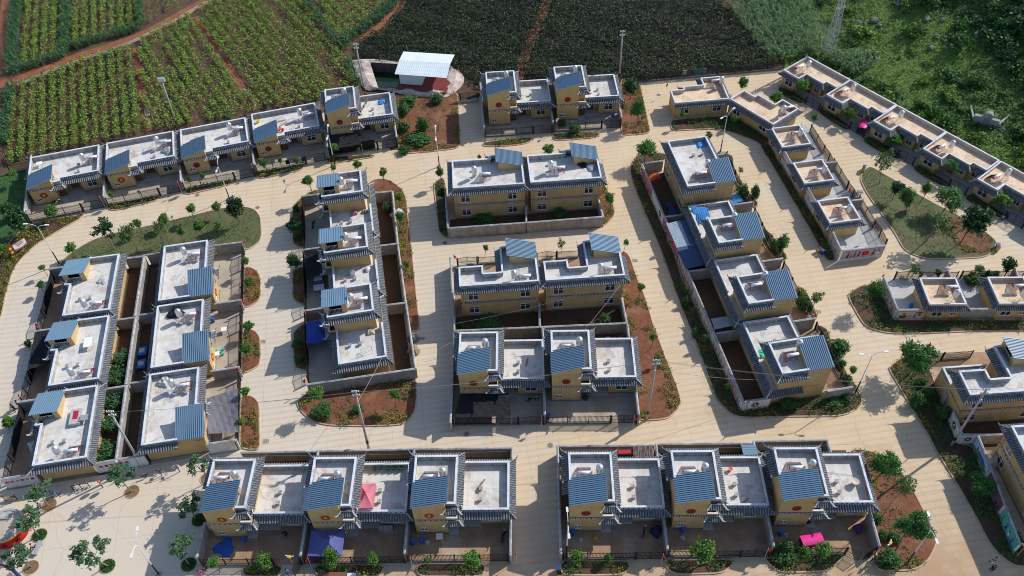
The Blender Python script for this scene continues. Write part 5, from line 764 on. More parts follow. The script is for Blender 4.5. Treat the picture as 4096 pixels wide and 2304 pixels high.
for k in ('D1', 'D2', 'D3'):
    d = HOUSES[k][4]; fence(lw(k, -.8, -12), lw(k, 7.6, -12), 'black iron railing before '+d); gate(lw(k, 7.9, -12), lw(k, 11.3, -12), 'black double iron gate of '+d); net(lw(k, -.7, -11.85), lw(k, 7.4, -11.85), 'black shade net tied to the railing before '+d)
# far left columns
for k in ('C1a', 'C1b', 'C1c'):
    d = HOUSES[k][4]; lot(k, left=True, fence_on=False, ly=-8.4, xl=-.6, xr=12.5); fence(lw(k, -.4, -11.9), lw(k, 7.8, -11.9), 'black iron railing before '+d); gate(lw(k, 8.1, -11.9), lw(k, 11.5, -11.9), 'black double iron gate of '+d); net(lw(k, -.3, -11.75), lw(k, 7.6, -11.75), 'black shade net tied to the railing before '+d, h=1.9)
for k in ('C2a', 'C2b', 'C2c'): lot(k, left=False, xl=-.6, xr=12.5, gx=(8.2, 11.6), backy=3.9)
for k in ('C2b', 'C2c'): wall(lw(k, 12.4, -8.2), lw(k, 12.4, -12.3), 'grey wall between front yards, above '+HOUSES[k][4])
for i, k in enumerate(('C1a', 'C1b', 'C1c')):
    wall(lw(k, -.6, 3.3), lw(k, 12.4, 3.3), 'grey garden wall between the left columns beside '+HOUSES[k][4], t=.34)
for k in ('C1b', 'C1c'): wall(lw(k, -.55, .1), lw(k, -.55, 3.1), 'short wall dividing gardens above '+HOUSES[k][4])
for k in ('C2b', 'C2c'): wall(lw(k, 12.45, .1), lw(k, 12.45, 3.5), 'short wall dividing shaded gardens above '+HOUSES[k][4])
wall((-75.7, 101.17), (-70.5, 101.9), 'grey wall at the head of the far left yard'); wall((-63.8, 102.9), (-60.6, 103.3), 'grey wall at the head of the left garden'); wall((-60.3, 103.6), (-57.2, 104.0), 'grey wall at the head of the second garden'); wall((-49.4, 105.2), (-44.9, 105.75), 'grey wall at the head of the second column yard')
SLOGAN1 = wall((-69.9, 62.2), (-65.6, 62.85), 'white wall with red slogan at the lower left corner', m='white_wall'); SLOGAN2 = wall((-58.0, 64.05), (-52.6, 64.95), 'white wall with red slogan between the left columns', m='white_wall'); wall((-52.5, 64.95), (-51.3, 65.15), 'short white wall beside bottom house of second column', m='white_wall'); wall((-43.0, 66.5), (-38.9, 67.06), 'white yard wall below bottom house of second column', m='white_wall')
def letter(wallobj, s, size, z, side=-1, x=0):
    me = text_mesh(s, size, 'text_red'); o = link(bpy.data.objects.new('lettering', me), wallobj); o.location = (x, side*.135, z); o.rotation_euler = (R(90), 0, 0 if side < 0 else math.pi); return o
letter(SLOGAN1, '脱贫不等不靠', .58, 1.45); letter(SLOGAN2, '致富敢闯敢冒', .60, 1.45, x=-.2)
# upper left row
for k in ('UL1', 'UL2', 'UL3', 'UL4', 'UL5'): lot(k, left=True, right=k == 'UL5', lefty0=(2.9 if k == 'UL1' else None), back=False, xl=-.95, op=0.0, fy=-11.9 if k != 'UL5' else -11.6)
net(lw('UL5', -.6, -11.4), lw('UL5', 7.8, -11.4), 'black shade net on the railing of fifth vineyard house')
# houses below the dark vineyard
lot('T1', left=True, back=False, lefty0=2.9, fy=-11.4); lot('T2', left=True, right=True, back=False, fy=-11.4)
wall((-8.9, 144.9), (-5.4, 145.2), 'low wall closing the lane beside the pond', h=.5); gate((-8.8, 145.5), (-5.5, 145.7), 'brown iron gate closing the lane beside the pond')
# mural wall column (E)
for k in ('E2', 'E3', 'E4'): lot(k, left=True, gx=(8.2, 11.6), ly=-8.3, xl=-.8, back=True, backy=4.0)
lot('E1', left=True, gx=(8.2, 11.6), ly=-8.3, xl=-.8, back=True, backy=4.0)
wall(lw('E1', 12.6, .1), (24.2, 121.95), 'grey wall closing the head of the mural column'); wall(lw('E1', 12.3, -7.2), lw('E1', 12.3, -11.8), 'grey yard wall at the top of the mural column')
EW = []
Pa, Pb = (24.1, 121.9), (32.0, 70.3)
CUT = [0, .235, .255, .52, .54, .77, .79, 1.0]
lp = lambda t: (Pa[0]+(Pb[0]-Pa[0])*t, Pa[1]+(Pb[1]-Pa[1])*t)
for i in range(4):
    EW.append(wall(lp(.25*i), lp(.25*(i+1)-.0006), 'white mural wall beside the sloping lane, '+('topmost', 'second', 'third', 'lowest')[i]+' length', m='white_wall', name='mural_wall'))
WHITE_E = wall((32.1, 70.2), (36.0, 70.75), 'white wall with round black emblem at the road corner', m='white_wall', name='mural_wall')
for k in ('E2', 'E3', 'E4'): wall(lw(k, 12.1, .1), lw(k, 12.1, 3.8), 'short grey wall across the shaded yard above '+HOUSES[k][4])
# slogan row (F), right houses (R)
FW = []
for k, s in (('F3', '扶贫先扶志'), ('F4', '扶贫先扶志和智'), ('F5', '帮人先帮技和艺')):
    a, b = (5.6, 9.9) if k != 'F3' else (5.7, 6.1)
    if k == 'F3': continue
    wo = wall(lw(k, 9.95, -.1), lw(k, 5.65, -.1), 'white wall with red slogan above '+HOUSES[k][4], m='white_wall', h=2.9); letter(wo, s, .56, 1.6, side=-1); FW.append(wo)
FS = wall((53.35, 103.7), (53.6, 98.7), 'white wall with dancer mural below the slogan row', m='white_wall', name='mural_wall'); FM = wall((53.75, 98.5), (60.9, 99.35), 'white wall with red wedding mural at the road junction', m='white_wall', name='mural_wall', h=2.6)
for k in ('F3', 'F4', 'F5'):
    d = HOUSES[k][4]; yard(k, -4.2, 9.5, -9.0, 0, 'porch'); fence(lw(k, 1.0, -8.8), lw(k, 7.2, -8.8), 'black iron railing before '+d); gate(lw(k, -3.6, -8.8), lw(k, .7, -8.8), 'black iron gate beside '+d)
    if k != 'F3': wall(lw(k, 5.7, -5.6), lw(k, 5.7, -8.6), 'short grey yard wall above '+d)
for k in ('R1', 'R2'):
    d = HOUSES[k][4]; yard(k, -4.5, 9.8, -8.5, 0, 'porch'); fence(lw(k, -2.0, -8.2), lw(k, 3.6, -8.2), 'black iron railing before '+d); gate(lw(k, 3.9, -8.2), lw(k, 7.6, -8.2), 'black iron gate beside '+d); wall(lw(k, -.1, -8.3), lw(k, -.1, -5.6), 'short grey yard wall at the back of '+d)
RM = wall((58.75, 85.9), (63.0, 85.75), 'white wall with cooking pot mural beside square house', m='white_wall', name='mural_wall'); RS = wall((58.65, 92.6), (58.7, 86.0), 'pink mural wall facing the road junction', m='white_wall', name='mural_wall'); wall((68.8, 85.6), (73.6, 85.4), 'plain grey wall between the two right square houses')
# hillside row
for k in ('NE1', 'NE2', 'NE3', 'NE4', 'NE5', 'NE6'):
    d = HOUSES[k][4]; yard(k, 3.8, 10.4, -8.6, -4, 'porch'); fence(lw(k, 3.9, -8.3), lw(k, 7.0, -8.3), 'black iron railing before '+d); gate(lw(k, 7.2, -8.3), lw(k, 10.2, -8.3), 'black iron gate of '+d)
fence((24.5, 149.4), (43.2, 151.0), 'long black railing along the dark vineyard, left part'); fence((43.3, 151.0), (57.0, 152.3), 'long black railing along the dark vineyard, right part')
fence((-92.6, 128.6), (-88.6, 129.6), 'short black railing left of first vineyard house')
# right edge
wall(lw('H1', 12.2, -3.0), lw('H1', 12.2, -3.9), 'stub of grey wall beside the L-shaped house at right'); yard('H1', 0, 12.2, -12, 0); yard('H1', 0, 13, 0, 4, 'soil_wet', 'back_yard')
mb = MB(); HX = thing('side_terrace', (*lw('H1', 12.05, -3.95), 0), HOUSES['H1'][2], 'yellow ground-floor terrace of the L-shaped house at right', 'terrace')
mb.box(-6.4, -.05, -3.0, 0, 0, 3.1); mb.build('wall', 'yellow', HX); MB().box(-6.4, -.05, -3.0, 0, 3.1, 3.2).build('roof_slab', 'roof_grey', HX); parapet_run(HX, [(-6.4, -.05, -3.0, -2.84), (-.21, -.05, -2.84, 0)], 3.2, ph=.8)
fence(lw('H1', 5.0, -11), lw('H1', 9.2, -11), 'black iron railing before the L-shaped house at right'); gate(lw('H1', 9.4, -11), lw('H1', 12.6, -11), 'black iron gate of the L-shaped house at right')
HW1 = wall((60.45, 63.7), (60.7, 67.4), 'white wall with round emblem facing the road bend', m='white_wall', name='mural_wall'); HW2 = wall((60.6, 63.6), (62.4, 63.5), 'short white wall with round emblem near the leaning pole', m='white_wall', name='mural_wall'); wall((62.6, 63.5), (74, 63.2), 'grey wall behind the L-shaped house at right')
HM = [wall((62.5, 63.3), (62.35, 58.2), 'mural of mountains and sky at the lower right', m='white_wall', name='mural_wall'), wall((62.35, 58.1), (62.1, 52.9), 'dark plum mural with gold ring at the lower right', m='white_wall', name='mural_wall'), wall((62.1, 52.8), (61.85, 47.6), 'teal mural with dancers at the lower right', m='white_wall', name='mural_wall')]
# ------------------------------------------------------------------ murals: flat painted panels on those walls
def panel(wo, x0, x1, z0, z1, m, border='border_navy', side=-1):
    y = side*.122
    a = MB().box(x0-.07, x1+.07, y, y+side*.008, z0-.07, z1+.07).build('mural_border', border, wo); MB().box(x0, x1, y+side*.008, y+side*.014, z0, z1).build('mural_panel', m, wo); return a
def fig(wo, x, z, h, top, bottom, side=-1, k=0, lean=0.0):
    """a little painted figure: head, hair, coat, skirt"""
    y = side*(.139+.0015*(k % 5)); mb = MB()
    def el(cx, cz, rx, rz, m): mb.poly([(cx+rx*math.cos(t*.628), y, cz+rz*math.sin(t*.628)) for t in range(10)], m)
    l = lean*h
    mb.poly([(x-.20*h, y, z), (x+.22*h, y, z), (x+.08*h+l, y, z+.5*h), (x-.08*h+l, y, z+.5*h)], 1)
    mb.poly([(x-.09*h+l, y+side*.001, z+.48*h), (x+.09*h+l, y+side*.001, z+.48*h), (x+.12*h+l, y+side*.001, z+.78*h), (x-.12*h+l, y+side*.001, z+.78*h)], 0)
    mb.poly([(x+.1*h+l, y+side*.001, z+.68*h), (x+.30*h+l, y+side*.001, z+.60*h), (x+.31*h+l, y+side*.001, z+.66*h), (x+.1*h+l, y+side*.001, z+.77*h)], 0)
    el(x+l, z+.87*h, .085*h, .10*h, 2); mb.poly([(x+l+.1*h*math.cos(t*.628), y+side*.002, z+.93*h+.06*h*math.sin(t*.628)) for t in range(10)], 3)
    mb.build('painted_figure', [top, bottom, 'skin', 'black_paint'], wo)
def blob(wo, x, z, rx, rz, m, side=-1, k=0, n=10, wob=0.0):
    y = side*(.137+.002*k); mb = MB(); mb.poly([(x+rx*(1+wob*math.sin(t*2.7))*math.cos(6.283*t/n), y, z+rz*(1+wob*math.cos(t*3.1))*math.sin(6.283*t/n)) for t in range(n)]); mb.build('painted_shape', m, wo)
panel(FM, -3.4, 3.4, .65, 2.3, 'mural_pink', 'border_navy')
for i, (x, t_, b_) in enumerate(((-2.6, 'paint_brown', 'black_paint'), (-2.0, 'emblem_orange', 'drum_red'), (-1.45, 'paint_brown', 'paint_blue'), (-.75, 'c_navy', 'paint_brown'), (1.75, 'paint_brown', 'black_paint'), (2.55, 'c_navy', 'paint_white'))): fig(FM, x, .85, 1.25 if i != 1 else .8, t_, b_, k=i, lean=.1)
mb = MB().box(-.1, 1.0, -.150, -.140, .95, 1.85); mb.build('painted_chest', 'drum_red', FM); blob(FM, .45, 1.4, .12, .12, 'gold', k=8); mb = MB()
for i in range(26): x = -3.2+i*.25; mb.poly([(x, -.141, .68), (x+.2, -.141, .68), (x+.1, -.141, .86+.05*math.sin(i))])
mb.build('painted_grass', 'gold', FM)
panel(FS, -2.2, 2.2, .55, 2.05, 'mural_cream', side=-1); fig(FS, -1.1, .75, 1.15, 'mural_teal', 'mural_green', k=1); fig(FS, .1, .75, 1.1, 'paint_blue', 'paint_white', k=2); blob(FS, 1.1, 1.0, .35, .3, 'emblem_orange', k=3)
panel(RM, -2.05, 2.05, .45, 2.1, 'mural_cream'); blob(RM, -1.05, .95, .62, .45, 'paint_brown', k=1); blob(RM, -1.05, 1.3, .56, .12, 'paint_white', k=2); blob(RM, -.95, 1.5, .28, .28, 'emblem_orange', k=3); blob(RM, .15, 1.7, .40, .18, 'gold', k=4); blob(RM, 1.3, 1.8, .62, .20, 'paint_brown', k=5, wob=.15); blob(RM, 1.4, 1.3, .3, .22, 'paint_brown', k=6, wob=.15); blob(RM, .0, 1.0, .17, .16, 'paint_brown', k=7); fig(RM, .75, .65, .95, 'paint_blue', 'c_navy', k=3)
panel(RS, -3.0, 3.0, .4, 2.15, 'mural_pink', side=-1)
for i, x in enumerate((-2.0, -1.0, 0.1, 1.2, 2.2)): fig(RS, x, .55, 1.2, ('drum_red', 'paint_blue', 'gold', 'paint_blue', 'drum_red')[i], ('paint_blue', 'black_paint', 'paint_blue', 'paint_white', 'paint_brown')[i], k=i)
def emb(wo, x, z, r_, side=-1):
    y = side*.125; mb = MB(); n = 20
    for j, (q, m) in enumerate(((1, 0), (.86, 1), (.74, 0))): mb.poly([(x+r_*q*math.cos(6.283*t/n), y+side*.004*(j+1), z+r_*q*math.sin(6.283*t/n)) for t in range(n)], m)
    mb.poly([(x-.38*r_, y+side*.017, z-.30*r_), (x+.38*r_, y+side*.017, z-.30*r_), (x+.10*r_, y+side*.017, z+.42*r_), (x-.10*r_, y+side*.017, z+.42*r_)], 2); mb.build('painted_emblem', ['black_paint', 'gold', 'paint_white'], wo)
emb(WHITE_E, -.2, 1.35, .58); emb(HW1, .2, 1.35, .62, side=1); emb(HW2, 0, 1.35, .5)
MUR = [[('gold', -5.6), ('mural_rose', -2.4, 3.0), ('gold', 5.6)], [('mural_rose', -1.6, 4.0), ('mural_pink', 4.3, 1.9)], [('mural_pink', -4.2, 2.0), ('mural_cream', .6, 2.0), ('mural_cream', 4.8, 1.6)], [('mural_cream', -2.8, 2.7), ('mural_pink', 3.2, 2.6)]]
cols = ['drum_red', 'paint_blue', 'c_navy', 'mural_green', 'emblem_orange', 'paint_brown', 'c_purple']
for wi, (wo, lst) in enumerate(zip(EW, MUR)):
    for it in lst:
        if it[0] == 'gold': emb(wo, it[1], 1.35, .62, side=-1); continue
        m, x, hw_ = it; panel(wo, x-hw_, x+hw_, .45, 2.1, m, side=-1)
        for i in range(int(hw_*2.2)): fig(wo, x-hw_+.45+i*(2*hw_-.6)/max(1, int(hw_*2.2)-.5), .55+.1*(i % 2), .8+.35*((i*7) % 3)/2, cols[(i+wi) % 7], cols[(i*3+wi+2) % 7], k=i)
        mb = MB()
        for i in range(int(hw_*6)): xx = x-hw_+.1+i*(2*hw_-.2)/(hw_*6); mb.poly([(xx, -.1375, .46), (xx+.3, -.1375, .46), (xx+.15, -.1375, .62+.12*((i*5) % 4)/3)])
        mb.build('painted_grass', 'mural_green', wo)
for wo, m in zip(HM, ('mural_sky', 'mural_plum', 'mural_teal')): panel(wo, -2.35, 2.35, .3, 2.15, m, side=-1)
blob(HM[0], -.9, .62, 1.4, .30, 'mural_green', k=1, wob=.12); blob(HM[0], 1.3, .70, .95, .36, 'mural_green', k=2, wob=.1); blob(HM[0], .3, 1.2, 1.4, .35, 'paint_blue', k=0, wob=.2); fig(HM[0], -1.2, 1.0, .8, 'drum_red', 'c_navy', k=4)
emb(HM[1], -.2, 1.4, .6); fig(HM[1], 1.3, .5, 1.0, 'paint_blue', 'black_paint', k=3); fig(HM[1], 1.9, .5, .8, 'drum_red', 'c_navy', k=4)
for i, x in enumerate((-1.7, -.5, .4, 1.4)): fig(HM[2], x, .5, 1.25, ('mural_green', 'paint_blue', 'paint_blue', 'c_purple')[i], ('mural_green', 'c_navy', 'paint_white', 'paint_blue')[i], k=i)
# ------------------------------------------------------------------ roof equipment
def make_heater():
    root = link(bpy.data.objects.new('solar_water_heater', None))          # cylinder along x, panel falls towards +y
    MB().tube([(-.92, 0, 1.25), (.92, 0, 1.25)], .24, 12).build('storage_cylinder', 'enamel', root, True)
    for s_ in (-1, 1): MB().tube([(s_*.92, 0, 1.25), (s_*.98, 0, 1.25)], .235, 12).build('end_cap', 'red_paint', root)
    mb = MB()
    for i in range(14): x = -.82+i*.126; mb.tube([(x, .12, 1.15), (x, 1.35, .18)], .035, 5)
    mb.build('vacuum_tubes', 'tube_dark', root)['kind'] = 'stuff'
    mb = MB()
    for x in (-.86, .86):
        mb.tube([(x, -.25, 0), (x, 0, 1.02)], .025, 4); mb.tube([(x, 1.45, 0), (x, 0, 1.05)], .025, 4); mb.tube([(x, -.2, .15), (x, 1.3, .12)], .022, 4)
    for a, b in (((-.86, -.2, .2), (.86, -.2, .2)), ((-.86, 1.4, .12), (.86, 1.4, .12)), ((-.86, -.22, .1), (.86, -.05, .9)), ((.86, -.22, .1), (-.86, -.05, .9)), ((-.86, -.1, .75), (.86, -.1, .75))): mb.tube([a, b], .02, 4)
    mb.build('frame', 'red_paint', root)
    mb = MB()
    for x in (-.45, -.2, .3, .5): mb.box(x-.07, x+.07, -.252, -.238, 1.15, 1.30)
    mb.build('red_marking', 'text_red', root)
    return root
def make_tank():
    root = link(bpy.data.objects.new('water_tank', None)); mb = MB()
    prof = [(.02, 1.0), (.30, .98), (.40, 1.05)]
    for i in range(6): z = 1.1+i*.2; prof += [(.44, z), (.455, z+.06), (.44, z+.12)]
    prof += [(.40, 2.32), (.28, 2.42), (.14, 2.46), (.13, 2.52), (.02, 2.52)]
    mb.lathe(prof, 16); mb.build('tank_body', 'steel', root, True)
    mb = MB()
    for k in range(4):
        a = math.pi/4+k*math.pi/2; b = a+math.pi/2; c, s_, c2, s2 = math.cos(a), math.sin(a), math.cos(b), math.sin(b)
        mb.tube([(.55*c, .55*s_, 0), (.38*c, .38*s_, 1.02)], .022, 4); mb.tube([(.55*c, .55*s_, .05), (.42*c2, .42*s2, .8)], .014, 4); mb.tube([(.40*c, .40*s_, .95), (.40*c2, .40*s2, .95)], .02, 4)
    mb.build('stand', 'galv', root); return root
for k, hx, hy, tx, ty, zr, ang in HEAT:
    d = HOUSES[k][4]; z = zr+.02 if zr > 3 else 2.78
    place('heater', make_heater, (hx, hy, z), R(ang), 'white solar heater with red frame on '+d, 'solar heater', 'solar water heaters')
    place('tank', make_tank, (tx, ty, z), R(ang), 'silver water tank on stand on '+d, 'water tank', 'steel roof water tanks')
# ------------------------------------------------------------------ flags, poles, lamps, wires
def make_flag():
    root = link(bpy.data.objects.new('red_flag', None)); MB().tube([(0, 0, 0), (0, .04, 3.1)], .02, 5).build('flag_pole', 'enamel', root); mb = MB()
    for i in range(4):
        f_ = lambda j: (.05+.10*j, .05*math.sin(j*1.9), 3.08-.11*j); g_ = lambda j: (.03+.07*j, .06*math.sin(j*1.5+1), 2.55-.14*j)
        mb.poly([g_(i), g_(i+1), f_(i+1), f_(i)])
    mb.build('flag_cloth', 'flag_red', root); return root
fd = ['first house by the green vineyard', 'second house by the green vineyard', 'third house by the green vineyard', 'top yard wall of the second column', 'middle yard wall of the second column', 'lower yard wall of the second column', 'middle gate of the far left column', 'bottom gate of the far left column', 'top gate of the third column', 'middle gate of the third column', 'bottom gate of the third column', 'middle gate of the near left row', 'right gate of the near left row', 'left gate of the near right row', 'middle gate of the near right row', 'right gate of the near right row', 'lane corner of the near left row', 'left gate of the central gated pair', 'right gate of the central gated pair', 'gate of the middle central pair', 'top of the mural column', 'second gate of the mural column', 'upper gate of the slogan wall row', 'middle gate of the slogan wall row', 'lower gate of the slogan wall row', 'left end of the right square houses', 'left gate of the right square houses', 'right gate of the right square houses', 'feathery tree at the right gate', 'lowest gate of the mural column', 'corner of the tan house by dark vineyard', 'second house of the hillside row', 'notch of the slanted tan house']
for i, (x, y) in enumerate(FLAGS): place('flag', make_flag, (x, y, 0), R(200+37*(i % 5)), 'small red flag at the '+fd[i], 'flag', 'red flags at the gates')
def utility_pole(x0, y0, x1, y1, h, label, arms=True):
    root = thing('utility_pole', (x0, y0, 0), 0, label, 'utility pole'); dx, dy = (x1-x0)*.6, (y1-y0)*.6
    MB().tube([(0, 0, 0), (dx*.5, dy*.5, h*.5), (dx, dy, h)], [.19, .155, .12], 10).build('pole_shaft', 'concrete_pole', root, True)
    mb = MB().tube([(dx*.12, dy*.12, h*.11), (dx*.17, dy*.17, h*.165)], .195, 10); mb.build('painted_ring', 'lamp_black', root)
    if arms:
        for z in (h-.25, h-1.05):
            mb = MB().box(dx-.5, dx+.5, dy-.05, dy+.05, z-.05, z+.05); ca = mb.build('cross_arm', 'galv', root)
            for k in (-.42, -.16, .16, .42): MB().lathe([(.05, z+.05), (.09, z+.12), (.05, z+.18), (.09, z+.24), (.03, z+.34)], 8, dx+k, dy).build('insulator', 'insulator', ca)
        MB().box(dx-.14, dx+.14, dy-.22, dy-.1, h-2.6, h-2.2).build('junction_box', 'galv', root)
    else:
        mb = MB()
        for a in range(2):
            for b in range(3): mb.box(dx-.6+b*.42, dx-.26+b*.42, dy-.15, dy-.05, h-.3+a*.42, h+.04+a*.42)
        mb.box(dx-.65, dx+.65, dy-.05, dy+.05, h-.35, h+.5); mb.build('floodlight_panel', 'lamp_white', root)
    return root
for i, p in enumerate(UPOLES): utility_pole(*p, ('tall concrete utility pole beside the lower left plaza', 'concrete utility pole in the road below third column', 'concrete utility pole at the corner of the central block', 'concrete utility pole beside the pond', 'concrete utility pole in front of the dark vineyard', 'tall pole with floodlights behind second vineyard house', 'leaning concrete utility pole at the right edge')[i], arms=i != 5)
def lamp(x, y, h, a, label):
    root = thing('street_lamp', (x, y, 0), a, label, 'street lamp', 'double-arm street lamps')
    MB().tube([(0, 0, 0), (0, 0, h*.36)], [.11, .09], 10).build('lower_post', 'lamp_black', root); MB().tube([(0, 0, h*.36), (0, 0, h)], [.08, .055], 10).build('upper_post', 'lamp_white', root); MB().box(-.28, .28, -.28, .28, 0, .16).build('base_block', 'stone', root)
    for s_, hh in ((1, .95), (-1, .55)):
        MB().tube([(0, 0, h-.1), (s_*.25, 0, h+hh*.55), (s_*.8, 0, h+hh*.9), (s_*1.35, 0, h+hh)], .045, 6).build('arm', 'lamp_white', root)
        hd = MB().box(s_*1.3, s_*1.95, -.14, .14, h+hh-.02, h+hh+.08).build('lamp_head', 'lamp_white', root); MB().box(s_*1.5, s_*1.92, -.12, .12, h+hh-.05, h+hh-.02).build('led_panel', 'glass', hd)
    return root
for (x, y, J, hs), a, h, lab in zip(LAMPS, (180, 90, 0, 90, 95, 92, 40, 90, 92), (8.6, 8.4, 8.9, 8.9, 7.4, 7.0, 8.2, 8.4, 7.0), ('white double street lamp at the far left road bend', 'white double street lamp on the lower left plaza', 'white double street lamp at the right road junction', 'white double street lamp in lower right soil bed', 'street lamp before the third vineyard house', 'street lamp at the red earth plot', 'street lamp at the bend below the tan houses', 'street lamp at the planter of the near right row', 'slim street lamp before the fifth vineyard house')): lamp(x, y, h, R(a), lab)
def wire(a, b, label, sag=.6, r_=.018):
    P = [Vector(a).lerp(Vector(b), t/10)-Vector((0, 0, sag*4*(t/10)*(1-t/10))) for t in range(11)]; o = MB().tube(P, r_, 4).build('cable', 'wire'); setp(o, label, 'cable')
U = [Vector((p[0]+(p[2]-p[0])*.6, p[1]+(p[3]-p[1])*.6, p[4])) for p in UPOLES]
wire(U[1]-Vector((0, 0, 2.4)), (*lw('D3', 11.8, -.5), 4.2), 'service cable from road pole up to third column roof', .2, .03)
wire(U[2]-Vector((0, 0, 2.2)), (*lw('E4', 1.5, .2), 4.0), 'service cable crossing the sloping lane to lowest mural house', .5, .025)
wire((17.0, 90.3, 6.3), (*lw('M2', 4.8, -.9), 7.3), 'cable from L-shaped house down to central gated pair', .2, .025); wire((17.0, 90.2, 6.4), (-10, 84, 5.0), 'long slanting cable behind the central gated pair', .8, .022)
for k in range(3): wire(U[0]-Vector((.4-.4*k, 0, .3)), U[1]-Vector((.4-.4*k, 0, .3)), ('upper', 'middle', 'lower')[k]+' power line between plaza pole and road pole', .5, .014); wire(U[1]-Vector((.4-.4*k, 0, .3)), U[2]-Vector((.4-.4*k, 0, .3)), ('upper', 'middle', 'lower')[k]+' power line between road pole and central pole', .7, .014); wire(U[2]-Vector((.4-.4*k, 0, .3)), U[6]-Vector((.4-.4*k, 0, .3)), ('upper', 'middle', 'lower')[k]+' power line between central pole and leaning right pole', .8, .014)
wire((*lw('E1', 1.0, -.3), 6.5), (*lw('E2', 6.2, -1), 4.6), 'thin cable between upper two mural column houses', .2, .02); wire((*lw('F4', 5, -.3), 3.2), (*lw('F5', .4, -.3), 3.4), 'thin cable between lower slogan row houses', .15, .02)
wire(U[4]-Vector((0, 0, 2)), (31.5, 150.0, .3), 'guy wire of the pole before dark vineyard', 0, .018); wire(U[6]-Vector((0, 0, 1.6)), (*lw('H2', 11.5, .2), 6.2), 'service cable from leaning right pole to the corner house', .3, .025)
for k in ('BL', 'BR'): wire((*lw(k+'1', 1, 0), 6.7), (*lw(k+'3', 12, 0), 6.7), 'thin cable strung along the rear roofs of the near '+('left' if k == 'BL' else 'right')+' row', .3, .018)
# lattice tower on the hillside
def lattice():
    x, y = PX['tower'][0]; root = thing('lattice_pylon', (x+1.2, y+1.5, hz(x+1.2, y+1.5)), R(20), 'grey steel lattice pylon beside the cornfield', 'pylon'); H = 15.5; mb = MB(); br = MB()
    w_ = lambda z: .95-.72*z/H
    for sx, sy in ((1, 1), (1, -1), (-1, -1), (-1, 1)): mb.tube([(sx*w_(0), sy*w_(0), 0), (sx*w_(H), sy*w_(H), H)], .085, 4)
    n = 12
    for i in range(n):
        z0, z1 = H*i/n, H*(i+1)/n; a, b = w_(z0), w_(z1)
        for s_ in range(4):
            c = [(1, 1), (1, -1), (-1, -1), (-1, 1)]; p, q = c[s_], c[(s_+1) % 4]
            br.tube([(p[0]*a, p[1]*a, z0), (q[0]*b, q[1]*b, z1)], .042, 4); br.tube([(q[0]*a, q[1]*a, z0), (p[0]*b, p[1]*b, z1)], .042, 4)
    mb.build('tower_leg', 'galv', root); br.build('bracing', 'galv', root)
    for z, L in ((H-.3, 1.3), (H-2.6, .9), (H-5.0, 1.1)):
        ar = MB().box(-L, L, -.12, .12, z, z+.12).build('cross_arm', 'galv', root)
        for k in (-.9, -.5, .5, .9): MB().lathe([(.06, z+.12), (.12, z+.2), (.06, z+.3), (.12, z+.38), (.04, z+.5)], 8, k*L, 0).build('insulator', 'insulator', ar)
lattice()
# ------------------------------------------------------------------ vegetation
def crown_mesh(kind, seed):
    r = random.Random(seed); L = Leaves()
    cfg = {'round': (60, 26, .30, .25), 'dark': (70, 28, .30, .24), 'sparse': (30, 24, .24, .25), 'airy': (36, 16, .28, .22), 'feather': (90, 30, .28, .19), 'plaza': (24, 26, .22, .21), 'bush': (60, 24, .34, .25)}[kind]
    nc, nl, cs, ls = cfg; cen = []
    while len(cen) < nc:
        p = Vector((r.uniform(-1, 1), r.uniform(-1, 1), r.uniform(-1, 1)))
        if p.length > 1: continue
        if p.length < (.25 if kind in ('sparse', 'plaza', 'airy') else .5): continue
        if kind in ('feather', 'plaza') and p.z < -.45: continue
        k = 1+.22*math.sin(3*math.atan2(p.y, p.x)+seed)+.15*r.uniform(-1, 1); cen.append(p*min(1.12, .86*k))
    for c in cen:
        for _ in range(nl):
            q = c+Vector((r.gauss(0, cs*.5), r.gauss(0, cs*.5), r.gauss(0, cs*.42)-(.08 if kind == 'feather' else 0))); L.leaf(q, ls*r.uniform(.7, 1.3), up=.55, r=r, asp=.4 if kind == 'feather' else .6)
    me = L.mesh('crown', 'leaf_'+kind); return me
CROWN = {k: [crown_mesh(k, 11*i+3) for i in range(3)] for k in ('round', 'dark', 'sparse', 'airy', 'feather', 'plaza', 'bush')}
def tree(i, bx, by, cx, cy, cz, rw, rh, kind, label):
    z0 = .1; root = thing('tree', (bx, by, z0-.08), 0, label, 'tree', 'trees of the village'); rh = max(rh, rw*.62)
    d = Vector((cx-bx, cy-by, max(cz, rh*.85+.5))); th = max(.035, min(.13, .03*rw+.03)); mb = MB(); mid = d*.5+Vector((.05*d.z*math.sin(i), .05*d.z*math.cos(i), 0))
    mb.tube([(0, 0, 0), mid, d], [th, th*.8, th*.45], 6)
    rr = random.Random(i)
    for k in range(5):
        a = k*1.257+i; st_ = mid.lerp(d, rr.uniform(-.1, .6)); en = d+Vector((math.cos(a)*rw*.65, math.sin(a)*rw*.65, rr.uniform(-.2, .5)*rh)); mb.tube([st_, st_.lerp(en, .55)+Vector((0, 0, .1*rh)), en], [th*.45, th*.3, th*.12], 5)
    mb.build('trunk', 'bark_pale' if kind in ('plaza', 'sparse', 'airy') else 'bark', root)
    c = link(bpy.data.objects.new('crown', CROWN[kind][i % 3]), root); c.location = d; k_ = .80 if kind == 'feather' else .90; c.scale = (rw*k_, rw*k_*(.85+.3*((i*7) % 5)/4), rh*k_); c.rotation_euler = (0, 0, i*2.4)
    return root
def nearest_house(x, y):
    best = min(HOUSES, key=lambda k: (lw(k, 6, -4)[0]-x)**2+(lw(k, 6, -4)[1]-y)**2); return HOUSES[best][4]
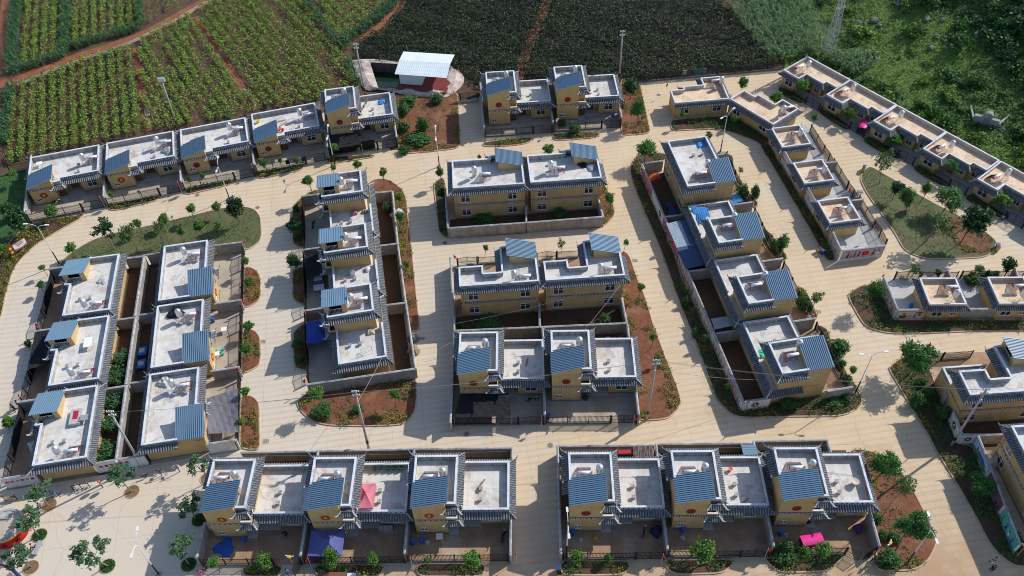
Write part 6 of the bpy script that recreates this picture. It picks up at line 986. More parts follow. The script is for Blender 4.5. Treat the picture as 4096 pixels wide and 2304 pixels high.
def side_of(key_desc, x, y):
    for k in HOUSES:
        if HOUSES[k][4] == key_desc:
            cx, cy = lw(k, 6, -4); dx, dy = x-cx, y-cy; return ('right of' if dx > 0 else 'left of') if abs(dx) > abs(dy) else ('behind' if dy > 0 else 'before')
SEEN = {}
ORD = ('', ' nearest the road', ' farther along', ' at the end', ' in the middle', ' by the kerb', ' by the corner', ' by the path')
def uniq(s):
    n = SEEN.get(s, 0); SEEN[s] = n+1
    return s if n == 0 else s+(', next along', ', third along', ', fourth along', ', fifth along', ', sixth along', ', seventh along', ', eighth along', ', ninth along', ', last along')[min(n-1, 8)]
adj = {'round': 'small round tree', 'dark': 'dark dense tree', 'sparse': 'big-leaved dark tree', 'airy': 'thin airy tree', 'feather': 'broad feathery tree', 'plaza': 'broad-leaved tree in a round pit'}
for i, t in enumerate(TREES):
    x, y = t[0], t[1]; h_ = nearest_house(x, y)
    if t[7] == 'plaza': lab = 'open-crowned tree in round pit on the plaza, '+('upper middle', 'upper left', 'upper right corner', 'beside left near house', 'beside the red drum stage', 'lower middle', 'lower right by the lamp', 'lower left corner')[i-[q[7] for q in TREES].index('plaza')]
    else: lab = uniq(f"{adj[t[7]]} {side_of(h_, x, y)} {h_}")
    tree(i, *t, lab)
def bush(i, x, y, rw, h, label, z=0.08, kind='bush', mats=None):
    root = thing('shrub', (x, y, z), i*1.3, label, 'shrub', 'shrubs and bushes'); o = link(bpy.data.objects.new('foliage', CROWN['bush'][i % 3] if mats is None else mats[i % len(mats)]), root); o.location = (0, 0, h*.45); o.scale = (rw*.85, rw*.85, max(.3, h*.5)); MB().tube([(0, 0, -.05), (.03, .02, h*.5)], [.05, .02], 5).build('stem', 'bark', root)
def corn_clump(seed):
    r = random.Random(seed); L = Leaves()
    for _ in range(46):
        a = r.random()*6.28; d = r.random()**.5; p = (d*math.cos(a), d*math.sin(a), 0); z = 0
        for k in range(8): L.blade((p[0], p[1], .08+.1*k), .18, .42, .13, r)
    return L.mesh('corn_clump', 'leaf_corn')
CORN = [corn_clump(s_) for s_ in (1, 2)]
for i, (x, y, rw, h, kind) in enumerate(BUSHES):
    h_ = nearest_house(x, y)
    if kind == 'corn':
        root = thing('corn_patch', (x, y, .05), i, uniq('tall corn '+side_of(h_, x, y)+' '+h_), 'corn', 'corn patches in gardens'); o = link(bpy.data.objects.new('corn_leaves', CORN[i % 2]), root); o.scale = (rw, rw, 2.0); MB().tube([(0, 0, 0), (0, 0, 1.5)], .03, 5).build('stalk', 'mural_green', root)
    else: bush(i, x, y, rw, h, uniq('leafy green shrub '+side_of(h_, x, y)+' '+h_))
# low hedge planting in the beds (ground cover, one object)
hl = Leaves(); gl = Leaves(); r = random.Random(5)
def edge_dist(p, poly):
    m_ = 9e9
    for i in range(len(poly)):
        a, b = poly[i], poly[(i+1) % len(poly)]; dx, dy = b[0]-a[0], b[1]-a[1]; L2 = dx*dx+dy*dy
        t = 0 if L2 < 1e-9 else max(0, min(1, ((p[0]-a[0])*dx+(p[1]-a[1])*dy)/L2)); m_ = min(m_, math.hypot(p[0]-a[0]-t*dx, p[1]-a[1]-t*dy))
    return m_
for bi, (kind, poly) in enumerate(BEDPOLY):
    xs = [p[0] for p in poly]; ys = [p[1] for p in poly]; ar = (max(xs)-min(xs))*(max(ys)-min(ys)); n = int(ar*{'soil': 6.5, 'hedge': 7.5, 'grass': 14}[kind]); coarse = poly[::2]
    for _ in range(min(n, 9000)):
        p = (r.uniform(min(xs), max(xs)), r.uniform(min(ys), max(ys)))
        if not inside(p, poly): continue
        nz = math.sin(p[0]*.9+bi)+math.sin(p[1]*1.1+p[0]*.4)
        if kind == 'grass':
            if nz > -.6: gl.blade((p[0], p[1], .09), r.uniform(.06, .16), .12, .10, r, m=0)
            continue
        ed = edge_dist(p, coarse)
        if kind == 'soil':
            if ed < 1.5 and nz > -.2:
                for k in range(6): hl.leaf((p[0]+r.gauss(0, .2), p[1]+r.gauss(0, .2), .12+r.uniform(.05, .4)), r.uniform(.18, .34), .8, r, m=0 if nz > .3 else 1)
            elif nz > .1 and r.random() < .7:
                for k in range(4): hl.leaf((p[0]+r.gauss(0, .22), p[1]+r.gauss(0, .22), .12+r.uniform(0, .22)), r.uniform(.14, .3), .8, r, m=1)
        elif nz > -.9:
            yel = bi == 1 or (ed < .9 and nz > .5)
            for k in range(5): hl.leaf((p[0]+r.gauss(0, .2), p[1]+r.gauss(0, .2), .12+r.uniform(.03, .5)), r.uniform(.18, .36), .7, r, m=0 if yel else 1)
for (x, y), gr in zip(TREEPITS, (0, 0, 0, 1, 1, 1, 1, 0)):
    for _ in range(260 if gr else 25): a = r.random()*6.283; d = .9*math.sqrt(r.random()); gl.blade((x+d*math.cos(a), y+d*math.sin(a), .02), r.uniform(.1, .35), .15, .07, r, m=1)
for _ in range(9000):                            # verge at the far left
    p = (r.uniform(-120, -73), r.uniform(60, 129))
    if inside(p, [(-140, 88), (-84.5, 88), (-83.5, 104), (-83, 112), (-88.8, 129.4), (-92.5, 128.5), (-140, 120)]): gl.blade((p[0], p[1], .03), r.uniform(.1, .3), .2, .14, r, m=1)
o = link(bpy.data.objects.new('ground_cover', hl.mesh('ground_cover', ['leaf_hedge', 'leaf_bush']))); setp(o, 'low yellow-green hedge plants filling the road beds', 'ground cover', kind='stuff')
o = link(bpy.data.objects.new('grass', gl.mesh('grass', ['leaf_airy', 'leaf_bush']))); setp(o, 'short grass on the islands and verge', 'grass', kind='stuff')
# vineyards
def vineyard(ang, sp, poly, seed, name, label, mats, hgt=1.25, step=.11, dens=5, gap=.08, spread=.36, size=.36):
    r = random.Random(seed); L = Leaves(); d = Vector((math.cos(R(ang)), math.sin(R(ang)))); n = Vector((-d.y, d.x)); us = [p[0]*d.x+p[1]*d.y for p in poly]; vs = [p[0]*n.x+p[1]*n.y for p in poly]; v = min(vs)+sp*.5; row = 0
    while v < max(vs):
        u = min(us); row += 1; weak = r.random() < gap
        while u < max(us):
            u += step*r.uniform(.7, 1.3); p = (d.x*u+n.x*v, d.y*u+n.y*v)
            if not inside(p, poly): continue
            vig = .55+.3*math.sin(u*.23+v*.7+seed)+.25*math.sin(u*.9+row*2)
            if weak: vig -= .45
            for _ in range(dens+(1 if vig > .6 else 0)):
                if r.random() > vig+.25: continue
                w_ = r.gauss(0, spread); z = hgt*(.45+.55*r.random())+.12*math.sin(u*1.7+row); L.leaf((p[0]+n.x*w_, p[1]+n.y*w_, z), size*r.uniform(.7, 1.35), .9, r, m=0 if r.random() < .86 else 1, asp=.75)
        v += sp
    o = link(bpy.data.objects.new(name, L.mesh(name, mats))); setp(o, label, 'vineyard', kind='stuff'); return o
vineyard(-74, 1.95, [(-78, 178), (-68, 190), (-76, 196), (-86, 192), (-84, 180)], 77, 'vine_rows', 'sparse vine rows on red soil above the track', ['leaf_vine', 'leaf_dry'], gap=.5, dens=1)
for i, (_, ang, sp, poly) in enumerate(PLOTS): vineyard(ang, sp, poly, i+1, 'vine_rows', ('vine rows in the lower left plot', 'vine rows in the plot behind vineyard houses', 'vine rows in the long central plot', 'vine rows in the plot beside the dark field', 'vine rows in the top left corner plot', 'vine rows in the upper plot beside the track')[i], ['leaf_vine', 'leaf_dry'], gap=.12)
vineyard(-5.0, 1.75, DARKF, 21, 'dark_vine_rows', 'dense dark vine rows filling the upper middle field', ['leaf_vine_dark', 'leaf_vine_tip'], hgt=1.5, step=.13, dens=6, gap=.02, spread=.5, size=.34)
def cornrow(pts, wd, L, r):
    P = smooth_line(pts, 1, False)
    for i in range(len(P)-1):
        a, b = P[i], P[i+1]; ln = math.hypot(b[0]-a[0], b[1]-a[1])
        for _ in range(int(ln*wd*5)):
            t = r.random(); q = (a[0]+(b[0]-a[0])*t+r.uniform(-.5, .5)*wd, a[1]+(b[1]-a[1])*t+r.uniform(-.5, .5)*wd)
            for k in range(5): L.blade((q[0], q[1], .2+.3*k), .4, .6, .2, r)
L = Leaves(); r = random.Random(9)
for pts, wd in CORNSTRIPS: cornrow(pts, wd, L, r)
o = link(bpy.data.objects.new('corn_strips', L.mesh('corn_strips', ['leaf_corn']))); setp(o, 'strips of tall corn edging the vineyard plots', 'corn', kind='stuff')
L = Leaves()
for poly in (CORNF, CORN2):
    xs = [p[0] for p in poly]; ys = [p[1] for p in poly]
    for _ in range(int((max(xs)-min(xs))*(max(ys)-min(ys))*4.2)):
        p = (r.uniform(min(xs), max(xs)), r.uniform(min(ys), max(ys)))
        if inside(p, poly):
            z = hz(*p)
            for k in range(4): L.blade((p[0], p[1], z+.5+.32*k), .4, .65, .2, r)
o = link(bpy.data.objects.new('cornfield', L.mesh('cornfield', ['leaf_cornfield']))); setp(o, 'dense cornfield beside the lattice pylon', 'cornfield', kind='stuff')
# hillside scrub
def hill_bush(seed, m):
    r = random.Random(seed); L = Leaves()
    for _ in range(34):
        c = Vector((r.gauss(0, .42), r.gauss(0, .42), abs(r.gauss(0, .42))))
        for k in range(20): L.leaf(c+Vector((r.gauss(0, .17), r.gauss(0, .17), r.gauss(0, .14))), r.uniform(.16, .32), .6, r, asp=.7)
    return L.mesh('scrub', m)
HB = [hill_bush(s_, m) for s_, m in ((1, 'leaf_hill'), (2, 'leaf_hill'), (3, 'leaf_hill2'), (4, 'leaf_bush'), (5, 'leaf_dark'))]
r = random.Random(31); nb = 0; HILLP = HILL
def on_hill(x, y): return ((x-57.4)*0.797+(y-152.5)*0.605) > 1.0
tries = 0
def on_scrub0(x, y): return math.sin(x*.13+.5)+math.sin(y*.15+x*.05+2)+.028*((x-57.4)*.797+(y-152.5)*.605) > .30
while nb < 300 and tries < 9000:
    tries += 1; x, y = r.uniform(58, 128), r.uniform(100, 186)
    if not on_hill(x, y) or inside((x, y), CORNF) or inside((x, y), CORN2): continue
    u_ = (x-57.4)*.797+(y-152.5)*.605
    nz = math.sin(x*.16+1)+math.sin(y*.19+x*.07)+.012*u_
    if r.random() > (.95 if on_scrub0(x, y) else .30): continue
    s_ = r.uniform(.8, 2.0)*(1+.012*u_); dark = u_ > 26 or y > 168  # darker foliage high up stands in for shade on the upper slope
    root = thing('scrub_bush', (x, y, hz(x, y)-.1), r.random()*6.28, ('dark' if dark else 'bright')+(' large' if s_ > 1.7 else ' small' if s_ < 1.15 else '')+' bush '+('near the stone tomb' if math.hypot(x-PX['tomb'][0][0], y-PX['tomb'][0][1]) < 14 else 'beside the lattice pylon' if x < 74 else 'just behind the hillside row' if u_ < 12 else 'high in the upper right corner' if y > 165 else 'halfway up the hillside')+('' if u_ < 8 else ', left part' if x < 88 else ', right part' if x > 104 else ', middle part'), 'bush', 'wild bushes on the hillside'); o = link(bpy.data.objects.new('foliage', HB[r.choice((0, 1, 4, 4, 3)) if dark else r.choice((0, 1, 2, 2, 3))]), root); o.scale = (s_, s_, s_*r.uniform(.8, 1.2)); nb += 1
L = Leaves()
def on_scrub(x, y): return math.sin(x*.13+.5)+math.sin(y*.15+x*.05+2)+.028*((x-57.4)*.797+(y-152.5)*.605) > .30
for _ in range(1500):
    x, y = r.uniform(57, 128), r.uniform(98, 194)
    if not on_hill(x, y) or inside((x, y), CORNF) or inside((x, y), CORN2) or (not on_scrub(x, y) and r.random() < .75): continue
    s_ = r.uniform(.35, 1.0); z = hz(x, y); mi = r.choice((0, 1, 3, 3, 1))
    for k in range(16): L.leaf((x+r.gauss(0, .5)*s_, y+r.gauss(0, .5)*s_, z+s_*abs(r.gauss(.5, .35))), r.uniform(.3, .55), .7, r, m=mi, asp=.7)
for _ in range(85000):
    x, y = r.uniform(57, 128), r.uniform(98, 194)
    if not on_hill(x, y) or inside((x, y), CORNF): continue
    nz = math.sin(x*.31+2)*math.sin(y*.27); z = hz(x, y)
    L.leaf((x, y, z+r.uniform(.05, .35+.5*max(0, nz))), r.uniform(.3, .65)*(1 if on_scrub(x, y) else .8), .9, r, m=0 if not on_scrub(x, y) else (3 if r.random() < .55 else 1))
o = link(bpy.data.objects.new('hill_grass', L.mesh('hill_grass', ['leaf_hill2', 'leaf_hill', 'leaf_airy', 'leaf_dark']))); setp(o, 'rough grass and weeds covering the hillside', 'grass', kind='stuff')
ORDW = ('first', 'second', 'third', 'fourth', 'fifth', 'sixth', 'seventh', 'eighth', 'ninth', 'tenth', 'eleventh', 'twelfth', 'thirteenth', 'fourteenth', 'fifteenth', 'sixteenth', 'seventeenth', 'eighteenth', 'nineteenth', 'twentieth', 'twenty-first', 'twenty-second')
# ------------------------------------------------------------------ pond with its shed
def pond():
    root = thing('pond_liner', (0, 0, 0), 0, 'pale plastic liner draped round the square pond', 'pond liner'); P, Q = POND, PONDIN; n = 40
    def samp(poly, k):
        L = [0]; 
        for i in range(len(poly)): a, b = poly[i], poly[(i+1) % len(poly)]; L.append(L[-1]+math.hypot(b[0]-a[0], b[1]-a[1]))
        out = []
        for j in range(k):
            t = L[-1]*j/k
            for i in range(len(poly)):
                if L[i] <= t <= L[i+1]: a, b = poly[i], poly[(i+1) % len(poly)]; f_ = (t-L[i])/max(1e-6, L[i+1]-L[i]); out.append((a[0]+(b[0]-a[0])*f_, a[1]+(b[1]-a[1])*f_)); break
        return out
    A = samp(P, n); cx = sum(p[0] for p in Q)/len(Q); cy = sum(p[1] for p in Q)/len(Q)
    # inner edge: ray from centre through each outer point
    B = []
    for a in A:
        t = 1.0
        while t > .05 and not inside((cx+(a[0]-cx)*t, cy+(a[1]-cy)*t), Q): t -= .01
        B.append((cx+(a[0]-cx)*t, cy+(a[1]-cy)*t))
    mb = MB(); wl_ = MB(); rr = random.Random(3)
    zo = [.05+.25*rr.random() for _ in A]; zi = [.45+.3*rr.random() for _ in A]
    for i in range(n):
        j = (i+1) % n; mA = ((A[i][0]+B[i][0])/2, (A[i][1]+B[i][1])/2); mB = ((A[j][0]+B[j][0])/2, (A[j][1]+B[j][1])/2)
        mb.poly([(*A[i], zo[i]), (*A[j], zo[j]), (*mB, zi[j]+.15), (*mA, zi[i]+.15)]); mb.poly([(*mA, zi[i]+.15), (*mB, zi[j]+.15), (*B[j], zi[j]), (*B[i], zi[i])])
        wl_.poly([(*B[i], zi[i]), (*B[j], zi[j]), (*B[j], -2.6), (*B[i], -2.6)])
    mb.build('liner_skirt', 'pool_cloth', root); wl_.build('liner_wall', 'pool_wall', root)
    w_ = flat('pond_water', B, -1.7, 'water'); w_['kind'] = 'structure'
    s = SHEDROOF; s2 = SHEDROOF2; sh = thing('pond_shed', (0, 0, 0), 0, 'white metal shed with pitched roof over the pond', 'shed')
    mb = MB(); corrugated(mb, s[3], s[0], s[1], s[2], 26, .03); mb.build('roof_sheet', 'white_sheet', sh); mb = MB()
    a, b, c, d = (Vector(q) for q in s2); a = Vector(s[3]); b = Vector(s[2]); c = c-Vector((0, 0, .7)); d = d-Vector((0, 0, .7))
    c, d = Vector((c.x-.15, c.y+.5, 3.4)), Vector((d.x-.15, d.y+.5, 3.4))
    corrugated(mb, d, a-Vector((0, 0, .01)), b-Vector((0, 0, .01)), c, 26, .03); mb.build('roof_sheet', 'white_sheet', sh)
    e1, e2 = d, c; u_ = (c-d).normalized(); v_ = Vector((-u_.y, u_.x, 0))
    def at(t, w2): return d+u_*t+v_*w2
    mb = MB(); p0, p1 = at(.7, .6), at(5.2, .6); mb.obox(p0, p1, .12, .75, 3.35); mb.obox(at(.75, .66), at(.75, 4.4), .12, .75, 3.35); mb.obox(at(5.15, .66), at(5.15, 4.4), .12, .75, 3.35); mb.build('cabin_wall', 'white_sheet', sh)
    for t, w2 in ((10.0, .5), (10.0, 6.0), (5.3, 6.0), (.8, 6.0)): q = at(t, w2); MB().box(q.x-.05, q.x+.05, q.y-.05, q.y+.05, .7, 3.4).build('post', 'galv', sh)
    dk = MB(); q = [at(.2, -1.4), at(10.6, -1.4), at(10.9, 4.6), at(.3, 4.6)]; dk.poly([(p.x, p.y, .72) for p in q]); dk.poly([(p.x, p.y, .60) for p in q[::-1]])
    for i in range(4): a_, b_ = q[i], q[(i+1) % 4]; dk.poly([(a_.x, a_.y, .6), (b_.x, b_.y, .6), (b_.x, b_.y, .72), (a_.x, a_.y, .72)])
    dk.build('red_deck', 'deck_red', sh)
pond()
# ------------------------------------------------------------------ sheet roofs, tarps, tents, nets
def sheet(name, pts, label, cat, m, n=16, posts=True, ground=0.0, zs=None):
    P = [Vector(p) for p in pts]; root = thing(name, (P[0].x, P[0].y, 0), 0, label, cat); o = P[0].copy(); o.z = 0; P = [p-o for p in P]
    if zs:
        for p, z in zip(P, zs): p.z = z
    mb = MB(); corrugated(mb, P[0], P[1], P[2], P[3], n, .03); mb.build('roof_sheet', m, root)
    if posts:
        for p in P: MB().box(p.x-.04, p.x+.04, p.y-.04, p.y+.04, ground, p.z-.03).build('post', 'galv', root)
    return root
EB = [Vector(p) for p in EBLUE]
mid1 = EB[1].lerp(EB[2], .62); mid0 = EB[0].lerp(EB[3], .62)
h0 = EB[0].lerp(EB[1], .48); h1 = mid0.lerp(mid1, .48)
sheet('navy_sheet_roof', [h0, EB[1], mid1, h1], 'dark blue sheet roof over the shaded yard, upper right part', 'sheet roof', 'navy_sheet', 18, zs=(2.7, 2.85, 2.85, 2.7)); sheet('pale_sheet_roof', [EB[0], h0, h1, mid0], 'pale grey-blue sheet roof against the mural wall', 'sheet roof', 'pale_sheet', 18, zs=(2.6, 2.72, 2.72, 2.6)); sheet('navy_sheet_roof', [mid0, mid1, EB[2], EB[3]], 'dark blue sheet roof over the shaded yard, lower part', 'sheet roof', 'navy_sheet', 12, zs=(2.55, 2.8, 2.8, 2.55))
sheet('grey_sheet_roof', [GREYROOF[0], GREYROOF[1], GREYROOF[2], GREYROOF[3]], 'grey corrugated sheet roof across the shaded yard', 'sheet roof', 'grey_sheet', 10)
bt = [Vector(p) for p in BTARP]; root = thing('blue_sheet', (bt[0].x, bt[0].y, 3.25), 0, 'bright blue corrugated sheets leaning on the roof', 'sheet'); oo = Vector((bt[0].x, bt[0].y, 3.25)); mb = MB()
corrugated(mb, bt[4]-oo, bt[0]-oo+Vector((0, 0, .4)), bt[1]-oo+Vector((0, 0, .4)), bt[2]-oo, 7, .03); mb.build('sheet_piece', 'blue_bright', root); mb = MB(); corrugated(mb, bt[4]-oo+Vector((.3, -1.2, -.5)), bt[4]-oo+Vector((.2, .2, .05)), bt[2]-oo+Vector((-.6, .2, .05)), bt[3]-oo+Vector((0, -.3, -.45)), 5, .03); mb.build('sheet_piece', 'blue_bright', root)
for i, (lx, ly, w_, l_, a) in enumerate(((2.2, 1.4, 1.0, 2.4, .4), (.6, 1.8, 1.1, 2.0, -.3))):
    p = lw('E1', lx, ly); root = thing('blue_sheet', (*p, .05), HOUSES['E1'][2]+a, 'dark blue sheet leaning in the shaded yard, '+('upper' if i == 0 else 'lower')+' one', 'sheet'); mb = MB(); corrugated(mb, (-l_/2, -w_/2, .1), (l_/2, -w_/2, .8), (l_/2, w_/2, .8), (-l_/2, w_/2, .1), 5, .03); mb.build('sheet_piece', 'navy_sheet', root)
for p, lab in ((BLUEPATCH[4], 'bright blue sheet in the yard beside top mural house'),): root = thing('blue_sheet', (p[0], p[1], .05), .2, lab, 'sheet'); mb = MB(); corrugated(mb, (-1.3, -1, .6), (1.3, -1, .9), (1.3, 1, .9), (-1.3, 1, .6), 8, .03); mb.build('sheet_piece', 'blue_bright', root)
def drape(name, pts, label, cat, m, sag=.35, n=8, posts=(), floor=0.0):
    P = [Vector(p) for p in pts]; o = Vector((P[0].x, P[0].y, 0)); root = thing(name, (o.x, o.y, 0), 0, label, cat); mb = MB(); P = [p-o for p in P]
    g_ = lambda i, j, dz: P[0].lerp(P[1], i/n).lerp(P[3].lerp(P[2], i/n), j/n)-Vector((0, 0, sag*16*(i/n)*(1-i/n)*(j/n)*(1-j/n)+.05*math.sin(i*2.3+j*1.7)+dz))
    for i in range(n):
        for j in range(n):
            q = [g_(i, j, 0), g_(i+1, j, 0), g_(i+1, j+1, 0), g_(i, j+1, 0)]; mb.poly(q); q = [g_(i, j, .02), g_(i, j+1, .02), g_(i+1, j+1, .02), g_(i+1, j, .02)]; mb.poly(q)
    mb.build('cloth', m, root)
    for p in P: MB().tube([(p.x, p.y, floor), (p.x, p.y, p.z)], .03, 5).build('pole', 'galv', root)
drape('shade_canopy', DNETS, 'black shade net over the car in third column yard', 'canopy', 'net'); drape('shade_canopy', C1NET, 'black shade net over the yard of far left middle house', 'canopy', 'net'); drape('shade_canopy', M1NET, 'black shade net over the left central gated yard', 'canopy', 'net', sag=.25); drape('shade_canopy', U5NET, 'black shade net over the yard of fifth vineyard house', 'canopy', 'net'); drape('shade_canopy', C2CNET, 'grey shade net over the yard of bottom second column house', 'canopy', 'net_pale', sag=.45)
def tent(cx, cy, z0, hx, hy, eave_h, peak, a, label, m, valance=.28, frame_m='enamel'):
    root = thing('canopy_tent', (cx, cy, z0), a, label, 'tent'); mb = MB(); n = 6; corners = [(-hx, -hy), (hx, -hy), (hx, hy), (-hx, hy)]; top = Vector((0, 0, peak))
    for k in range(4):
        p, q = Vector((*corners[k], eave_h)), Vector((*corners[(k+1) % 4], eave_h))
        for i in range(n):
            for j in range(n-0):
                def g_(u, v): b = p.lerp(q, u); x = b.lerp(top, v); x.z -= .25*math.sin(math.pi*v)*(.5+2*abs(u-.5)*.0+.3)+.10*math.sin(math.pi*u)*(1-v); return x
                a0, a1, b0, b1 = i/n, (i+1)/n, j/n, (j+1)/n; mb.poly([g_(a0, b0), g_(a1, b0), g_(a1, b1), g_(a0, b1)])
            a0, a1 = i/n, (i+1)/n; f_ = lambda u: p.lerp(q, u)-Vector((0, 0, .1*math.sin(math.pi*u))); g2 = lambda u: f_(u)-Vector((0, 0, valance)); mb.poly([g2(a0), g2(a1), f_(a1), f_(a0)])
    mb.build('tent_cloth', m, root, True)
    for c in corners: MB().tube([(c[0]*.97, c[1]*.97, 0), (c[0]*.97, c[1]*.97, eave_h)], .035, 6).build('tent_leg', frame_m, root)
    return root
p = lw('BL2', 1.9, -10.15); tent(*p, 0, 2.15, 1.75, 2.15, 3.0, HOUSES['BL2'][2], 'faded navy canopy tent in the middle near left yard', 'navy_cloth')
p = lw('BL2', 6.85, -5.0); tent(*p, 3.24, 1.0, 1.75, 1.5, 2.2, HOUSES['BL2'][2], 'pink canopy tent on the middle near left roof', 'pink_cloth', valance=.4)
dc = [Vector(q) for q in D3CAN]; c_ = sum(dc, Vector())/4; tent(c_.x, c_.y, 0, 1.7, 2.1, 2.3, 2.9, R(8), 'royal blue canopy tent in the bottom third column yard', 'royal_cloth')
sheet('blue_shed_roof', [(*lw('BR2', 10.4, 2.9), 2.5), (*lw('BR2', 12.4, 2.9), 2.5), (*lw('BR2', 12.4, .6), 2.8), (*lw('BR2', 10.4, .6), 2.8)], 'small blue sheet roof behind the near right row', 'sheet roof', 'blue_roof', 8)
# ------------------------------------------------------------------ vehicles
def wheel(parent, x, y, z, r_, w_, ax='y'):
    d = (0, w_/2, 0) if ax == 'y' else (w_/2, 0, 0)
    t = MB().tube([(x-d[0], y-d[1], z), (x+d[0], y+d[1], z)], r_, 14).build('wheel', 'rubber', parent); MB().tube([(x-d[0]*1.05, y-d[1]*1.05, z), (x+d[0]*1.05, y+d[1]*1.05, z)], r_*.55, 10).build('rim', 'galv', t)
def car(x, y, a, label):
    root = thing('parked_car', (x, y, .02), a, label, 'car'); prof = [(-2.1, .45), (-2.15, .75), (-1.95, .95), (-1.2, 1.02), (-.75, 1.45), (.55, 1.5), (1.15, 1.05), (1.95, .92), (2.15, .7), (2.1, .4)]
    mb = MB(); n = len(prof)
    for s_ in (-1, 1):
        for px_, pz in prof: w_ = .85 if pz < 1.1 else .66; mb.v.append((px_, s_*w_, pz))
    for i in range(n-1): mb.f.append((i, i+1, n+i+1, n+i)); mb.m.append(1 if i in (3, 5) else 0)
    mb.f.append(tuple(range(n-1, -1, -1))); mb.m.append(0); mb.f.append(tuple(range(n, 2*n))); mb.m.append(0); mb.f.append((n-1, 0, n, 2*n-1)); mb.m.append(0)
    mb.build('body', ['car_white', 'glass'], root)
    for s_ in (-1, 1):
        q = [(-1.05, 1.06), (-.70, 1.38), (.48, 1.42), (.95, 1.06)]; mb = MB(); y_ = lambda z: s_*(.86-(z-1.02)*.5); mb.poly([(u, y_(z)+.012*s_, z) for u, z in (q if s_ < 0 else q[::-1])]); mb.build('side_window', 'glass', root); MB().box(2.02, 2.17, s_*.55-.15, s_*.55+.15, .66, .8).build('headlight', 'enamel', root)
        for u in (-1.35, 1.35): wheel(root, u, s_*.78, .32, .32, .2)
car(*PX['car'][0], R(98), 'white car parked half under the third column shade net')
def truck():
    x, y = PX['van'][0]; root = thing('small_truck', (x-.6, y-1.3, 0), R(-2), 'small white truck with brown cargo cover at bottom edge', 'truck')
    MB().box(-3.2, .3, -.95, .95, .55, 2.05).build('cargo_cover', 'truck_brown', root); mb = MB(); pr = [(.4, .5), (.4, 1.95), (1.5, 1.98), (2.3, 1.25), (2.75, 1.15), (2.8, .5)]; n = len(pr)
    for s_ in (-1, 1):
        for u, z in pr: mb.v.append((u, s_*.85, z))
    for i in range(n): j = (i+1) % n; mb.f.append((i, j, n+j, n+i)); mb.m.append(1 if i == 2 else 0)
    mb.f += [tuple(range(n-1, -1, -1)), tuple(range(n, 2*n))]; mb.m += [0, 0]; mb.build('cab', ['car_white', 'glass'], root)
    for s_ in (-1, 1):
        MB().box(.7, 1.5, s_*.86-.01, s_*.86+.01, 1.3, 1.8).build('side_window', 'glass', root); MB().box(2.74, 2.84, s_*.6-.14, s_*.6+.14, .75, .95).build('headlight', 'enamel', root); MB().box(2.0, 2.1, s_*.98-.08, s_*.98+.08, 1.35, 1.6).build('mirror', 'rubber', root)
        for u in (-2.3, 1.9): wheel(root, u, s_*.8, .33, .33, .22)
truck()
def trike(x, y, a, label, m, body):
    root = thing('covered_tricycle', (x, y, .02), a, label, 'tricycle'); mb = MB(); n = 7
    for i in range(n):
        t0, t1 = math.pi*i/n, math.pi*(i+1)/n
        for u0, u1 in ((-1.5, -.5), (-.5, .6), (.6, 1.3)): mb.poly([(u0, -.75*math.cos(t0), 1.35+.24*math.sin(t0)), (u1, -.75*math.cos(t0), 1.35+.24*math.sin(t0)), (u1, -.75*math.cos(t1), 1.35+.24*math.sin(t1)), (u0, -.75*math.cos(t1), 1.35+.24*math.sin(t1))][::-1])
    mb.build('canopy', m, root, False); MB().box(-1.4, .3, -.65, .65, .45, 1.0).build('cargo_box', body, root); MB().box(.4, .9, -.3, .3, .7, .85).build('seat', 'rubber', root); MB().tube([(1.15, 0, .4), (1.05, 0, 1.1), (1.0, -.35, 1.15)], .03, 5).build('handlebar', 'iron', root)
    for u in (-1.3, .2):
        for s_ in (-.66, .66): MB().tube([(u, s_, 1.0), (u, s_, 1.4)], .025, 5).build('canopy_post', 'iron', root)
    wheel(root, -.9, .7, .28, .28, .12); wheel(root, -.9, -.7, .28, .28, .12); wheel(root, 1.2, 0, .28, .28, .1)
trike(*PX['pink_trike'][0], R(8), 'tricycle with bright pink canopy in the near right yard', 'pink', 'iron'); trike(*PX['ne_trike'][0], R(60), 'dark green tricycle with pink roof by hillside row', 'pink', 'green_body')
def bike(x, y, a, label, m, motor=True):
    root = thing('motorbike' if motor else 'bicycle', (x, y, .02), a, label, 'motorbike' if motor else 'bicycle'); wheel(root, -.62, 0, .29, .29, .11 if motor else .05); wheel(root, .65, 0, .29, .29, .1 if motor else .05)
    MB().tube([(-.62, 0, .3), (-.1, 0, .45 if motor else .75), (.45, 0, .6), (.65, 0, .3)], [.03, .05, .05, .03], 6).build('frame', m, root)
    if motor:
        MB().lathe([(.02, .5), (.17, .55), (.19, .7), (.05, .82)], 10, .15).build('fuel_tank', m, root); MB().box(-.25, .12, -.14, .14, .35, .6).build('engine', 'galv', root)
    MB().box(-.6, -.02, -.12, .12, .72, .82).build('seat', 'rubber', root); MB().tube([(.5, 0, .6), (.42, 0, 1.0)], .025, 5).build('fork', 'iron', root); MB().tube([(.35, -.33, 1.02), (.42, 0, 1.0), (.35, .33, 1.02)], .022, 5).build('handlebar', 'iron', root); MB().lathe([(.02, .84), (.10, .88), (.10, .98), (.02, 1.0)], 8, .58).build('headlight', 'enamel', root)
bike(*PX['moto1'][0], R(75), 'dark motorbike parked in the right near left yard', 'c_navy'); bike(*PX['moto2'][0], R(85), 'black motorbike in the top third column yard', 'iron'); bike(*PX['yellow_moto'][0], R(15), 'yellow motorbike before first vineyard house', 'bin_yellow'); bike(*PX['bike1'][0], R(70), 'bicycle standing in the left near right yard', 'iron', False); bike(*PX['bike2'][0], R(10), 'bicycle in the left central gated yard', 'iron', False)
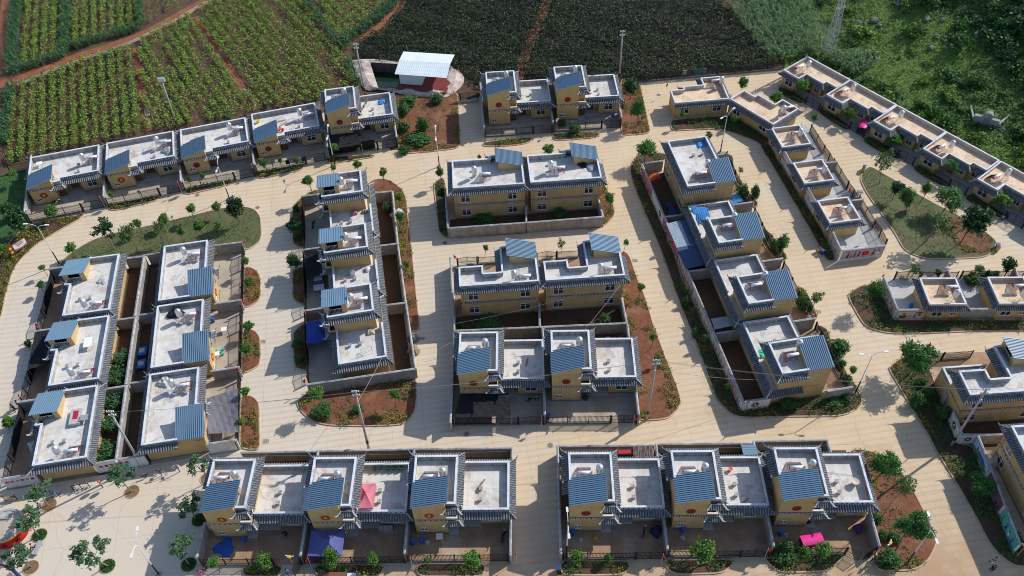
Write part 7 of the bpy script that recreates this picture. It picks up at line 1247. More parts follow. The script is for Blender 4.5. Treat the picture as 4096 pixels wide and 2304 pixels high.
# ------------------------------------------------------------------ plaza: drum stage, bench, exercise machines, arch sign
def stage():
    # circle through the rim picks
    cx, cy, r_ = -71.0, 58.2, 6.0
    (x1, y1), (x2, y2), (x3, y3) = DISC[0], DISC[2], DISC[4]
    d = 2*(x1*(y2-y3)+x2*(y3-y1)+x3*(y1-y2)); ux = ((x1*x1+y1*y1)*(y2-y3)+(x2*x2+y2*y2)*(y3-y1)+(x3*x3+y3*y3)*(y1-y2))/d; uy = ((x1*x1+y1*y1)*(x3-x2)+(x2*x2+y2*y2)*(x1-x3)+(x3*x3+y3*y3)*(x2-x1))/d; r_ = math.hypot(x1-ux, y1-uy)
    root = thing('round_stage', (ux, uy, 0), 0, 'round red drum-shaped stage with yellow rim', 'stage'); H = 1.9
    mb = MB(); mb.lathe([(r_*1.0, 0), (r_*1.02, H*.25), (r_*1.02, H*.6), (r_, H*.86)], 48); mb.build('red_drum_side', 'drum_red', root, True); mb = MB(); mb.lathe([(r_+.01, H*.86), (r_+.03, H*.92), (r_+.01, H)], 48); mb.build('yellow_rim', 'gold', root); ring('stone_edge', 0, 0, r_-.34, r_-.02, H-.1, H+.10, 'granite', root, 48); MB().lathe([(r_-.36, H), (.05, H+.02)], 48).build('stage_floor', 'plaza_stone', root)
    for k in range(9):
        a = k*.698; mb = MB(); rr_ = r_*1.02+.06; P = lambda du, z: (rr_*math.cos(a+du/r_), rr_*math.sin(a+du/r_), z+.25)
        for q in ([(-.30, .45), (-.05, .38), (.05, .70), (-.15, .80)], [(-.12, .62), (.22, .55), (.30, .68), (.02, .85)], [(-.05, .75), (.12, .75), (.14, 1.0), (0, 1.02)], [(.1, .38), (.28, .42), (.16, .66), (.05, .62)]): mb.poly([P(u, z) for u, z in q])
        mb.build('black_silhouette', 'black_paint', root)
    for i, (u, v) in enumerate(((r_*.0+(-67.9-ux), 56.9-uy),)):
        st_ = MB().box(-67.9-ux-.75, -67.9-ux+.75, 56.9-uy-.5, 56.9-uy+.5, H, H+.22).build('carved_slab', 'granite', root); mb = MB().lathe([(.32, H+.22), (.30, H+.24), (.05, H+.24)], 14, -67.9-ux, 56.9-uy); mb.build('carved_disc', 'wood_pale', st_)
stage()
x, y = PX['bench'][0]; root = thing('stone_bench', (x+.35, y+.3, 0), R(80), 'grey granite bench on the lower left plaza', 'bench'); MB().box(-.95, .95, -.35, .35, .38, .5).build('seat', 'granite', root)
for s_ in (-.7, .7): MB().box(s_-.12, s_+.12, -.28, .28, 0, .38).build('leg', 'granite', root)
G = GYM
def gym(name, x, y, a, label): return thing(name, (x, y, 0), a, label, 'exercise machine')
m_ = ((G[0][0]+G[1][0])/2, (G[0][1]+G[1][1])/2); root = gym('exercise_bars', *m_, R(5), 'low exercise bars with orange caps at far left'); 
for s_ in (-.75, .75): MB().tube([(s_, 0, 0), (s_, 0, 1.5)], .06, 8).build('post', 'c_navy', root); MB().lathe([(.08, 1.5), (.09, 1.6), (.02, 1.66)], 8, s_).build('cap', 'orange', root)
MB().box(-.75, .75, -.25, .25, .55, .62).build('board', 'wood', root)
root = gym('exercise_walker', (G[3][0]+G[4][0])/2, (G[3][1]+G[4][1])/2, R(8), 'triple exercise walker with navy posts on plaza')
for s_ in (-1.1, 0, 1.1):
    MB().tube([(s_, 0, 0), (s_, 0, 1.35)], .06, 8).build('post', 'c_navy', root); MB().lathe([(.08, 1.35), (.09, 1.45), (.02, 1.5)], 8, s_).build('cap', 'orange', root)
    if s_ < 1:
        for k in (.35, .75): MB().box(s_+k-.12, s_+k+.12, -.22, .22, .2, .25).build('footplate', 'galv', root); MB().tube([(s_+k, 0, .25), (s_+k, 0, 1.1)], .03, 5).build('swing_arm', 'galv', root)
MB().tube([(-1.1, 0, 1.1), (1.1, 0, 1.1)], .05, 6).build('crossbar', 'c_navy', root)
root = gym('wheel_trainer', G[5][0]+.5, G[5][1], R(5), 'exercise machine with two pale turning wheels'); MB().tube([(0, 0, 0), (0, 0, 1.6)], .06, 8).build('post', 'c_navy', root); MB().lathe([(.08, 1.6), (.2, 1.66), (.02, 1.75)], 10).build('cap', 'orange', root)
for s_ in (-.65, .65):
    o = MB().tube([(s_, -.35, 1.35), (s_, -.30, 1.38)], .45, 18).build('turning_wheel', 'enamel', root); mb = MB(); mb.box(s_-.4, s_+.4, -.362, -.352, 1.30, 1.35); mb.build('wheel_spoke', 'galv', o)
root = gym('exercise_rider', *G[6], R(20), 'small navy exercise rider near the wall slogan'); MB().tube([(0, 0, 0), (0, 0, .95)], .06, 8).build('post', 'c_navy', root); MB().lathe([(.08, .95), (.09, 1.05), (.02, 1.1)], 8).build('cap', 'orange', root); MB().box(-.45, .45, -.08, .08, .65, .72).build('seat_bar', 'c_navy', root); MB().tube([(-.45, 0, .7), (-.55, 0, 1.15)], .03, 5).build('handle', 'c_navy', root); MB().tube([(.45, 0, .7), (.5, 0, 1.1)], .03, 5).build('handle', 'c_navy', root)
root = gym('exercise_swing_seats', *G[7], R(5), 'exercise machine with two pale hanging seats'); MB().tube([(0, 0, 0), (0, 0, 1.6)], .06, 8).build('post', 'c_navy', root); MB().box(-.5, .5, -.05, .05, 1.5, 1.58).build('crossbar', 'c_navy', root); MB().lathe([(.08, 1.6), (.09, 1.7), (.02, 1.75)], 8).build('cap', 'orange', root)
for s_ in (-1, 1): MB().tube([(s_*.5, 0, 1.54), (s_*.62, -.1, .7), (s_*.95, -.1, .55)], .03, 5).build('hanger', 'galv', root); MB().box(s_*.75-.22, s_*.75+.22, -.35, .1, .5, .55).build('seat', 'galv', root)
root = gym('exercise_shoulder_bars', *G[8], R(5), 'tall exercise post with curved white arms'); MB().tube([(0, 0, 0), (0, 0, 1.9)], .06, 8).build('post', 'c_navy', root); MB().lathe([(.08, 1.9), (.09, 2.0), (.02, 2.05)], 8).build('cap', 'orange', root)
for z in (1.45, 1.85): MB().tube([(-.6, -.25, z-.15), (-.3, -.1, z+.02), (0, 0, z), (.3, -.1, z+.02), (.6, -.25, z-.15)], .04, 6).build('curved_arm', 'enamel', root)
root = gym('exercise_recliner', *G[2], R(10), 'low exercise recliner carrying a reclining man'); MB().box(-.7, .3, -.22, .22, .42, .5).build('seat', 'galv', root); MB().tube([(-.5, 0, 0), (-.5, 0, .42)], .05, 6).build('leg', 'c_navy', root); MB().tube([(.4, 0, 0), (.4, 0, .6)], .05, 6).build('leg', 'c_navy', root)
x, y = PX['arch'][0]; root = thing('entrance_board', (x-.6, y+.2, 0), R(-14), 'maroon entrance board with blue side at lower left', 'signboard'); MB().box(-1.9, 1.4, -.1, .1, 2.6, 3.25).build('board', 'maroon_board', root); mb = MB(); mb.poly([(-.3+.6*math.cos(t*.4), -.11, 3.3+.32*math.sin(t*.4)) for t in range(9)]); mb.poly([(-.3+.6*math.cos(t*.4), .11, 3.3+.32*math.sin(t*.4)) for t in range(8, -1, -1)]); mb.build('crest', 'maroon_board', root); MB().box(1.4, 1.9, -.12, .12, 0, 3.0).build('side_post', 'border_navy', root); MB().box(-2.3, -1.9, -.12, .12, 0, 3.0).build('side_post', 'border_navy', root); MB().box(-2.32, -1.88, -.14, .14, 3.0, 3.4).build('post_cap', 'gold', root)
me = text_mesh('幸福家园', .38, 'paint_white'); o = link(bpy.data.objects.new('lettering', me), root); o.location = (-.4, -.106, 2.9); o.rotation_euler = (R(90), 0, 0); bpy.data.objects.remove(o)
mb = MB()
for i in range(11): mb.box(-1.5+i*.22, -1.36+i*.22, -.108, -.102, 2.78, 3.0)
mb.build('white_lettering', 'paint_white', root)
# far-left notice sign
x, y = PX['sign'][0]; root = thing('notice_sign', (x, y, .1), R(52), 'brown notice sign with white board at far left road', 'sign'); MB().box(-1.25, 1.25, -.06, .06, .75, 2.35).build('board_frame', 'sign_brown', root); MB().box(-1.12, 1.12, -.075, -.06, .85, 2.22).build('white_board', 'paint_white', root)
MB().box(-2.0, -1.3, -.09, .09, 0, 2.9).build('side_panel', 'sign_brown', root); MB().box(1.3, 1.42, -.09, .09, 0, 2.7).build('post', 'sign_brown', root); mb = MB(); mb.box(-1.88, -1.42, -.1, -.092, .9, 1.35); mb.poly([(-1.65+.24*math.cos(t*.628)*(1+.3*(t % 2)), -.1, 1.95+.26*math.sin(t*.628)*(1+.3*(t % 2))) for t in range(10)]); mb.build('gold_emblem', 'gold', root)
mb = MB()
for i, (a, b, z) in enumerate(((-.7, .7, 1.95), (-.55, .75, 1.62), (-.5, .4, 1.42))): mb.box(a, b, -.08, -.076, z, z+(.16 if i < 2 else .05))
mb.build('board_print', 'paint_brown', root); mb = MB(); mb.poly([(-1.1, -.082, .87), (1.1, -.082, .87), (1.1, -.082, 1.25), (.3, -.082, 1.0), (-.6, -.082, 1.15), (-1.1, -.082, 1.35)]); mb.build('board_picture', 'mural_rose', root)
# small brown posts with cameras at some corners
for i, (x, y, lab) in enumerate(((*lw('E4', -.9, 3.6), 'brown camera post at the mural wall corner'), (*lw('T2', -.4, -11.9), 'brown camera post before right house below dark vineyard'), (*lw('UL1', -.2, -12.6), 'brown camera post before first vineyard house'), (*lw('BL1', 10.9, -12.4), 'brown camera post at the left near left gate'), (*lw('BR3', 13.1, -12.0), 'brown camera post in the lower right soil bed'), (61.9, 47.0, 'brown camera post at the lower right mural end'))):
    root = thing('camera_post', (x, y, 0), i, lab, 'camera post'); MB().tube([(0, 0, 0), (0, 0, 3.0)], .06, 6).build('post', 'wood', root); MB().box(-.2, .2, -.15, .15, 3.0, 3.3).build('box', 'bin_yellow' if i > 2 else 'wood', root)
    for s_ in (-1, 1): MB().tube([(s_*.1, 0, 3.15), (s_*.5, -.15, 3.2)], .07, 6).build('camera', 'enamel', root)
# ------------------------------------------------------------------ bins, tables, yard clutter
def bin_(x, y, a, label):
    root = thing('litter_bins', (x, y, 0), a, label, 'litter bin', 'paired street bins'); 
    for s_, m in ((-.32, 'bin_yellow'), (.32, 'bin_blue')):
        b = MB(); b.v += [(s_-.24, -.22, .1), (s_+.24, -.22, .1), (s_+.24, .22, .1), (s_-.24, .22, .1), (s_-.29, -.27, .9), (s_+.29, -.27, .9), (s_+.29, .27, .9), (s_-.29, .27, .9)]
        for q in ((3, 2, 1, 0), (4, 5, 6, 7), (0, 1, 5, 4), (1, 2, 6, 5), (2, 3, 7, 6), (3, 0, 4, 7)): b.f.append(q); b.m.append(0)
        o = b.build('bin', m, root); MB().box(s_-.3, s_+.3, -.28, .28, .9, .97).build('lid', m if m == 'bin_blue' else 'iron', o)
    MB().box(-.7, .7, -.05, .05, 0, .1).build('base_rail', 'iron', root)
for (x, y), a, l in zip(PX['tankbins'], (60, 70, -60), ('blue and yellow bins at the tip of grass island', 'blue and yellow bins at the right island corner', 'blue and yellow bins by the slogan wall corner')): bin_(x, y, R(a), l)
bin_(*PX['bin2'][0], R(90), 'blue and yellow bins at the foot of the lane wall')
def barrel(x, y, m, label, h=.85, r_=.3, z=.02): root = thing('plastic_barrel', (x, y, z), 0, label, 'barrel', 'blue plastic barrels'); MB().lathe([(r_*.9, 0), (r_, h*.2), (r_, h*.8), (r_*.92, h)], 12).build('barrel_body', m, root, False); MB().lathe([(r_*.93, h), (r_*.9, h+.05), (.02, h+.06)], 12).build('lid', m, root)
for (x, y, z), l in zip((BLUEPATCH[5], BLUEPATCH[6], BLUEPATCH[7], BLUEPATCH[8], BLUEPATCH[9], BLUEPATCH[10], BLUEPATCH[11]), ('right square house yard', 'left near right yard', 'middle near right yard', 'right near left yard', 'wall of the middle near left yard', 'middle second column yard', 'left near left yard')): barrel(x, y, 'blue_plastic', 'blue plastic barrel in the '+l)
barrel(*lw('M2', -.5, -11.0), 'blue_plastic', 'blue plastic barrel beside the central gated wall'); barrel(*lw('BR3', .6, -9.3), 'blue_plastic', 'blue plastic barrel in the right near right yard'); barrel(*lw('T2', 10.9, -8.0), 'blue_plastic', 'blue plastic barrel below the dark vineyard')
def table(x, y, z, a, w_, d_, label, m='enamel'):
    root = thing('table', (x, y, z), a, label, 'table'); MB().box(-w_/2, w_/2, -d_/2, d_/2, .68, .74).build('table_top', m, root)
    for sx in (-1, 1):
        for sy in (-1, 1): MB().box(sx*(w_/2-.08)-.03, sx*(w_/2-.08)+.03, sy*(d_/2-.08)-.03, sy*(d_/2-.08)+.03, 0, .68).build('leg', 'galv', root)
table(*PX['table1'][0], .02, 0, .85, .85, 'small white table in the right near left yard'); table(*PX['tableC'][0], .02, R(8), .9, .8, 'white square table in the middle second column yard'); table(*lw('C2b', 8.3, -9.3), .02, R(8), .85, .8, 'white table with red cloth beside second column railing')
for k, (dx, dy) in enumerate(((-.3, 1.0), (.4, .8), (.9, .3), (.7, 1.3), (-.9, .9))):
    x, y = PX['tableC'][0]; root = thing('stool', (x+dx*.9, y+dy*.9, .02), k, ('nearest', 'middle', 'rightmost', 'farthest', 'leftmost')[k]+' green plastic stool by the white square table', 'stool', 'green stools round the yard table'); MB().lathe([(.19, 0), (.15, .4), (.17, .44)], 8).build('seat', 'green_plastic', root); MB().lathe([(.2, 0), (.2, .03)], 8).build('foot_ring', 'green_plastic', root)
# things on roofs
x, y = lw('C1b', 4.6, -2.6); table(x, y, 3.24, R(8), 1.2, 1.9, 'white board table on the middle far left roof')
x, y = lw('C1c', 4.6, -2.6); root = thing('roof_bundle', (x, y, 3.24), R(8), 'white wrapped bundle with red cloth on bottom far left roof', 'bundle'); MB().box(-.75, .75, -1.3, 1.3, 0, .55).build('bundle_body', 'plastic_film', root); MB().box(-.35, .35, -.5, .9, .55, .58).build('red_cloth', 'red_paint', root)
def pile(x, y, z, r_, h, m, label, name='covered_pile', seed=1, cat='pile'):
    rr = random.Random(seed); mb = MB(); n = 12; prof = [(1, 0), (.9, .45), (.6, .85), (.1, 1)]
    root = thing(name, (x, y, z), 0, label, cat); b = 0
    for j, (q, zz) in enumerate(prof):
        for k in range(n): a = 6.283*k/n; w_ = r_*q*(1+.25*math.sin(k*1.7+seed)+.12*rr.uniform(-1, 1)); mb.v.append((w_*math.cos(a), w_*math.sin(a), h*zz*(1+.2*rr.uniform(-1, 1))))
    for j in range(len(prof)-1):
        for k in range(n): k2 = (k+1) % n; mb.f.append((j*n+k, j*n+k2, (j+1)*n+k2, (j+1)*n+k)); mb.m.append(0)
    mb.f.append(tuple(3*n+k for k in range(n))); mb.m.append(0); mb.build('pile_body', m, root)
pile(*lw('E1', 11.0, -5.9), 6.36, .9, .3, 'blue_bright', 'blue tarpaulin on the top mural column roof', seed=51); pile(*lw('C2b', 10.8, -2.6), 3.24, 1.15, .8, 'net', 'dark covered heap on the middle second column roof', seed=2); pile(*lw('C2c', 10.9, -1.9), 3.24, .95, .6, 'plastic_film', 'crumpled plastic heap on the bottom second column roof', seed=3); pile(*lw('UL2', 10.8, -4.2), 3.24, 1.1, .6, 'plastic_film', 'silver plastic heap on the second vineyard roof', seed=4); pile(*lw('G1b', 2.6, -4.7), 6.35, .9, .5, 'net', 'dark coiled net on the right upper central roof', seed=5); pile(*lw('G1b', 1.1, -3.8), 6.35, 1.0, .35, 'c_plaid', 'striped sheet heap on the right upper central roof', seed=6)
pile(*lw('D1', 6.3, -3.0), 3.24, .55, .6, 'c_rose', 'row of jars and bags on the top third column terrace', seed=7); pile(*lw('D1', 6.3, -1.2), 3.24, .5, .5, 'wood', 'brown sacks on the top third column terrace', seed=8); pile(*lw('D1', 9.2, -5.9), 3.24, .6, .6, 'plastic_film', 'white and blue bags at the terrace corner', seed=9); pile(-19.4, 113.5, .05, 1.2, .8, 'plastic_film', 'white plastic covered heap in the upper garden', seed=10); pile(*lw('BR1', 11.2, -8.4), .03, .75, 1.3, 'c_navy', 'dark covered heap by the near right yard wall', seed=11); pile(*lw('BR3', 10.7, -8.7), .03, .6, 1.3, 'c_purple', 'purple sack heap in the right near right yard', seed=12)
pile(*lw('UL5', 10.3, -1.6), 3.24, .8, .35, 'blue_bright', 'blue tarpaulin on the fifth vineyard roof', seed=13); pile(*lw('UL5', 8.0, -6.2), 3.24, .95, .3, 'plastic_film', 'pale crumpled sheets on the fifth vineyard roof', seed=14); pile(*lw('C1a', 4.7, -2.4), 3.24, .8, .3, 'plastic_film', 'white plastic sheet on the top far left roof', seed=15); pile(*lw('BL1', 1.4, -9.6), .03, 1.3, .25, 'blue_plastic', 'blue tarpaulin on the left near left yard', seed=16); pile(*lw('E4', 6.6, -.9), 3.3, .8, .3, 'green_plastic', 'green net on the lowest mural column terrace', seed=17); pile(*lw('D2', 6.6, -1.5), 3.24, .5, .6, 'enamel', 'white tubs on the middle third column terrace', seed=18); pile(*lw('D2', 7.0, -4.0), 3.24, .42, .8, 'enamel', 'large white tub on the middle third column terrace', seed=19); pile(*lw('D3', 6.3, -2.0), 3.24, .6, .5, 'wood_pale', 'crates and basins on the bottom third column terrace', seed=20); pile(-15.6, 85.6, .05, .9, .9, 'rock', 'brown covered heap against the lower garden wall', seed=21); pile(-15.3, 83.2, .05, .9, .8, 'wood', 'heap of sacks against the lower garden wall', seed=22); pile(*lw('M2', 8.5, 2.2), .05, 1.2, .8, 'c_grey', 'grey covered heap behind right central gated house', seed=23); pile(*lw('M2', 11.0, 2.4), .05, .9, .8, 'stone', 'pale covered heap behind right central gated house', seed=24)
pile(64.2, 60.9, .05, 1.3, 1.6, 'wood_pale', 'pale rubble heap behind the lower right mural wall', seed=25); pile(*lw('E1', 11.2, 2.0), .05, 1.1, .4, 'orange', 'reddish rubble in the top mural column yard', seed=26)
for i, (cxy, n) in enumerate(((lw('BR1', 10.3, 2.1), 22),)):
    for k in range(n):
        root = MB().tube([(-.95, 0, 0), (.95, .03*math.sin(k), .02)], .055+.015*math.sin(k*3), 6).build('log', 'log'); root.location = (cxy[0]-1.3+k*.125, cxy[1]+.05*math.sin(k*2), 2.30+.05*(k % 3)); root.rotation_euler = (0, 0, R(88)+.05*math.sin(k)); setp(root, ORDW[k]+' thin log from the left over the near right back wall', 'log', 'logs on the back wall')
x, y = lw('BR1', 8.2, 2.3); root = thing('red_sheet', (x, y, 2.2), 0, 'dark red sheet beside the logs on the back wall', 'sheet'); MB().box(-1.3, .5, -.3, .3, 0, .06).build('sheet_piece', 'red_paint', root)
root = thing('wash_trough', (*PX['wash'][0], .02), HOUSES['BL2'][2], 'pale stone wash trough before middle near left house', 'trough'); MB().box(-.95, .95, -.3, .3, 0, .7).build('trough_body', 'stone', root)
for k in (-.6, 0, .6): MB().box(k-.22, k+.22, -.22, .22, .7, .705).build('basin', 'porch', root)
for i, (px_, py) in enumerate(((BLUEPATCH[0][:2]), (BLUEPATCH[2][:2]))):
    root = thing('blue_cart', (px_+.6, py, .05), R(8), ('upper' if i == 0 else 'lower')+' blue tub in the shaded garden between columns', 'tub'); MB().box(-.65, .65, -.8, .8, .2, .65).build('tub_body', 'blue_plastic', root); MB().box(-.4, .4, -.4, .4, .65, .75).build('contents', 'plastic_film', root)
x, y = lw('C1c', 6.0, -9.6); pile(x, y, .03, .7, .9, 'enamel', 'white round tub in the bottom far left yard', seed=30)
for k, (lx, ly) in enumerate(((2.6, -8.9), (3.4, -9.2), (3.9, -9.0), (1.4, -9.4))):
    for kk in ('BR2', 'BR3', 'BR1', 'BL3'):
        if (k+ord(kk[1])) % 2: x, y = lw(kk, lx, ly); pile(x, y, .03, .22+.05*k, .3, ('orange', 'bin_yellow', 'enamel', 'galv')[k], uniq('bucket and tools before '+HOUSES[kk][4]), name='yard_bucket', seed=40+k, cat='bucket')
# vine end posts, timber piles, ditch, rocks, tomb
for i, (x, y) in enumerate(sorted(ENDPOSTS)): o = MB().tube([(0, 0, 0), (.12, -.1, 1.9)], .055, 5).build('vineyard_post', 'wood_pale'); o.location = (x, y, -.03); setp(o, ORDW[i]+' pale vine row end post counted from the left', 'post', 'vine row end posts')
def timber(px_, py, a, n, label):
    for k in range(n): o = MB().tube([(-1.5, 0, 0), (1.5, 0, 0)], .07, 5).build('timber_pole', 'wood_pale'); o.location = (px_+.17*k*math.cos(a+1.57), py+.17*k*math.sin(a+1.57), .06+.1*(k % 2)); o.rotation_euler = (0, 0, a); setp(o, label.replace('timber poles', ORDW[k]+' timber pole from the left,'), 'pole', label)
P1 = PATHS[1][0]; timber(-71.8, 145.6, R(-72), 6, 'timber poles stacked on the red track'); timber(-70.6, 141.8, R(-72), 5, 'timber poles stacked at the track end'); timber(-52.6, 150.8, R(-60), 5, 'timber poles stacked beside the long vine plot'); timber(-50.6, 147.4, R(-60), 4, 'timber poles lying near the third vineyard house')
o = thing('irrigation_ditch', (0, 0, 0), 0, 'narrow concrete irrigation ditch along the red track', 'ditch'); mbs = [MB(), MB(), MB()]; P = smooth_line(DITCH, 1, False)
for i in range(len(P)-1):
    d = Vector((P[i+1][0]-P[i][0], P[i+1][1]-P[i][1])).normalized(); nx, ny = -d.y, d.x
    for k, s_ in ((0, -.3), (1, .3)): mbs[k].obox((P[i][0]+nx*s_, P[i][1]+ny*s_), (P[i+1][0]+nx*s_, P[i+1][1]+ny*s_), .14, -.05, .22)
    mbs[2].obox(P[i], P[i+1], .46, -.05, .02)
mbs[0].build('ditch_wall', 'wood_pale', o); mbs[1].build('ditch_wall', 'wood_pale', o); mbs[2].build('ditch_floor', 'plinth', o)
for i, (x, y) in enumerate(PX['rocks']):
    rr = random.Random(i); bm = bmesh.new(); bmesh.ops.create_icosphere(bm, subdivisions=2, radius=rr.uniform(.35, .85))
    for v in bm.verts: v.co *= 1+.25*math.sin(v.co.x*4+i)*math.cos(v.co.y*3+i*2)+rr.uniform(-.10, .10); v.co.z *= .75
    me = bpy.data.meshes.new('rock'); bm.to_mesh(me); bm.free(); me.materials.append(MT['rock']); o = link(bpy.data.objects.new('rock', me)); o.location = (x, y, hz(x, y)+.2); setp(o, ('small ' if i % 2 else 'large ')+'grey boulder '+('beside the lattice pylon' if x < 78 else 'in the upper right corner' if y > 170 else 'near the tomb' if x > 100 else 'among bushes halfway up the hillside'), 'rock', 'boulders on the hillside')
x, y = PX['tomb'][0]; root = thing('stone_tomb', (x, y, hz(x, y)-.1), R(-30), 'grey stone tomb with arched front on the hillside', 'tomb'); MB().box(-2.2, 2.2, -.35, .35, 0, 1.7).build('front_wall', 'stone', root); mb = MB(); mb.v = []; n = 10
for s_ in (-.42, .42): mb.v += [(-.8, s_, 1.7)]+[(.8*math.cos(math.pi-k*math.pi/n), s_, 2.3+.6*math.sin(k*math.pi/n)) for k in range(n+1)]+[(.8, s_, 1.7)]
m2 = n+3; mb.f = [tuple(range(m2)), tuple(range(2*m2-1, m2-1, -1))]+[(i, i+m2, (i+1) % m2+m2, (i+1) % m2) for i in range(m2)]; mb.m = [0]*len(mb.f); mb.build('arch', 'stone', root); MB().box(-.5, .5, -.45, -.35, .2, 1.9).build('niche', 'plinth', root)
for s_ in (-1, 1): MB().obox((s_*2.2, 0), (s_*3.4, 3.6), .35, 0, 1.0).build('side_wall', 'stone', root)
MB().lathe([(2.4, 0), (2.0, .7), (.8, 1.2), (.05, 1.3)], 16, 0, 2.8).build('burial_mound', 'hill', root)
for i, ((x0, y0), (x1, y1), m) in enumerate((((36.0, 150.6), (37.0, 150.7), 'paint_white'), ((38.4, 150.8), (39.8, 150.9), 'c_blue'), ((39.9, 150.9), (40.8, 151.0), 'c_plaid'))):
    root = thing('hanging_laundry', (x0, y0, 0), math.atan2(y1-y0, x1-x0), ('white', 'blue', 'grey')[i]+' laundry hung on the vineyard railing', 'laundry'); MB().box(0, math.hypot(x1-x0, y1-y0), -.16, -.11, .9, 1.9).build('cloth', m, root)
# ------------------------------------------------------------------ odds and ends on particular roofs
def rack(x, y, z, a, label):
    root = thing('drying_rack', (x, y, z), a, label, 'drying rack')
    for s_ in (-.8, .8): MB().tube([(s_, -.45, 0), (s_, 0, 1.3), (s_, .45, 0)], .025, 5).build('leg', 'galv', root)
    for yy, zz in ((0, 1.3), (-.22, .66), (.22, .66)): MB().tube([(-.8, yy, zz), (.8, yy, zz)], .02, 5).build('bar', 'galv', root)
rack(*lw('D3', 10.0, -2.8), 3.24, R(20), 'metal drying rack on bottom house of the third column'); rack(*lw('D2', 10.2, -3.6), 3.24, R(50), 'metal drying rack on middle house of the third column'); rack(*lw('UL2', 5.6, -3.4), 3.24, R(14), 'metal drying rack on second house by the green vineyard')
def pot(x, y, z, m, label, plant=True, s=1.0):
    root = thing('potted_plant' if plant else 'bucket', (x, y, z), 0, label, 'pot' if plant else 'bucket'); MB().lathe([(.14*s, 0), (.22*s, .34*s), (.24*s, .36*s), (.2*s, .34*s), (.02, .30*s)], 10).build('pot_body', m, root)
    if plant: o = link(bpy.data.objects.new('foliage', CROWN['bush'][1]), root); o.location = (0, 0, .55*s); o.scale = (.3*s, .3*s, .3*s)
for k in range(5): pot(*lw('BL2', 7.3+.85*k, -.55), 3.24, ('plinth', 'window_white', 'plinth', 'galv', 'plinth')[k], ORDW[k]+' flower pot along the back parapet, middle near left roof', s=.9)
pot(*lw('BR2', 8.1, -1.5), 3.24, 'orange', 'orange bucket on the middle near right roof', False, 1.3); pot(*lw('BR3', 10.6, -3.9), 3.24, 'mural_cream', 'pale round barrel on the right near right roof', False, 2.2); pot(*lw('UL4', 5.2, -5.4), 3.24, 'red_paint', 'red basin on fourth house by the green vineyard', False, 1.3); pot(*lw('UL4', 4.7, -4.9), 3.24, 'orange', 'orange basin on fourth house by the green vineyard', False, 1.3); pot(*lw('UL4', .9, -1.6), 3.24, 'bin_yellow', 'yellow tub on fourth house by the green vineyard', False, 1.5)
for i, (k, lx, ly, a, L_) in enumerate((('UL4', 5.0, -2.4, 8, 2.2), ('UL4', 5.5, -3.4, 35, 1.8), ('BL3', 8.4, -3.0, 60, 1.7), ('UL3', 2.2, -2.2, 20, 1.6), ('BR2', 9.4, -5.9, 40, 1.2), ('M1', 9.6, -3.4, 80, 1.5))):
    x, y = lw(k, lx, ly); root = thing('plank', (x, y, 3.25 if i != 2 else 3.5), HOUSES[k][2]+R(a), 'wooden plank on '+HOUSES[k][4]+(', shorter one' if i == 1 else ''), 'plank'); MB().box(-L_/2, L_/2, -.11, .11, 0, .05).build('board', 'wood', root)
table(*lw('UL1', 1.5, -1.7), 3.24, HOUSES['UL1'][2], 1.0, .9, 'white box table on first house by the green vineyard'); table(*lw('C1c', 5.2, -1.3), 3.24, R(8), 1.1, .9, 'pale slab table on bottom house of the far left column', 'stone')
x, y = lw('E2', 11.9, -2.6); root = thing('loose_window', (x, y, 3.3), HOUSES['E2'][2], 'white window frame leaning on second mural column parapet', 'window'); window(root, -.8, .8, .1, 1.3, -.35, axis='y', sgn=1)
root = thing('clothes_line', (*lw('UL5', 6.6, -4.0), 3.24), HOUSES['UL5'][2]+R(62), 'line of coloured clothes on fifth house by the green vineyard', 'clothes line')
for s_ in (-2.2, 2.2): MB().tube([(s_, 0, 0), (s_, 0, 1.7)], .03, 5).build('pole', 'galv', root)
MB().tube([(-2.2, 0, 1.65), (0, 0, 1.55), (2.2, 0, 1.65)], .012, 4).build('line', 'wire', root)
for k, m in enumerate(('c_pink', 'c_white', 'drum_red', 'c_navy', 'c_blue', 'c_black')): MB().box(-1.9+k*.62, -1.45+k*.62, -.02, .02, .85+.1*(k % 2), 1.55).build('garment', m, root)
for k, (hk, lx, ly) in enumerate((('UL4', 4.6, -12.0), ('UL4', 6.8, -12.0), ('UL4', 7.6, -12.0))):
    root = thing('hanging_laundry', (*lw(hk, lx, ly+.18), 0), HOUSES[hk][2], ('black', 'white', 'navy')[k]+' garment hung on the fourth vineyard house railing', 'laundry'); MB().box(0, .7, -.03, .03, .75, 1.7).build('cloth', ('c_black', 'c_white', 'c_navy')[k], root)
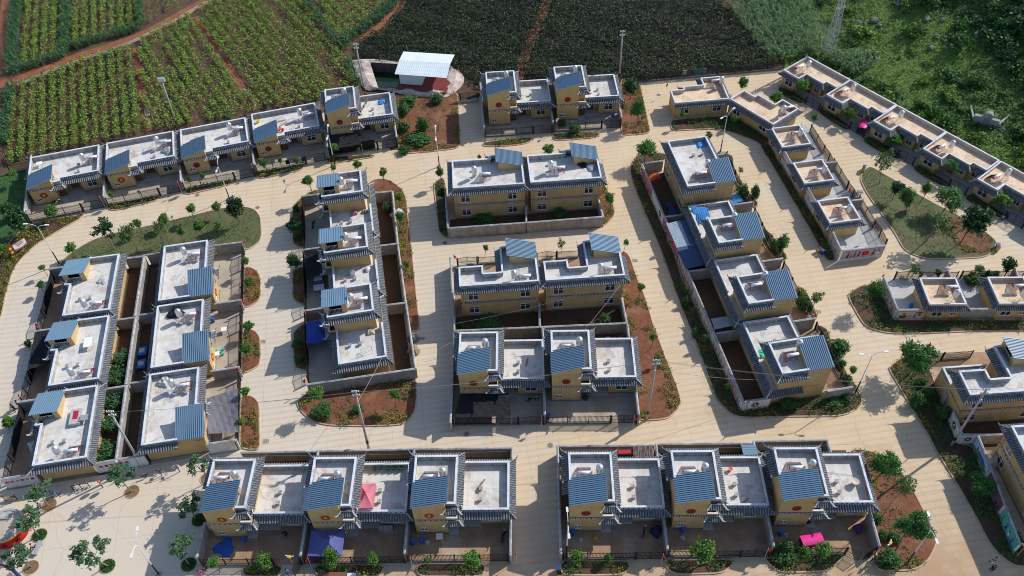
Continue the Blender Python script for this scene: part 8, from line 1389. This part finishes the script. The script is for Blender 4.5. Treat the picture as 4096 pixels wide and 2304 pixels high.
# ------------------------------------------------------------------ people (one skinned body each, clothes as children)
def person(x, y, a, pose, top, legs, label, z=.0, extra=None):
    root = thing('person', (x, y, z), a, label, 'person')
    J = {'pel': (0, 0, .92), 'ches': (0, .02, 1.28), 'nek': (0, .02, 1.46), 'hed': (0, .05, 1.60), 'top': (0, .05, 1.70), 'shl': (-.19, 0, 1.40), 'shr': (.19, 0, 1.40), 'ell': (-.26, 0, 1.12), 'elr': (.26, 0, 1.12), 'wrl': (-.27, .10, .88), 'wrr': (.27, .10, .88), 'hal': (-.27, .13, .80), 'har': (.27, .13, .80), 'hil': (-.10, 0, .88), 'hir': (.10, 0, .88), 'knl': (-.11, .04, .48), 'knr': (.11, .04, .48), 'anl': (-.11, 0, .08), 'anr': (.11, 0, .08), 'tol': (-.12, .16, .03), 'tor': (.12, .16, .03)}
    if pose == 'walk': J.update(knl=(-.11, .2, .52), anl=(-.11, .18, .08), tol=(-.12, .34, .05), knr=(.11, -.03, .48), anr=(.11, -.28, .14), tor=(.12, -.14, .05), wrl=(-.27, -.12, .90), hal=(-.27, -.14, .82), wrr=(.27, .26, .95), har=(.27, .30, .88))
    if pose == 'carry': J.update(ell=(-.26, .12, 1.14), elr=(.26, .12, 1.14), wrl=(-.18, .34, 1.08), wrr=(.18, .34, 1.08), hal=(-.14, .42, 1.08), har=(.14, .42, 1.08), knl=(-.11, .16, .5), anl=(-.11, .12, .08), tol=(-.12, .28, .04))
    if pose == 'bend': J.update(ches=(0, .30, 1.12), nek=(0, .46, 1.20), hed=(0, .58, 1.22), top=(0, .67, 1.24), shl=(-.19, .38, 1.16), shr=(.19, .38, 1.16), ell=(-.24, .48, .88), elr=(.24, .48, .88), wrl=(-.2, .55, .62), wrr=(.2, .55, .62), hal=(-.2, .57, .54), har=(.2, .57, .54))
    if pose in ('squat', 'bench', 'recline'):
        ph = {'squat': .32, 'bench': .58, 'recline': .58}[pose]; dz = ph-.92
        for k in list(J):
            if k[:2] in ('pe', 'ch', 'ne', 'he', 'to', 'sh', 'el', 'wr', 'ha', 'hi') and k not in ('tol', 'tor'): J[k] = (J[k][0], J[k][1]+(.14 if k not in ('pel', 'hil', 'hir') else 0), J[k][2]+dz)
        if pose == 'squat': J.update(knl=(-.18, .38, .52), knr=(.18, .38, .52), anl=(-.14, .16, .08), anr=(.14, .16, .08), tol=(-.15, .32, .03), tor=(.15, .32, .03), wrl=(-.14, .46, .5), wrr=(.14, .46, .5), hal=(-.08, .53, .46), har=(.08, .53, .46), ell=(-.26, .25, .58), elr=(.26, .25, .58))
        else: J.update(knl=(-.12, .42, .56), knr=(.12, .42, .56), anl=(-.12, .48, .1), anr=(.12, .48, .1), tol=(-.13, .62, .05), tor=(.13, .62, .05))
        if pose == 'recline': J.update(ches=(0, -.22, .86), nek=(0, -.34, 1.0), hed=(0, -.38, 1.12), top=(0, -.40, 1.22), shl=(-.19, -.3, .96), shr=(.19, -.3, .96), ell=(-.28, -.1, .78), elr=(.28, -.1, .78), wrl=(-.25, .12, .80), wrr=(.25, .12, .80), hal=(-.24, .2, .8), har=(.24, .2, .8))
    RAD = {'pel': .14, 'ches': .145, 'nek': .055, 'hed': .095, 'top': .06, 'shl': .065, 'shr': .065, 'ell': .045, 'elr': .045, 'wrl': .032, 'wrr': .032, 'hal': .035, 'har': .035, 'hil': .095, 'hir': .095, 'knl': .065, 'knr': .065, 'anl': .045, 'anr': .045, 'tol': .035, 'tor': .035}
    ED = [('pel', 'ches'), ('ches', 'nek'), ('nek', 'hed'), ('hed', 'top'), ('ches', 'shl'), ('ches', 'shr'), ('shl', 'ell'), ('ell', 'wrl'), ('wrl', 'hal'), ('shr', 'elr'), ('elr', 'wrr'), ('wrr', 'har'), ('pel', 'hil'), ('pel', 'hir'), ('hil', 'knl'), ('knl', 'anl'), ('anl', 'tol'), ('hir', 'knr'), ('knr', 'anr'), ('anr', 'tor')]
    def skin(name, keys, edges, grow, m, rootk):
        ks = list(keys); me = bpy.data.meshes.new(name); me.from_pydata([J[k] for k in ks], [(ks.index(p), ks.index(q)) for p, q in edges], []); o = link(bpy.data.objects.new(name, me), root); md = o.modifiers.new('skin', 'SKIN'); sv = me.skin_vertices[0].data
        for i, k in enumerate(ks): r_ = RAD[k]+grow; sv[i].radius = (r_, r_); sv[i].use_root = (k == rootk)
        o.modifiers.new('sub', 'SUBSURF').levels = 1; o.modifiers['sub'].render_levels = 1; md.use_smooth_shade = True; me.materials.append(MT[m]); return o
    skin('body', J.keys(), ED, 0, 'skin', 'pel')
    sk_ = ['pel', 'ches', 'shl', 'shr', 'ell', 'elr']; skin('shirt', sk_, [('pel', 'ches'), ('ches', 'shl'), ('ches', 'shr'), ('shl', 'ell'), ('shr', 'elr')], .022, top, 'pel')
    tk = ['pel', 'hil', 'hir', 'knl', 'knr', 'anl', 'anr']; skin('trousers', tk, [('pel', 'hil'), ('pel', 'hir'), ('hil', 'knl'), ('hir', 'knr'), ('knl', 'anl'), ('knr', 'anr')], .018, legs, 'pel')
    for s_ in 'lr': skin('shoe', ['an'+s_, 'to'+s_], [('an'+s_, 'to'+s_)], .02, 'c_black', 'an'+s_)
    h = Vector(J['hed']); t = Vector(J['top']); up = (t-h).normalized(); hm = MB().lathe([(.112, -.01), (.118, .05), (.095, .11), (.05, .145), (.01, .15)], 10); hr = hm.build('hair', 'hair', root, True); hr.location = h+up*.02+Vector((0, -.015, 0)); hr.rotation_euler = up.to_track_quat('Z', 'Y').to_euler()
    fc = MB()
    for s_ in (-.035, .035): fc.box(h.x+s_-.012, h.x+s_+.012, h.y+.088, h.y+.10, h.z-.005, h.z+.008)
    fc.box(h.x-.03, h.x+.03, h.y+.085, h.y+.098, h.z-.062, h.z-.052); fc.build('face_features', 'hair', root)
    return root
PP = PEOPLE
person(PP[0][1], PP[0][2], R(160), 'walk', 'c_purple', 'c_black', 'person in dark purple walking beside the far left fence'); person(PP[1][1]+.1, PP[1][2]+.2, R(-40), 'stand', 'c_navy', 'c_navy', 'person in navy standing close to the far left fence'); person(PP[2][1]-.1, PP[2][2]+.1, R(-80), 'recline', 'c_navy', 'c_jeans', 'person in navy top leaning back on the exercise recliner'); person(PP[3][1], PP[3][2], R(-60), 'squat', 'c_plaid', 'c_blue', 'person in plaid shirt squatting by the tree pit'); person(PP[4][1]+.15, PP[4][2]+.1, R(90), 'bench', 'c_tan', 'c_black', 'person in tan top sitting on the granite bench', z=0.0); person(PP[5][1], PP[5][2], R(-90), 'squat', 'c_rose', 'c_black', 'person in rose top squatting at the plaza edge'); person(PP[6][1], PP[6][2], R(200), 'walk', 'c_pink', 'c_pink', 'person in bright pink at the bottom edge'); person(PP[7][1], PP[7][2], R(180), 'walk', 'c_blue', 'c_jeans', 'person in light blue walking out of the open gate'); person(PP[8][1], PP[8][2], R(200), 'walk', 'c_grey', 'c_navy', 'person in grey shirt walking up the lower right road'); person(PP[9][1], PP[9][2], R(-20), 'carry', 'c_black', 'c_black', 'person in black carrying a cardboard box, lower right'); person(PP[10][1], PP[10][2], R(30), 'walk', 'c_navy', 'c_navy', 'person in navy walking by the right planter'); person(PP[11][1], PP[11][2], R(90), 'squat', 'c_black', 'c_navy', 'person in black squatting inside the near right gate'); person(PP[12][1], PP[12][2], R(-40), 'squat', 'c_plaid', 'c_navy', 'person in pale top squatting by hillside railing, left one'); person(PP[13][1]+.3, PP[13][2]+.1, R(140), 'squat', 'c_rose', 'c_black', 'person in rose top squatting by hillside railing, right one'); person(PP[14][1], PP[14][2], R(90), 'stand', 'c_white', 'c_black', 'person in white standing in the third column yard'); person(PP[15][1], PP[15][2], R(70), 'bend', 'c_black', 'c_black', 'person in black bending in the left near left yard'); person(PP[16][1], PP[16][2], R(0), 'bend', 'c_rose', 'c_black', 'person in rose bending by the right near right house')
x, y = PP[9][1]+.15*0, PP[9][2]; aa = R(-20); bx, by = PP[9][1]-math.sin(aa)*.62, PP[9][2]+math.cos(aa)*.62; root = thing('cardboard_box', (bx, by, .88), aa, 'tan cardboard box held by the person in black', 'box'); MB().box(-.28, .28, -.2, .2, 0, .4).build('box_body', 'wood_pale', root); MB().box(-.28, .28, -.03, .03, .4, .405).build('tape', 'wood', root)
